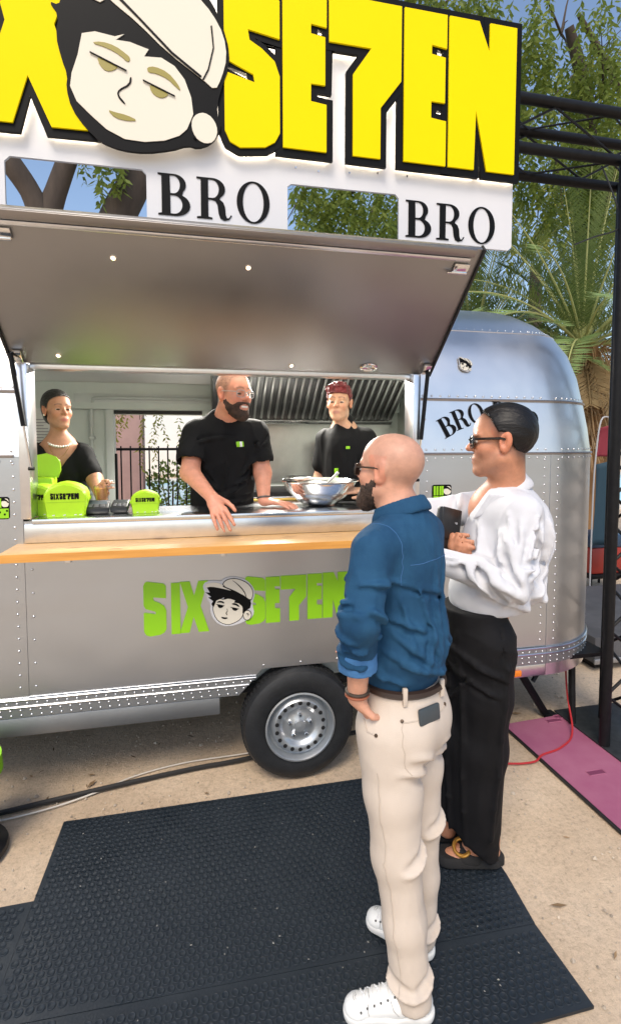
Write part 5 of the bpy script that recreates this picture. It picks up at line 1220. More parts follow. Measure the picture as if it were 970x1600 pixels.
def shoe(parent, heel, toe, m, sole_m, hgt=.082, laces=True, wide=.0385):
    heel, toe = A(*heel), A(*toe); d = nrm(toe - heel); L = np.linalg.norm(toe - heel); l = A(-d[1], d[0], 0); z = heel[2]
    lo = np.minimum(heel, toe) - .08; hi = np.maximum(heel, toe) + .08; hi[2] = z + .16; lo[2] = z - .01
    F = Field(lo, hi, .004); p = lambda t, u, h_: heel + d * L * t + l * u + A(0, 0, h_)
    F.cap(p(.14, 0, .045), p(.40, 0, .045), wide * .86, wide * .9, .01); F.cap(p(.40, 0, .040), p(.80, .004, .030), wide * .92, wide * .74, .02); F.ell(p(.83, .004, .030), (wide * .95, wide * .95, .023), None, .02)
    F.cap(p(.17, 0, .05), p(.20, 0, hgt + .02), wide * .85, wide * .82, .02); F.cap(p(.32, 0, .065), p(.62, 0, .046), wide * .7, wide * .55, .03)
    F.cap(p(.19, 0, hgt), p(.20, 0, hgt + .08), wide * .62, wide * .62, .008, None, 'sub')
    F.cut(lambda X, Y, Z: (z + .018 - Z) + 0 * X + 0 * Y)
    V, Q = F.mesh(); V = relax(V, Q, 1); o = qmesh('shoe', V, Q, m, parent)
    _p0 = p
    F = Field(lo, hi, .004)
    F.cap(p(.13, 0, .016), p(.45, 0, .016), wide * .98, wide * .98, .01); F.cap(p(.45, 0, .016), p(.83, .004, .016), wide * .98, wide * 1.02, .02)
    F.cut(lambda X, Y, Z: np.maximum(Z - (z + .026), z + .001 - Z) + 0 * X + 0 * Y); V, Q = F.mesh(); qmesh('sole', V, Q, sole_m, o)
    if laces:
        VS = np.array([v.co[:] for v in o.data.vertices]); NS = np.array([v.normal[:] for v in o.data.vertices])
        def p(t, u, h_, _p=p):
            w = _p(t, u, h_ + .01); i = np.argmin(((VS - w) ** 2).sum(1)); return tuple(VS[i] + NS[i] * .002)
        for i in range(5):
            t = .42 + .075 * i; h_ = .094 - .010 * i; s_ = (-1) ** i
            MB().tube([p(t, -.026, h_ - .012), p(t + .02, -.012, h_ + .004), p(t + .03, 0, h_ + .007), p(t + .05, .012, h_ + .003), p(t + .06, .026, h_ - .014)], .0028, 5).build('lace', mat('lace_white', (.75, .75, .74), .8), o)
            MB().tube([p(t, .026, h_ - .012), p(t + .02, .012, h_ + .004), p(t + .03, 0, h_ + .007), p(t + .05, -.012, h_ + .003), p(t + .06, -.026, h_ - .014)], .0028, 5).build('lace', mat('lace_white'), o)
        for q in (-1, 1):
            for i in range(6): MB().lathe([(.0035, 0), (.003, .002), (0, .002)], p(.44 + .07 * i, q * .031, .078 - .009 * i), tuple(l * q + A(0, 0, .8)), 8).build('eyelet', mat('eyelet_dark', (.06, .06, .06), .5), o)
        ACC = mat('beige_accent', (.58, .46, .30), .6); STC = mat('grey_stitch', (.45, .45, .44), .8)
        for q in (-1, 1):
            MB().tube([p(.05, q * .02, .075), p(.12, q * .05, .06), p(.2, q * .05, .045), p(.30, q * .05, .03)], .0022, 5).build('accent_line', ACC, o)
            MB().tube([p(.40, q * .05, .03), p(.46, q * .05, .05), p(.50, q * .045, .075)], .0014, 5).build('stitch', STC, o)
            MB().tube([p(.70, q * .055, .025), p(.72, q * .045, .045), p(.72, q * .02, .07), p(.72, 0, .07)], .0014, 5).build('stitch', STC, o)
        for t in (.86, .90): MB().tube([p(t, u, .08) for u in np.linspace(-.02, .02, 6)], .001, 4).build('perforation', STC, o)
    return o

# ================================================= bald man in denim shirt, back to us
def bald_man():
    f = nrm((-.62, .79, 0)); l = perp(f); c = A(.605, 1.46, 0); U = A(0, 0, 1)
    P_ = lambda a, b, z: c + f * a + l * b + U * z
    h = HF((.566, 1.488, 1.632), (-.64, .76, .05), (0.03, 0, 1), .93)
    Lsh, Lel, Lwr = P_(0, .172, 1.412), A(.420, 1.300, 1.235), A(.434, 1.374, .985)
    Rsh, Rel, Rwr = P_(.015, -.118, 1.405), A(.715, 1.68, 1.17), A(.62, 1.76, 1.03)
    LH, LK, LA = A(.545, 1.405, .86), A(.560, 1.372, .49), A(.598, 1.335, .09); RH, RK, RA = A(.665, 1.51, .86), A(.690, 1.508, .48), A(.694, 1.495, .09)
    F = Field((.30, 1.18, .03), (.90, 1.88, 1.78), .011, [(.44, .68, .0038)], [(1.36, 1.62, .0038)], [(1.47, 1.78, .0038), (.88, 1.06, .005)])
    head(F, h, P_(-.005, 0, 1.46), jaw=1.05, neck_r=.060, bald=True)
    F.ell(h.w((0, -.040, .030)), np.array((.071, .074, .072)) * h.s, h.R, .03)
    F.chain([P_(0, 0, 1.46), P_(0, 0, 1.3), P_(0, 0, .95)], [.09, .11, .10], .04, (f, 1.3)); F.chain([Lsh, Lel], [.045, .04], .03); F.chain([Lel, Lwr], [.040, .027], .015); F.chain([Rsh, Rel, Rwr], [.045, .04, .028], .03)
    F.chain([LH, LK, LA], [.07, .05, .04], .03); F.chain([RH, RK, RA], [.07, .05, .04], .03)
    hand(F, Lwr, P_(.045, .085, .86) - Lwr, f * -.2 + A(.8, .3, 0), .95, (.1, .1, .1, .1), .0, 1, 1.); hand(F, Rwr, (-.7, .4, -.3), (0, 0, -1), .95)
    V, Q = F.mesh(); C = face_colors(V, h, (.68, .35, .235), stubble=None, scalp=(.42, .27, .21), lip=(.42, .17, .14))
    body = qmesh('person', V, Q, SKIN, None, C)
    tag(body, 'bald bearded man in blue denim shirt and cream trousers, hand in pocket, back turned', 'person')
    eyes(h, body)
    # beard
    B = hair_field(h, .16, .004); e = lambda cc, r: B.ell(h.w(cc), np.array(r) * h.s, h.R, .03)
    e((0, .030, -.050), (.063, .063, .079)); e((0, .074, -.112), (.031, .025, .030)); B.cap(h.w((.053, .0, -.05)), h.w((.02, .072, -.11)), .019 * h.s, .021 * h.s, .03); B.cap(h.w((-.053, .0, -.05)), h.w((-.02, .072, -.11)), .019 * h.s, .021 * h.s, .03)
    B.cut(lambda X, Y, Z: (lambda x, y, z: np.maximum(np.maximum(z - np.interp(y, [-.01, .01, .03, .06, .075, .10], [-.0, .0, -.035, -.045, -.046, -.046]), .002 - y), -.16 - z) * h.s)(*h.grid(X, Y, Z)))
    V, Q = B.mesh(); V = relax(V, Q, 1); V = strands(V, vnormals(V, Q), h, .0028, np.eye(3), (130, 130, 60)); qmesh('beard', V, Q, mat('beard_brown', (.055, .032, .022), .8, var=.6, vscale=40., bump=.8, bscale=150.), body)
    glasses(h, body, mat('tortoise_frame', (.03, .018, .012), .25, coat=.4), mat('dark_lens', (.015, .016, .018), .08, spec=.8), thick=.0032, arm=.0032)
    # shirt
    DEN = mat('denim_shirt', (.010, .050, .115), .8, col2=(.022, .088, .175), vscale=9., bump=.35, bscale=420., vdetail=10., spec=.22, bumps=[dict(ridged=True, scale=7., strength=.55, dist=.012, detail=2.5, distort=.6, stretch=(1.3, 1.3, .55))])
    S = Field((.28, 1.15, .93), (.95, 1.85, 1.60), .0065)
    S.cap(P_(-.01, .01, 1.35), P_(0, .005, 1.10), .142, .136, .05, (f, 1.22)); S.cap(P_(-.012, 0, 1.12), P_(.01, 0, 1.02), .142, .130, .05, (f, 1.10)); S.cap(P_(0, .125, 1.428), P_(0, -.085, 1.425), .060, .056, .05); S.cap(P_(-.03, .08, 1.44), P_(-.03, -.08, 1.44), .055, .055, .05)
    S.cap(P_(-.01, 0, 1.42), P_(-.005, 0, 1.50), .085, .064, .05)
    sl = []
    S.chain([Lsh, Lel], [.060, .055], .035); S.chain([Lel, Lel * .25 + Lwr * .75 + A(0, 0, .075)], [.056, .051], .02); S.chain([Rsh, Rel, Rwr + A(0, 0, .05)], [.058, .052, .045], .03)
    # pleats, elbow creases and blousing folds
    axu, axd = P_(0, 0, 1.40), P_(0, 0, 1.0); rel = -f
    S.limb_folds(axu, axd, [(.10, 12, .75, -6, .008), (.10, -14, .70, 8, .008), (.25, 40, .55, -30, .007), (.30, 62, .5, -20, .007), (.55, 70, .30, -60, .009), (.68, 80, .22, -70, .009), (.78, 60, .14, -75, .008), (.85, 20, .10, -60, .008), (.62, -10, .25, -50, .008), (.45, 75, .1, -45, .007), (.72, 100, .2, -20, .008), (.50, 20, .3, 10, .006), (.86, 95, .08, -40, .007)], rel)
    S.limb_folds(Lsh, Lel, rnd_specs(9, 5, (.25, .95), (-60, 200), (-.25, .25), (50, 120), (.005, .008)) + [(.95, -40, .02, 120, .009), (.80, 20, .15, 110, .008)], l)
    S.limb_folds(Lel, Lwr + A(0, 0, .07), rnd_specs(7, 6, (.05, .7), (-60, 200), (-.25, .25), (60, 130), (.005, .008)), l)
    S.cap(h.w((0, -.022, -.055)), P_(0, 0, 1.56), .058, .062, .0, None, 'sub')
    V, Q = S.mesh(); V = relax(V, Q, 1); N = vnormals(V, Q)
    V = folds(V, N, .0028, (A(.25, .25, 1), l, f), (6, 20, 20), 3., 2.)
    shirt = qmesh('denim_shirt', V, Q, DEN, body)
    SEAMD = mat('denim_seam', (.035, .115, .26), .85)
    yoke = [P_(-.128 + .09 * abs(b) ** 1.6 * 10 * .5 + .01, b, 1.375 + .02 * abs(b) / .14) for b in np.linspace(-.14, .14, 9)]
    # cuff rolled up, lighter inside of the denim
    CUF = mat('denim_cuff', (.05, .17, .38), .85, var=.15, vscale=12., bump=.3, bscale=420.)
    K = Field((.30, 1.18, .98), (.56, 1.46, 1.20), .0045); a_, b_ = Lel * .30 + Lwr * .70 + A(-.002, 0, .062), Lel * .24 + Lwr * .76 + A(0, 0, .030); K.cap(a_, b_, .055, .055, .004); K.cap(a_, b_ - A(0, 0, .05), .044, .044, .004, None, 'sub')
    dv = nrm(b_ - a_); K.cut(lambda X, Y, Z: np.maximum(np.abs((X - a_[0]) * dv[0] + (Y - a_[1]) * dv[1] + (Z - a_[2]) * dv[2] - .015) - .030, -1.)); V, Q = K.mesh(); V = relax(V, Q, 1); V = folds(V, vnormals(V, Q), .002, np.eye(3), (14, 14, 30), 2.); qmesh('rolled_cuff', V, Q, CUF, shirt)
    # collar: stand + fall
    K = Field((.40, 1.30, 1.42), (.78, 1.64, 1.62), .0042); base = P_(.008, 0, 1.515)
    rp = ring_pts(base, .070, .072, f, 28, -.028)
    for i in range(28): 
        if abs(i - 0) < 2 or i > 26: continue
        K.cap(rp[i], rp[(i + 1) % 28], .020, .020, .006, (rp[i] - base, 2.4))
        K.cap(rp[i] + A(0, 0, -.012) + nrm(rp[i] - base) * .010, rp[(i + 1) % 28] + A(0, 0, -.012) + nrm(rp[i] - base) * .010, .018, .018, .006, (rp[i] - base + A(0, 0, .02), 2.6))
    K.cap(rp[3] + A(0, 0, -.01), rp[2] + f * .03 + A(0, 0, -.07), .020, .012, .01, (f, 2.)); V, Q = K.mesh(); V = relax(V, Q, 1); qmesh('collar', V, Q, DEN, shirt)
    # seams: shoulder, yoke, armhole
    def on_surface(pts, lift=.0015):
        out = []
        Vs = np.array([v.co[:] for v in shirt.data.vertices])
        for p in pts:
            i = np.argmin(((Vs - np.array(p)) ** 2).sum(1)); n_ = np.array(shirt.data.vertices[i].normal); out.append(Vs[i] + n_ * lift)
        q = np.array(out); 
        for _ in range(2): q[1:-1] = q[1:-1] * .5 + .25 * (q[:-2] + q[2:])
        return [tuple(v) for v in q]
    MB().tube(on_surface([S.surf(P_(0, 0, 1.385 - .012 * abs(a) / 60), -f * math.cos(R(a)) + l * math.sin(R(a)))[0] for a in np.linspace(-60, 52, 40)], .0), .0014, 5).build('yoke_seam', SEAMD, shirt)
    MB().tube(on_surface([S.surf(P_(-.01, .118, 1.375), -f * math.cos(R(a)) + A(0, 0, math.sin(R(a))) + l * .25)[0] for a in np.linspace(-40, 120, 40)], .0), .0015, 5).build('armhole_seam', SEAMD, shirt)
    # trousers
    CRM = mat('cream_cotton', (.62, .535, .455), .85, col2=(.54, .46, .385), vscale=4., bump=.18, bscale=380., spec=.22, bumps=[dict(ridged=True, scale=6., strength=.35, dist=.010, detail=2.5, distort=.6, stretch=(1.2, 1.2, .6))])
    T_ = Field((.33, 1.2, .04), (.93, 1.75, 1.02), .0068)
    T_.cap(P_(.0, 0, 1.02), P_(-.005, 0, .90), .130, .140, .04, (f, 1.10)); T_.ell(P_(-.052, .06, .86), (.084, .086, .10), None, .05); T_.ell(P_(-.052, -.05, .86), (.084, .086, .10), None, .05)
    T_.chain([LH, (LH + LK) / 2 + A(0, 0, 0), LK, (LK + LA) / 2, LA + A(0, 0, -.02)], [.100, .084, .071, .061, .058], .03); T_.chain([RH, (RH + RK) / 2, RK, (RK + RA) / 2, RA], [.100, .084, .070, .060, .056], .03)
    T_.cut(lambda X, Y, Z: np.maximum(Z - .998, .055 - Z) + 0 * X + 0 * Y)
    for H_, K_, A_2, sd in ((LH, LK, LA, 1), (RH, RK, RA, 2)):
        T_.limb_folds(H_, K_, [(.14, 20, .16, -80, .0045), (.26, 40, .14, -90, .004)], -f, k=.036, va=.002)
        T_.limb_folds(K_ + (H_ - K_) * .12, A_2, [(.03, -50, .08, 90, .0035), (.86, -60, .07, 110, .0035), (.92, 60, -.06, 90, .003)], -f, k=.036, va=.002)
    V, Q = T_.mesh(); V = relax(V, Q, 1); N = vnormals(V, Q)
    kn = lambda v: .0075 * np.exp(-((v[:, 2] - .46) / .10) ** 2) + .007 * np.exp(-((v[:, 2] - .13) / .08) ** 2) + .006 * np.exp(-((v[:, 2] - .74) / .06) ** 2)
    V = folds(V, N, .0022, (A(0.2, .1, 1), l, f), (4, 14, 14), 9., 2.)
    tr_ = qmesh('trousers', V, Q, CRM, body)
    bl = MB().tube([tuple(p) for p in ring_pts(P_(0, 0, .992), .123, .136, f, 40)], .012, 6, closed=True); 
    bo = bl.build('belt', mat('brown_leather', (.030, .016, .011), .5), body)
    def on_t(p, lift=.002):
        Vs = np.array([v.co[:] for v in tr_.data.vertices]); i = np.argmin(((Vs - np.array(p)) ** 2).sum(1)); return Vs[i] + np.array(tr_.data.vertices[i].normal) * lift
    STI = mat('cream_seam', (.50, .43, .36), .9)
    dirA = lambda al: -f * math.cos(R(al)) + l * math.sin(R(al)); tp = lambda al, z, lift=.0005: on_t(T_.surf(P_(0, 0, z), dirA(al))[0], lift)
    for al in (57, -5, 120): MB().obox(tp(al, .99, .008), (.0065, .0065, .026), None, .002).build('belt_loop', CRM, tr_)
    MB().tube([tuple(tp(al, .930)) for al in np.linspace(59, -14, 16)], .0020, 5).build('pocket_seam', STI, tr_)
    MB().tube([tuple(tp(59 - 3 * i / 8, .93 - .13 * i / 8)) for i in range(9)] + [tuple(tp(50, .785)), tuple(tp(30, .775)), tuple(tp(8, .785))], .0012, 5).build('pocket_seam', STI, tr_)
    MB().tube([tuple(on_t(P_(a, .3, z))) for a, z in [(.09, .985), (.06, .95), (.02, .925), (-.03, .92)]], .002, 5).build('pocket_seam', STI, tr_)
    MB().tube([tuple(on_t(LH * (1 - t) + LA * t + l * .2 - f * .02)) for t in np.linspace(.12, .98, 40)], .0008, 5).build('side_seam', STI, tr_)
    for p in (tp(59, .932), tp(-12, .932), P_(-.03, .3, .92)): MB().lathe([(.0055, 0), (.0045, .003), (0, .0035)], tuple(on_t(p, .0005)), tuple(nrm(on_t(p, .01) - on_t(p, 0))), 10).build('rivet', mat('dark_rivet', (.10, .07, .05), .4, .8), tr_)
    WS = mat('white_leather', (.76, .76, .74), .5, var=.05, vscale=20., bump=.08, bscale=150.); WSO = mat('white_sole', (.70, .69, .66), .7)
    shoe(body, (.662, 1.318, .013), (.388, 1.378, .013), WS, WSO); shoe(body, (.728, 1.465, .023), (.562, 1.645, .023), WS, WSO)
    # bracelets
    for dz, m_ in ((.022, mat('leather_band', (.05, .035, .025), .7)), (.010, mat('red_band', (.32, .10, .05), .7))):
        cc = Lwr + nrm(Lel - Lwr) * dz; MB().tube([tuple(p) for p in ring_pts(cc, .0315, .0315, f, 20)], .0045, 6, closed=True).build('bracelet', m_, body)
    # phone half out of the back pocket
    pc = tp(27, .950, .004); n_ = nrm(tp(27, .93, .01) - tp(27, .93, 0)); n_[2] *= .3; n_ = nrm(n_); sx = nrm(np.cross(A(0, 0, 1), n_)); uz = np.cross(n_, sx)
    ph_ = MB().obox(tuple(pc - uz * .012), (.041, .006, .024), Matrix(np.stack([sx, n_, uz], 1).tolist()), .006).build('smartphone', mat('slate_phone_case', (.045, .058, .068), .45)); tag(ph_, 'slate grey phone sticking out of the cream trouser pocket', 'phone')
    return body
bald_man()

# ================================================= man in white shirt, profile to the left
def white_man():
    f = nrm((-.94, .34, 0)); l = perp(f); U = A(0, 0, 1); c = A(1.195, 1.825, 0); P_ = lambda a, b, z: c + f * a + l * b + U * z
    h = HF((1.135, 1.782, 1.722), (-.87, .50, .0), (0.02, .0, 1), 1.10)
    Lsh, Lel, Lwr = A(1.160, 1.665, 1.455), A(1.085, 1.615, 1.215), A(.868, 1.80, 1.262); Rsh, Rel, Rwr = P_(0, -.175, 1.45), A(.955, 2.03, 1.405), A(.985, 1.93, 1.31)
    LH, LK, LA = A(1.068, 1.725, .96), A(1.066, 1.755, .52), A(1.062, 1.790, .09); RH, RK, RA = A(1.045, 1.87, .96), A(1.01, 1.885, .5), A(1.0, 1.90, .09)
    F = Field((.82, 1.48, 0.02), (1.45, 2.15, 1.90), .011, [(1.0, 1.27, .004)], [(1.64, 1.93, .004)], [(1.55, 1.90, .004), (0, .12, .005)])
    head(F, h, P_(.0, 0, 1.50), jaw=1.06, neck_r=.060, nose=1.05)
    F.chain([P_(0, 0, 1.48), P_(0, 0, 1.35), A(1.06, 1.79, 1.0)], [.10, .12, .11], .04, (f, 1.15)); F.chain([Lsh, Lel, Lwr], [.045, .04, .027], .03); F.chain([Rsh, Rel, Rwr], [.045, .04, .027], .03)
    F.ell(P_(.055, .0, 1.44), (.09, .10, .11), None, .04)
    F.chain([LH, LK, LA], [.07, .055, .038], .03); F.chain([RH, RK, RA], [.07, .055, .038], .03)
    hand(F, Lwr, (-.6, .75, .1), (.3, .5, .6), 1., (.5, .5, .5, .5), .03, 1); hand(F, Rwr, (-.1, -.7, .1), (.7, -.1, -.1), 1., (.4, .4, .4, .4), .03, -1)
    for hx, hy, dx, dy in ((1.128, 1.775, -.962, .27), (1.06, 1.925, -.94, .34)):        # feet with toes
        d = nrm((dx, dy, 0)); s_ = perp(d); b = A(hx, hy, 0)
        F.cap(b + U * .065, b + d * .12 + U * .055, .030, .034, .02); F.cap(b + U * .07, b + U * .13, .032, .036, .02); F.cap(b + d * .10 + U * .055, b + d * .16 + U * .045, .034, .032, .02, (U, 1.8))
        for i in range(5): o = (.030 - .0145 * i) * (-1); F.cap(b + d * (.165 - .006 * i) + s_ * o + U * .046, b + d * (.198 - .008 * i) + s_ * o * 1.05 + U * .042, .0105 - .0009 * i, .0095 - .0009 * i, .003)
    V, Q = F.mesh(); C = face_colors(V, h, (.60, .27, .155), hairline=([-.13, -.09, -.055, -.035, -.020, .0, .010, .018, .026, .036, .052, .075, .10], [-.060, -.058, -.040, -.012, .024, .032, .030, .042, .058, .078, .096, .115, .13]), fade=.06, stubble=(.33, .185, .13), brow=(.02, .014, .012), lip=(.40, .16, .13)); body = qmesh('person', V, Q, SKIN, None, C)
    tag(body, 'man with slicked dark hair and sunglasses in white shirt and wide black trousers', 'person')
    eyes(h, body)
    B = hair_field(h, .17, .0042); skull(B, h, .003); B.ell(h.w((0, -.020, .060)), np.array((.068, .092, .072)) * h.s, h.R, .03); B.ell(h.w((0, -.048, .020)), np.array((.068, .068, .070)) * h.s, h.R, .03)
    hairline_cut(B, h, [-.13, -.09, -.055, -.035, -.020, .0, .010, .018, .026, .036, .052, .075, .10], [-.060, -.058, -.040, -.012, .024, .032, .030, .042, .058, .078, .096, .115, .13])
    V, Q = B.mesh(); V = relax(V, Q, 1); V = strands(V, vnormals(V, Q), h, .0016, [(0, .35, .2), (1, 0, .3), (0, -.2, 1)], (7, 95, 60)); qmesh('hair', V, Q, mat('black_slick_hair', (.006, .005, .005), .42, var=.5, vscale=14., spec=.32, bumps=strand_bump(h, .35)), body)
    glasses(h, body, mat('black_frame', (.008, .008, .009), .2, coat=.4), mat('black_lens', (.006, .006, .008), .06, spec=.8), hgt=.020, wid=.029, thick=.0040, arm=.0045)
    WHT = mat('white_cotton', (.60, .605, .635), .8, var=.02, vscale=6., bump=.12, bscale=420., spec=.22, bumps=[dict(ridged=True, scale=6., strength=.6, dist=.012, detail=2.5, distort=.7, rot=(0, R(35), 0), stretch=(1.6, 1.3, .5))])
    S = Field((.80, 1.42, 1.0), (1.50, 2.18, 1.64), .0068)
    S.cap(P_(.0, 0, 1.39), P_(.03, 0, 1.22), .170, .168, .05, (f, 1.14)); S.cap(P_(.03, 0, 1.24), A(1.090, 1.80, 1.12), .164, .150, .06, (f, 1.10)); S.cap(P_(0, .12, 1.46), P_(0, -.12, 1.46), .068, .068, .06); S.ell(P_(-.06, 0, 1.37), (.10, .14, .13), None, .05); S.cap(P_(0, 0, 1.46), P_(.01, 0, 1.535), .095, .070, .05)
    S.ell(A(1.15, 1.79, 1.13), (.12, .14, .085), None, .04)
    S.chain([Lsh, Lel], [.070, .064], .035); S.chain([Lel, Lwr + A(.035, -.02, 0)], [.066, .050], .02); S.chain([Rsh, Rel, Rwr], [.074, .066, .050], .03)
    S.limb_folds(Lsh, Lel, [(.1, -60, .8, 30, .006), (.05, -25, .9, 20, .005), (.2, 20, .75, -10, .006), (.1, 60, .8, -20, .005), (.35, 95, .55, -40, .006), (.70, -70, .2, 100, .007), (.5, -100, .4, 60, .006)], l, k=.026, va=.005)
    S.limb_folds(Lel, Lwr, [(.03, -40, .25, 110, .008), (.12, -70, .3, 100, .007), (.25, -30, .4, 70, .006), (.2, 60, .6, -40, .005), (.05, 40, .8, 10, .005)], l, k=.024, va=.005)
    S.limb_folds(Rsh, Rel, rnd_specs(5, 44, (.2, .95), (-120, 100), (-.2, .2), (40, 90), (.005, .007)), l, k=.024)
    S.limb_folds(P_(0, 0, 1.46), A(1.10, 1.80, 1.08), [(.1, 40, .7, -25, .008), (.2, 70, .6, -30, .008), (.3, 100, .55, -25, .009), (.55, 120, .35, -40, .010), (.65, 60, .28, -50, .010), (.75, 100, .2, -60, .010), (.8, 30, .15, -60, .009), (.25, 140, .5, -20, .007), (.2, 10, .6, 10, .007), (.5, 20, .3, 30, .008), (.88, 110, .06, -60, .008)], -f, k=.036, va=.003)
    S.cap(h.w((0, -.022, -.055)), P_(.01, 0, 1.60), .062, .066, .0, None, 'sub')
    # open neckline
    vb = P_(.16, -.005, 1.395)
    S.cut(lambda X, Y, Z: np.minimum((Z - vb[2]) * .42 - np.abs((X - vb[0]) * l[0] + (Y - vb[1]) * l[1]), ((X - c[0]) * f[0] + (Y - c[1]) * f[1]) - .03))
    S.cut(lambda X, Y, Z: 1.068 + .10 * ((X - 1.05) * 0) - Z + 0 * Y)
    V, Q = S.mesh(); V = relax(V, Q, 1); N = vnormals(V, Q); V = folds(V, N, .0025, (A(-.55, .2, -.8), nrm(A(.8, 0, -.55)), l), (4, 20, 12), 6., 2.)
    shirt = qmesh('white_shirt', V, Q, WHT, body)
    K = Field((.98, 1.62, 1.36), (1.40, 2.02, 1.66), .0045); base = P_(.005, 0, 1.548); rp = ring_pts(base, .074, .076, f, 28, -.030)
    for i in range(2, 26):
        K.cap(rp[i], rp[i + 1], .024, .024, .006, (rp[i] - base, 3.)); o_ = nrm(rp[i] - base) * .014 + A(0, 0, -.016); o2 = nrm(rp[i + 1] - base) * .014 + A(0, 0, -.016); K.cap(rp[i] + o_, rp[i + 1] + o2, .024, .024, .006, (rp[i] - base + A(0, 0, .03), 3.))
    for q in (1, -1):
        sp_ = lambda z, ff, ll: (lambda t: t[0] + t[1] * .006)(S.surf(P_(.0, 0, z), f * ff + l * q * ll, .17, True))
        s0, s1, s2 = sp_(1.505, .62, .75), sp_(1.425, .85, .50), sp_(1.505, .0, 1.)
        for u in np.linspace(0, 1, 7): e0 = s0 * (1 - u) + s2 * u; e1 = s1 * (1 - u * .55) + s2 * u * .55; K.cap(e0 + A(0, 0, .012), e1, .0075, .0065, .006)
    V, Q = K.mesh(); V = relax(V, Q, 1); qmesh('collar', V, Q, WHT, shirt)
    BLK = mat('black_trouser_cloth', (.006, .006, .0075), .75, var=.3, vscale=6., bump=.15, bscale=300., spec=.2, bumps=[dict(ridged=True, scale=6., strength=.4, dist=.012, detail=2., distort=.5, stretch=(1.5, 1.5, .3))])
    T_ = Field((.82, 1.52, .03), (1.30, 2.10, 1.12), .0075)
    T_.cap(A(1.035, 1.79, 1.09), A(1.042, 1.79, .95), .132, .138, .04, (f, 1.12)); T_.ell(A(1.082, 1.775, .90), (.085, .11, .11), None, .05)
    T_.chain([LH, (LH + LK) / 2, LK, LA + A(0, 0, -.03)], [.100, .096, .094, .090], .04, (l, 1.0)); T_.chain([RH, (RH + RK) / 2, RK, RA + A(0, 0, -.03)], [.112, .105, .10, .105], .04); T_.cap(LK + A(-.035, 0.01, 0), LA + A(-.02, 0.01, .08), .080, .070, .05)
    T_.cut(lambda X, Y, Z: np.maximum(Z - 1.085, .070 - .95 * np.minimum(X - 1.085, 0) - Z) + 0 * Y)
    T_.limb_folds(A(1.06, 1.79, 1.08), LA, [(.05, -30, .85, 5, .010), (.08, 40, .85, -10, .010), (.1, 80, .8, -15, .009), (.15, 120, .75, 0, .009), (.12, 60, .12, -90, .008), (.2, 80, .1, -100, .008), (.25, 20, .15, 70, .008)], l)
    V, Q = T_.mesh(); V = relax(V, Q, 1); V = folds(V, vnormals(V, Q), lambda v: .005 * np.clip((1.05 - v[:, 2]) / .2, .25, 1), (A(0, 0, 1), l, f), (2.2, 13, 13), 4.); V = folds(V, vnormals(V, Q), lambda v: .006 * np.exp(-((v[:, 2] - .88) / .12) ** 2) + .004 * np.exp(-((v[:, 2] - .1) / .1) ** 2), (l, A(.3, 0, 1), f), (5, 18, 6), 8.)
    qmesh('trousers', V, Q, BLK, body)
    SND = mat('black_suede', (.014, .013, .013), .85, bump=.15, bscale=200.)
    for hx, hy, dx, dy in ((1.128, 1.775, -.962, .27), (1.06, 1.925, -.94, .34)):
        d = nrm((dx, dy, 0)); s_ = perp(d); b = A(hx, hy, 0); K = Field(b - .28, b + A(.28, .28, .16), .0045); zf = .0215 if hy < 1.8 else .0215
        K.cap(b + U * .03, b + d * .17 + U * .03, .042, .050, .02); K.cut(lambda X, Y, Z: np.maximum(Z - (.036 + .022), .0215 - Z) + 0 * X + 0 * Y); K.D = K.D
        V, Q = K.mesh(); so = qmesh('sandal', V, Q, SND, body)
        K = Field(b - .28, b + A(.28, .28, .2), .0045); K.cap(b + d * .070 + U * .05, b + d * .108 + U * .046, .047, .046, .03); K.cap(b + d * .02 + U * .05, b + d * .2 + U * .04, .036, .034, .0, (U, .9), 'sub'); K.cut(lambda X, Y, Z: (.03 - Z) + 0 * X + 0 * Y); V, Q = K.mesh(); V = relax(V, Q, 1); qmesh('strap', V, Q, SND, so)
        bc = b + d * .118 + U * .088; nb_ = nrm(U * .8 - s_ * -.45 + d * .25)
        t1 = nrm(np.cross(nb_, d)); t2 = np.cross(nb_, t1); ringp = [tuple(bc + s_ * .012 + t1 * .031 * math.cos(a) + t2 * .031 * math.sin(a)) for a in np.linspace(0, 2 * math.pi, 25)[:-1]]
        MB().tube(ringp, .0075, 8, closed=True).build('buckle', mat('amber_buckle', (.55, .27, .05), .3, .6), so)
        K = MB().box(hx - .035, hx + .045, hy - .035, hy + .035, .0215, .07, bev=.01).build('heel', SND, so)
    # clutch bag under the arm (a thing of its own)
    cl = empty('clutch_bag', (.965, 1.89, 1.27), 'black leather clutch bag held under the white sleeve', 'bag')
    rot = Matrix.Rotation(R(20), 3, 'Z') @ Matrix.Rotation(R(14), 3, 'Y') @ Matrix.Rotation(R(-6), 3, 'X')
    LE = mat('black_leather', (.012, .012, .013), .35, var=.2, vscale=20., bump=.1, bscale=150.)
    MB().obox((.968, 1.885, 1.355), (.055, .016, .098), rot, .010).build('body', LE, cl); MB().obox(Vector((.968, 1.885, 1.355)) + rot @ Vector((0, -.019, .035)), (.054, .004, .062), rot, .004).build('flap', LE, cl)
    MB().lathe([(.006, 0), (.005, .003), (0, .003)], Vector((.968, 1.885, 1.355)) + rot @ Vector((.025, -.023, .04)), rot @ Vector((0, -1, 0)), 12).build('stud', CHROME, cl)
    return body
white_man()

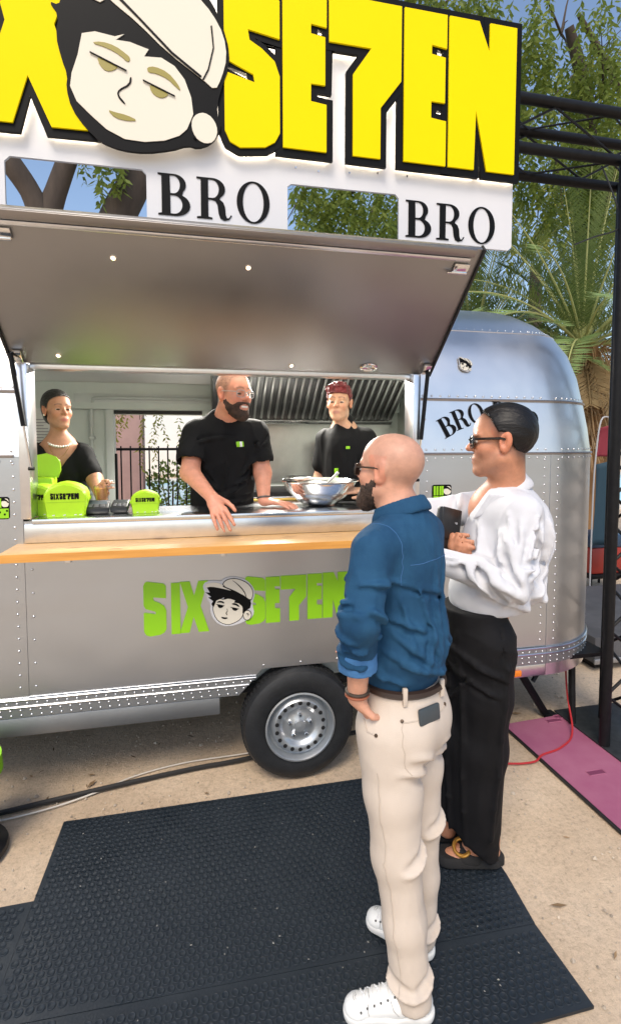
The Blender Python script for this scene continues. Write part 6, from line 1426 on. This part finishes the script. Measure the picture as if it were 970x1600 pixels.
# ================================================= staff behind the counter
BLKT = mat('black_tshirt', (.0065, .0065, .007), .8, var=.25, vscale=6., bump=.15, bscale=350., spec=.2, bumps=[dict(ridged=True, scale=6., strength=.5, dist=.012, detail=2., distort=.6, rot=(0, R(25), 0), stretch=(1.4, 1.4, .5))])
def staff_lower(body, c, f, z0=.49, zt=1.36, m=None):
    l = perp(f); S = Field(np.array((c[0] - .3, c[1] - .3, z0)), np.array((c[0] + .3, c[1] + .3, zt + .05)), .012); c = np.array(c, float)
    S.cap(A(*c[:2], zt - .02), A(*c[:2], zt - .14), .135, .15, .04, (f, 1.25))
    for q in (-1, 1): S.chain([A(*c[:2], zt - .12) + l * q * .08, A(*c[:2], z0 + .42) + l * q * .09 + f * .02, A(*c[:2], z0 + .09) + l * q * .09], [.095, .07, .055], .04)
    S.cut(lambda X, Y, Z: np.maximum(Z - zt, z0 + .05 - Z) + 0 * X + 0 * Y); V, Q = S.mesh(); qmesh('trousers', V, Q, m or mat('dark_work_trousers', (.02, .02, .022), .8), body)
    for q in (-1, 1): p = A(*c[:2], z0) + l * q * .09; shoe(body, p - f * .07, p + f * .19, RUBBER, RUBBER, laces=False)
CLEAR = mat('clear_lens', (1., 1., 1.), .0, trans=1., spec=.1, alpha=.12)
def server_man():
    f = nrm((.10, -.99, 0)); l = perp(f); U = A(0, 0, 1)
    h = HF((.180, 2.745, 1.972), (.60, -.79, -.05), (.10, -.10, 1), 1.0)
    NB = A(.125, 2.85, 1.79); Rsh, Rel, Rwr = A(-.020, 2.83, 1.755), A(-.050, 2.720, 1.560), A(.058, 2.525, 1.446); Lsh, Lel, Lwr = A(.305, 2.86, 1.765), A(.340, 2.825, 1.545), A(.330, 2.690, 1.407)
    F = Field((-.2, 2.36, .50), (.50, 3.15, 2.12), .012, [(-.09, .30, .0042)], [(2.43, 2.88, .0042)], [(1.28, 1.47, .004), (1.82, 2.12, .0042)])
    head(F, h, NB, smile=1., jaw=1.04, neck_r=.063)
    F.chain([NB - U * .04, A(.135, 2.92, 1.5), A(.12, 3.0, 1.32)], [.10, .12, .11], .05, (f, 1.2)); F.chain([Rsh, Rel], [.056, .048], .03); F.chain([Rel, Rwr], [.050, .029], .02); F.chain([Lsh, Lel], [.056, .047], .03); F.chain([Lel, Lwr], [.049, .029], .02)
    hand(F, Rwr, (.32, -.66, -.68), (.25, .60, -.70), 1.06, (.10, .14, .18, .2), .05, 1, .1); hand(F, Lwr, (.86, -.45, -.08), (.05, -.05, -1), 1., (.10, .12, .14, .16), .06, 1, .1)
    for q in (-1, 1): F.chain([A(.12, 3.0, 1.32) + l * q * .09, A(.12, 2.98, .92) + l * q * .09, A(.12, 3.0, .54) + l * q * .09], [.08, .06, .045], .03)
    V, Q = F.mesh(); C = face_colors(V, h, (.68, .30, .195), hairline=([-.13, -.07, -.035, -.028, .0, .012, .03, .05, .09], [-.06, -.05, -.03, .012, .026, .0, .03, .078, .085]), haircol=(.34, .18, .125), fade=.03, lip=(.48, .18, .15), scalp=(.36, .21, .15), brow=(.05, .03, .02)); body = qmesh('person', V, Q, SKIN, None, C)
    tag(body, 'laughing bearded man in black t-shirt leaning over the serving sill', 'person')
    eyes(h, body, gaze=(.2, -.05))
    MB().lathe([(.0, .0)], (0, 0, 0)) if False else None
    # teeth
    MB().obox(h.w((0, .0865, -.067)), (.021, .004, .0055), Matrix(h.R.tolist()), .002).build('teeth', mat('teeth', (.80, .77, .70), .3), body)
    B = hair_field(h, .16, .004); e = lambda cc, r: B.ell(h.w(cc), np.array(r) * h.s, h.R, .03)
    e((0, .030, -.050), (.0625, .062, .078)); e((0, .071, -.114), (.030, .022, .026)); B.cap(h.w((.053, .0, -.050)), h.w((.02, .070, -.11)), .018, .020, .03); B.cap(h.w((-.053, .0, -.050)), h.w((-.02, .070, -.11)), .018, .020, .03)
    e((0, .078, -.052), (.032, .016, .010))
    B.ell(h.w((0, .098, -.070)), (.029, .034, .0145), h.R, .006, 'sub')
    B.cut(lambda X, Y, Z: (lambda x, y, z: np.maximum(np.maximum(z - np.interp(y, [-.01, .01, .03, .06, .075, .10], [.0, .0, -.045, -.062, -.046, -.044]), .002 - y), -.16 - z))(*h.grid(X, Y, Z)))
    V, Q = B.mesh(); V = relax(V, Q, 1); V = strands(V, vnormals(V, Q), h, .0028, np.eye(3), (130, 130, 60)); qmesh('beard', V, Q, mat('beard_dark', (.045, .022, .013), .8, var=.6, vscale=40., bump=.8, bscale=150.), body)
    B = hair_field(h, .16, .0045); skull(B, h, .0012); hairline_cut(B, h, [-.13, -.07, -.035, -.028, .0, .012, .03, .05, .09], [-.06, -.05, -.03, .012, .026, .0, .03, .078, .085]); V, Q = B.mesh(); qmesh('cropped_hair', V, Q, mat('cropped_hair', (.30, .155, .105), .7, var=.4, vscale=60., bump=.4, bscale=200.), body)
    glasses(h, body, mat('clear_frame', (.34, .33, .32), .3), CLEAR, hgt=.018, wid=.025, thick=.0017, arm=.002)
    S = Field((-.26, 2.5, 1.30), (.54, 3.2, 1.93), .0056)
    S.cap(A(.135, 2.865, 1.70), A(.125, 2.94, 1.36), .178, .176, .05, (f, 1.28)); S.cap(Rsh + U * .01 + A(.03, 0, 0), Lsh + U * .01 - A(.03, 0, 0), .062, .062, .06); S.cap(NB - U * .06, NB + A(.005, -.012, .035), .10, .074, .06)
    S.chain([Rsh, Rsh * .38 + Rel * .62], [.076, .080], .04); S.chain([Lsh, Lsh * .40 + Lel * .60], [.074, .076], .04)
    for s_, e_, r_ in ((Rsh, Rel, .064), (Lsh, Lel, .060)): S.cap(s_ * .35 + e_ * .65, s_ * .1 + e_ * .9 , r_, r_ * 1.3, .0, None, 'sub')
    S.limb_folds(A(.135, 2.87, 1.74), A(.125, 2.94, 1.36), [(.1, -60, .5, 40, .009), (.1, 60, .5, -40, .009), (.35, -70, .3, 60, .010), (.4, 70, .35, -70, .010), (.6, -40, .2, 70, .010), (.65, 50, .2, -60, .009), (.8, -60, .1, 90, .009), (.2, 0, .6, 10, .007)], f)
    S.limb_folds(Rsh, Rel, [(.15, -60, .3, 70, .008), (.3, 0, .2, 90, .007), (.2, 100, .3, -60, .007)], f); S.limb_folds(Lsh, Lel, [(.15, -60, .3, 70, .008), (.3, 0, .2, 90, .007)], f)
    S.cap(NB + A(.004, -.012, .03), h.w((0, -.02, -.05)), .064, .070, .0, None, 'sub')
    V, Q = S.mesh(); V = relax(V, Q, 1); V = folds(V, vnormals(V, Q), .006, (A(.5, 0, -1), l, f), (4, 13, 13), 3.); sh_ = qmesh('black_tshirt', V, Q, BLKT, body)
    # chest print: small lime/white/lime blocks
    Vs = np.array([v.co[:] for v in sh_.data.vertices])
    for i, (dx, m_) in enumerate(((0, LIME), (.022, mat('white_print', (.8, .8, .8), .6)), (.044, LIME))):
        i_ = np.argmin(((Vs - A(.215 + dx, 2.66, 1.70 + .15 * dx)) ** 2).sum(1)); p = Vs[i_]; MB().obox(p + A(0, -.004, 0), (.009, .004, .014), Matrix.Rotation(R(-8), 3, 'Y'), .002).build('chest_print', m_, sh_)
    MB().tube([tuple(p) for p in ring_pts(Lwr + nrm(Lel - Lwr) * .02, .036, .034, f, 20, .012)], .0055, 6, closed=True).build('bracelet', mat('beads_grey', (.09, .085, .08), .4), body)
    staff_lower(body, (.12, 3.02), f); return body
server_man()
def necklace_woman():
    f = nrm((.26, -.97, 0)); l = perp(f); U = A(0, 0, 1); h = HF((-.765, 3.085, 1.896), (.60, -.79, .02), (-.03, 0, 1), .87)
    NB = A(-.765, 3.115, 1.70); Rsh, Lsh = A(-.880, 3.10, 1.645), A(-.640, 3.075, 1.645); Lel, Lwr = A(-.560, 2.98, 1.51), A(-.500, 2.775, 1.440); Rel, Rwr = A(-.92, 3.05, 1.42), A(-.88, 2.9, 1.40)
    F = Field((-1.1, 2.62, .50), (-.38, 3.35, 2.04), .012, [(-.90, -.60, .0045)], [(2.93, 3.2, .0045)], [(1.52, 2.04, .0045), (1.38, 1.50, .005)])
    head(F, h, NB, female=True, jaw=.93, neck_r=.043, nose=.9)
    F.cap(Rsh, Lsh, .042, .042, .05); F.chain([NB - U * .03, A(-.76, 3.11, 1.5), A(-.76, 3.13, 1.3)], [.10, .11, .10], .05, (f, 1.25)); F.ell(A(-.750, 3.055, 1.60), (.085, .045, .080), None, .05)
    F.chain([Lsh, Lel, Lwr], [.044, .038, .024], .03); F.chain([Rsh, Rel, Rwr], [.044, .038, .024], .03)
    hand(F, Lwr, (.12, -.55, .45), (.75, .2, .2), .85, (.7, .7, .7, .7), .02, -1, .8, wr=.022); hand(F, Rwr, (.2, -.9, 0), (0, 0, -1), .85)
    for q in (-1, 1): F.chain([A(-.76, 3.13, 1.3) + l * q * .085, A(-.76, 3.12, .9) + l * q * .085, A(-.76, 3.13, .54) + l * q * .085], [.08, .055, .04], .03)
    V, Q = F.mesh(); C = face_colors(V, h, (.50, .245, .145), hairline=([-.16, -.09, -.055, -.035, -.028, .0, .012, .026, .04, .06, .085, .11], [-.12, -.09, -.06, -.02, .012, .024, .008, .03, .055, .072, .090, .11]), fade=.012, lip=(.40, .10, .09), brow=(.02, .013, .01)); body = qmesh('person', V, Q, SKIN, None, C)
    tag(body, 'woman with dark tied back hair, pearl necklace and black v-neck top', 'person')
    eyes(h, body, gaze=(.15, -.1))
    B = hair_field(h, .18, .0042); skull(B, h, .003); B.ell(h.w((0, -.03, .045)), np.array((.074, .094, .082)) * h.s, h.R, .03); B.ell(h.w((0, -.105, -.045)), np.array((.042, .038, .045)) * h.s, h.R, .03); B.ell(h.w((0, -.06, -.01)), np.array((.066, .06, .065)) * h.s, h.R, .03)
    hairline_cut(B, h, [-.16, -.09, -.055, -.035, -.028, .0, .012, .026, .04, .06, .085, .11], [-.12, -.09, -.06, -.02, .012, .024, .008, .03, .055, .072, .090, .11]); V, Q = B.mesh(); V = relax(V, Q, 1); V = strands(V, vnormals(V, Q), h, .0012, [(0, .3, .2), (1, 0, .3), (0, -.3, 1)], (12, 70, 50)); qmesh('hair', V, Q, mat('dark_tied_hair', (.010, .008, .007), .4, var=.4, vscale=12., spec=.4, bumps=strand_bump(h, .7)), body)
    S = Field((-1.08, 2.85, 1.28), (-.45, 3.35, 1.76), .0048)
    S.cap(A(-.76, 3.105, 1.605), A(-.755, 3.12, 1.30), .146, .132, .05, (f, 1.18)); S.cap(Rsh, Lsh, .052, .052, .05)
    for q in (-1, 1): S.ell(A(-.755, 3.02, 1.535) + l * q * .068, (.068, .066, .068), None, .04)
    S.chain([Lsh, Lsh * .3 + Lel * .7], [.058, .058], .03); S.chain([Rsh, Rsh * .4 + Rel * .6], [.058, .058], .03)
    zv = 1.570; cv = A(-.740, 3.0, 0); S.cut(lambda X, Y, Z: np.minimum((Z - zv) * .72 - np.abs((X - cv[0]) * l[0] + (Y - cv[1]) * l[1]), 3.11 - Y)); S.cap(NB - U * .02, NB + U * .1, .075, .06, .0, None, 'sub')
    V, Q = S.mesh(); V = relax(V, Q, 1); V = folds(V, vnormals(V, Q), .0035, (A(.4, 0, -1), l, f), (5, 14, 14), 2.); qmesh('black_top', V, Q, BLKT, body)
    PE = mat('pearl', (.78, .72, .66), .2, spec=.7)
    nk = None; pm_ = bpy.data.meshes.new('pearl'); b0 = bmesh.new(); bmesh.ops.create_icosphere(b0, subdivisions=2, radius=.0072); b0.to_mesh(pm_); b0.free(); pm_.materials.append(PE); pm_.polygons.foreach_set('use_smooth', [True] * len(pm_.polygons))
    cen = A(-.757, 3.085, 1.722)
    for p in ring_pts(cen, .068, .060, f, 30, -.030):
        o = bpy.data.objects.new('pearl', pm_); col.objects.link(o); o.parent = body; o.location = p
    MB().tube([tuple(A(-.80, 3.03, 1.70)), tuple(A(-.77, 2.985, 1.65)), tuple(A(-.738, 2.965, 1.622)), tuple(A(-.712, 2.98, 1.65)), tuple(A(-.69, 3.02, 1.70))], .0014, 5).build('pendant_chain', mat('gold', (.7, .45, .15), .25, 1.), body)
    MB().lathe([(.009, 0), (.008, .003), (0, .004)], (-.737, 2.962, 1.618), (.1, -1, .1), 14).build('pendant', PE, body)
    MB().lathe([(.006, 0), (.005, .004), (0, .005)], h.w((.083, -.004, -.034)), tuple(h.R @ A(1, .2, 0)), 10).build('earring', PE, body)
    staff_lower(body, (-.76, 3.14), f, zt=1.32); return body
necklace_woman()
def red_hair_cook():
    f = nrm((-.62, -.78, 0)); l = perp(f); U = A(0, 0, 1); h = HF((.826, 3.0, 1.957), (-.45, -.89, -.02), (.04, 0, 1), .90)
    NB = A(.866, 3.035, 1.80); Lsh, Lel, Lwr = A(.985, 2.985, 1.735), A(1.045, 2.88, 1.52), A(.878, 2.640, 1.450); Rsh, Rel, Rwr = A(.775, 3.13, 1.735), A(.74, 3.16, 1.47), A(.72, 3.0, 1.40)
    F = Field((.55, 2.52, .50), (1.18, 3.35, 2.12), .012, [(.70, .95, .0042)], [(2.58, 2.72, .0045), (2.85, 3.12, .0042)], [(1.82, 2.12, .0042), (1.38, 1.50, .0045)])
    head(F, h, NB, female=True, jaw=.95, neck_r=.048, nose=.95)
    F.cap(Rsh, Lsh, .042, .042, .05); F.chain([NB - U * .03, A(.88, 3.06, 1.5), A(.88, 3.08, 1.3)], [.09, .105, .10], .05, (f, 1.25)); F.chain([Lsh, Lel, Lwr], [.044, .038, .024], .03); F.chain([Rsh, Rel, Rwr], [.044, .038, .024], .03)
    hand(F, Lwr, (-.97, -.12, .12), (-.1, .3, -.9), .92, (.12, .14, .16, .2), .05, 1, .3, wr=.022); hand(F, Rwr, (0, -.9, 0), (0, 0, -1), .9)
    for q in (-1, 1): F.chain([A(.88, 3.08, 1.3) + l * q * .085, A(.88, 3.08, .9) + l * q * .085, A(.88, 3.08, .54) + l * q * .085], [.08, .055, .04], .03)
    V, Q = F.mesh(); C = face_colors(V, h, (.62, .345, .215), lip=(.45, .19, .16), brow=(.06, .025, .02)); body = qmesh('person', V, Q, SKIN, None, C)
    tag(body, 'cook with short dark red hair in black shirt beside the steel bowl', 'person')
    eyes(h, body, gaze=(-.1, -.1))
    B = hair_field(h, .18, .004); skull(B, h, .008); B.ell(h.w((.01, .040, .070)), np.array((.062, .050, .036)) * h.s, h.R, .03)
    rg_ = np.random.default_rng(3)
    for k in range(46):
        a, b_ = rg_.uniform(-1.2, 1.2), rg_.uniform(-.9, 1.3); p = A(.074 * math.sin(a), .085 * math.sin(b_), .05 + .085 * math.cos(a) * math.cos(b_) ** .5 if math.cos(b_) > 0 else .05); p = p * A(1, 1, .96); B.cap(h.w(p), h.w(p + A(rg_.normal(0, .012), .018, .002)), .010 * h.s, .005 * h.s, .012)
    hairline_cut(B, h, [-.13, -.07, -.04, -.028, .0, .012, .03, .05, .07, .10, .13], [-.07, -.06, -.03, .010, .026, .0, .02, .05, .052, .056, .06]); V, Q = B.mesh(); V = relax(V, Q, 1); V = strands(V, vnormals(V, Q), h, .006, np.eye(3), (50, 40, 50)); qmesh('red_hair', V, Q, mat('dark_red_hair', (.20, .012, .016), .45, col2=(.07, .008, .010), vscale=30., bumps=strand_bump(h, .9)), body)
    S = Field((.58, 2.84, 1.28), (1.16, 3.36, 1.90), .0068)
    S.cap(A(.88, 3.05, 1.66), A(.88, 3.07, 1.32), .142, .140, .05, (f, 1.2)); S.cap(Rsh, Lsh, .055, .055, .05); S.cap(NB - U * .05, NB + A(-.006, -.006, .045), .085, .058, .06); S.chain([Lsh, Lsh * .35 + Lel * .65], [.064, .064], .035); S.chain([Rsh, Rsh * .4 + Rel * .6], [.062, .062], .035); S.cap(Lsh * .33 + Lel * .67, Lsh * .1 + Lel * .9, .054, .07, .0, None, 'sub')
    V, Q = S.mesh(); V = relax(V, Q, 1); V = folds(V, vnormals(V, Q), .005, (A(.5, 0, -1), l, f), (4, 14, 14), 8.); sh_ = qmesh('black_shirt', V, Q, BLKT, body)
    Vs = np.array([v.co[:] for v in sh_.data.vertices]); nv = np.array([v.normal[:] for v in sh_.data.vertices])
    def patch(p, hx, hz, m_, nm):
        i_ = np.argmin(((Vs - np.array(p)) ** 2).sum(1)); n_ = nrm(nv[i_] * A(1, 1, .2)); sx = nrm(np.cross(U, n_)); MB().obox(Vs[i_] + n_ * .003, (hx, .004, hz), Matrix(np.stack([sx, n_, np.cross(n_, sx)], 1).tolist()), .001).build(nm, m_, sh_)
    patch((.845, 2.88, 1.69), .012, .008, LIME, 'chest_print'); patch((.77, 2.93, 1.545), .012, .018, LIME, 'apron_print'); patch((.775, 2.93, 1.49), .012, .016, LIME, 'apron_print')
    staff_lower(body, (.88, 3.09), f, zt=1.32); return body
red_hair_cook()
# ------------------------------------------------------------------ things on the counter
ZC = OZ0 + .001
bw = empty('mixing_bowl', (.640, 2.72, ZC), 'large polished steel mixing bowl on the serving counter', 'bowl')
prof = [(.0, .0), (.06, .0), (.10, .012), (.145, .045), (.180, .085), (.200, .125), (.208, .136), (.214, .138), (.214, .134), (.206, .130)]
MB().lathe(prof + [(.196, .125), (.176, .086), (.142, .049), (.10, .017), (.0, .006)], (.640, 2.725, ZC), (0, 0, 1), 56).build('body', mat('polished_steel', (.70, .70, .70), .12, 1., var=.04, vscale=6.), bw)
sp = empty('serving_spoon', (.70, 2.70, ZC + .02), 'steel spoon handle resting over the bowl rim', 'spoon')
MB().tube([(.60, 2.70, ZC + .03), (.70, 2.74, ZC + .13), (.755, 2.76, ZC + .175)], [.006, .006, .009], 8).build('handle', STEEL, sp); MB().lathe([(0, -.01), (.02, -.006), (.03, .004), (.027, .004), (0, -.004)], (.585, 2.695, ZC + .028), (.3, 0, 1), 16).build('scoop', STEEL, sp)
def clam_box(cx, cy, z, w, d, h, rz, label, dz=0., open_=False):
    """lime takeaway box: tapered tray with domed lid"""
    root = empty('takeaway_box', (cx, cy, z), label, 'takeaway box', 'lime takeaway boxes on the counter')
    LB = mat('lime_card', (.36, .62, .012), .38, var=.05, vscale=9., spec=.45)
    M = Matrix.Translation((cx, cy, z)) @ Matrix.Rotation(R(rz), 4, 'Z')
    def arch(y, t, zb):
        """outline of the front face, narrower foot and rounded shoulders"""
        return [(-w * .46 * t, y, zb), (w * .46 * t, y, zb)]
    front = [(-.44, 0), (.44, 0), (.47, .30), (.5, .52), (.49, .66), (.42, .80), (.30, .90), (.15, .97), (0, 1.), (-.15, .97), (-.30, .90), (-.42, .80), (-.49, .66), (-.5, .52), (-.47, .30)]
    n = len(front); V = []
    for k, (y, sx, sz) in enumerate(((-d / 2, .93, .90), (-d * .40, 1., .97), (0, 1.02, 1.), (d * .40, 1., .97), (d / 2, .93, .90))):
        V += [tuple(M @ Vector((x * w * sx, y, zz_ * h * sz))) for x, zz_ in front]
    Fc = [tuple(range(n))] + [tuple(4 * n + i for i in range(n))[::-1]] + [(k * n + i, k * n + (i + 1) % n, (k + 1) * n + (i + 1) % n, (k + 1) * n + i) for k in range(4) for i in range(n)]
    MB().add(V, [q[::-1] for q in Fc]).build('carton', LB, root, smooth=30)
    MB().tube([tuple(M @ Vector((x * w * .97, -d / 2 - .0005, h * .42))) for x in (-.47, 0, .47)], .0012, 4).build('lid_seam', mat('dark_lime_card', (.27, .48, .01), .5), root)  # lid joint drawn in a darker lime than the carton
    # black wordmark
    Lw = w * .66; xs0 = -Lw / 2; total = sum(BLOCK_W[ch] + .05 for ch in 'SIXSE7EN'); s_ = Lw / total; x = xs0
    for ch in 'SIXSE7EN':
        plate('print_letter', [[(x + a * s_, h * .50 + b * h * .17) for a, b in BLOCK[ch]]], .0012, M @ Matrix.Translation((0, -d / 2 - .0012, 0)), BLACKA, root); x += (BLOCK_W[ch] + .05) * s_
    for a in (-.3, -.05, .2, .32): plate('print_mark', [[(a * w, h * .04), ((a + .06) * w, h * .045), ((a + .06) * w, h * .075), (a * w, h * .06)]], .0012, M @ Matrix.Translation((0, -d / 2 - .0012, 0)), WHITEP, root)
    for q in (-1, 1): MB().obox(M @ Vector((q * w * .50, 0, h * .48)), (.004, d * .30, h * .06), None, .002).build('tab', LB, root)
clam_box(-.612, 2.60, ZC, .185, .14, .163, 4, 'largest lime takeaway box at the front of the counter, wordmark facing out')
clam_box(-.735, 2.645, ZC, .15, .13, .150, -6, 'lime takeaway box half hidden by the window frame')
clam_box(-.262, 2.63, ZC, .135, .10, .112, 3, 'small lime takeaway box standing alone beside the card terminals')
# upright open lid / box behind
ob = empty('open_takeaway_box', (-.77, 2.79, ZC), 'lime takeaway box with its lid standing upright behind the others', 'takeaway box', 'lime takeaway boxes on the counter')
MB().obox((-.775, 2.79, ZC + .085), (.062, .05, .084), None, .012).build('carton', mat('lime_card'), ob)
lidp = [(-.065, 0), (.065, 0), (.075, .04), (.066, .08), (.045, .105), (0, .118), (-.045, .105), (-.066, .08), (-.075, .04)]
plate('lid', [lidp], .012, Matrix.Translation((-.765, 2.80, ZC + .171)) @ Matrix.Rotation(R(-8), 4, 'X') @ Matrix.Rotation(R(5), 4, 'Y'), mat('lime_card'), ob)
# card terminals
BP = mat('black_abs', (.015, .016, .018), .42, var=.1, vscale=20., bump=.08, bscale=200.)
def terminal(cx, cy, w, d, label, rz, scr):
    root = empty('card_terminal', (cx, cy, ZC), label, 'card terminal', 'card terminals on the counter'); rot = Matrix.Rotation(R(rz), 3, 'Z') @ Matrix.Rotation(R(18), 3, 'X')
    c = Vector((cx, cy, ZC + .032)); MB().obox(c, (w / 2, d / 2, .016), rot, .008).build('body', BP, root)
    MB().obox(c + rot @ Vector((0, d * .16, .0165)), (w * .40, d * .22, .0012), rot, .0005).build('screen', mat(scr, *( ((.10, .12, .14), .12) if scr == 'terminal_screen' else ((.05, .055, .06), .25))), root)
    for i in range(3):
        for j in range(3): MB().obox(c + rot @ Vector(((i - 1) * w * .24, -d * .12 - j * d * .11, .0172)), (w * .09, d * .035, .002), rot, .001).build('key', mat('grey_key', (.12, .12, .13), .5), root)
    MB().obox(c - Vector((0, 0, .018)), (w * .42, d * .35, .012), None, .004).build('foot', BP, root)
terminal(-.487, 2.625, .115, .10, 'black card terminal with wide screen beside the largest lime box', 4, 'terminal_screen')
terminal(-.382, 2.64, .082, .095, 'narrower black card terminal next to the small lime box', -3, 'terminal_screen_dark')
# drink
dr = empty('juice_cup', (-.478, 2.705, ZC), 'clear cup of orange juice in the hand of the woman with pearls', 'cup')
MB().lathe([(0, .012), (.024, .012), (.033, .095), (0, .095)], (-.478, 2.705, ZC + .022), (0, 0, 1), 24).build('juice', mat('orange_juice', (.80, .33, .12), .35), dr)
MB().lathe([(0, .0), (.026, .0), (.037, .105), (.0385, .106), (.0355, .106), (.025, .006), (0, .006)], (-.478, 2.705, ZC + .022), (0, 0, 1), 24).build('glass', mat('clear_plastic', (.95, .95, .95), .05, trans=1., spec=.4), dr)

# kitchen clutter on the range, shelf and sill
def pot(cx, cy, z, r_, h_, label):
    root = empty('cooking_pot', (cx, cy, z), label, 'pot', 'pots on the range')
    MB().lathe([(0, 0), (r_, 0), (r_, h_), (r_ + .006, h_ + .002), (r_ - .004, h_), (r_ - .004, .005), (0, .005)], (cx, cy, z), (0, 0, 1), 32).build('body', STEEL, root)
    for q in (-1, 1): MB().tube([(cx + q * r_, cy - .03, z + h_ * .75), (cx + q * (r_ + .03), cy - .025, z + h_ * .78), (cx + q * (r_ + .03), cy + .025, z + h_ * .78), (cx + q * r_, cy + .03, z + h_ * .75)], .005, 6).build('handle', STEEL, root)
pot(.42, 4.1, 1.336, .11, .13, 'wide steel pot on the range behind the laughing man'); pot(.78, 4.15, 1.336, .085, .10, 'smaller steel pot on the range behind the bowl')
for i, (x, w_, h_, m_, lb) in enumerate(((-1.32, .05, .11, mat('white_tub', (.7, .7, .68), .5), 'white tub on the small wall shelf'), (-1.2, .04, .14, mat('red_tub', (.45, .05, .03), .45), 'red sauce bottle on the small wall shelf'), (-1.1, .045, .09, mat('steel_tub', (.6, .6, .6), .3, 1.), 'steel canister on the small wall shelf'))):
    root = empty('shelf_jar', (x, 4.44, 1.566), lb, 'jar'); MB().lathe([(0, 0), (w_, 0), (w_, h_ * .8), (w_ * .8, h_ * .88), (w_ * .8, h_), (0, h_)], (x, 4.445, 1.566), (0, 0, 1), 24).build('body', m_, root); MB().lathe([(w_ * .84, 0), (w_ * .84, .018), (0, .02)], (x, 4.445, 1.566 + h_ - .006), (0, 0, 1), 20).build('cap', mat('grey_cap', (.3, .3, .3), .5), root)
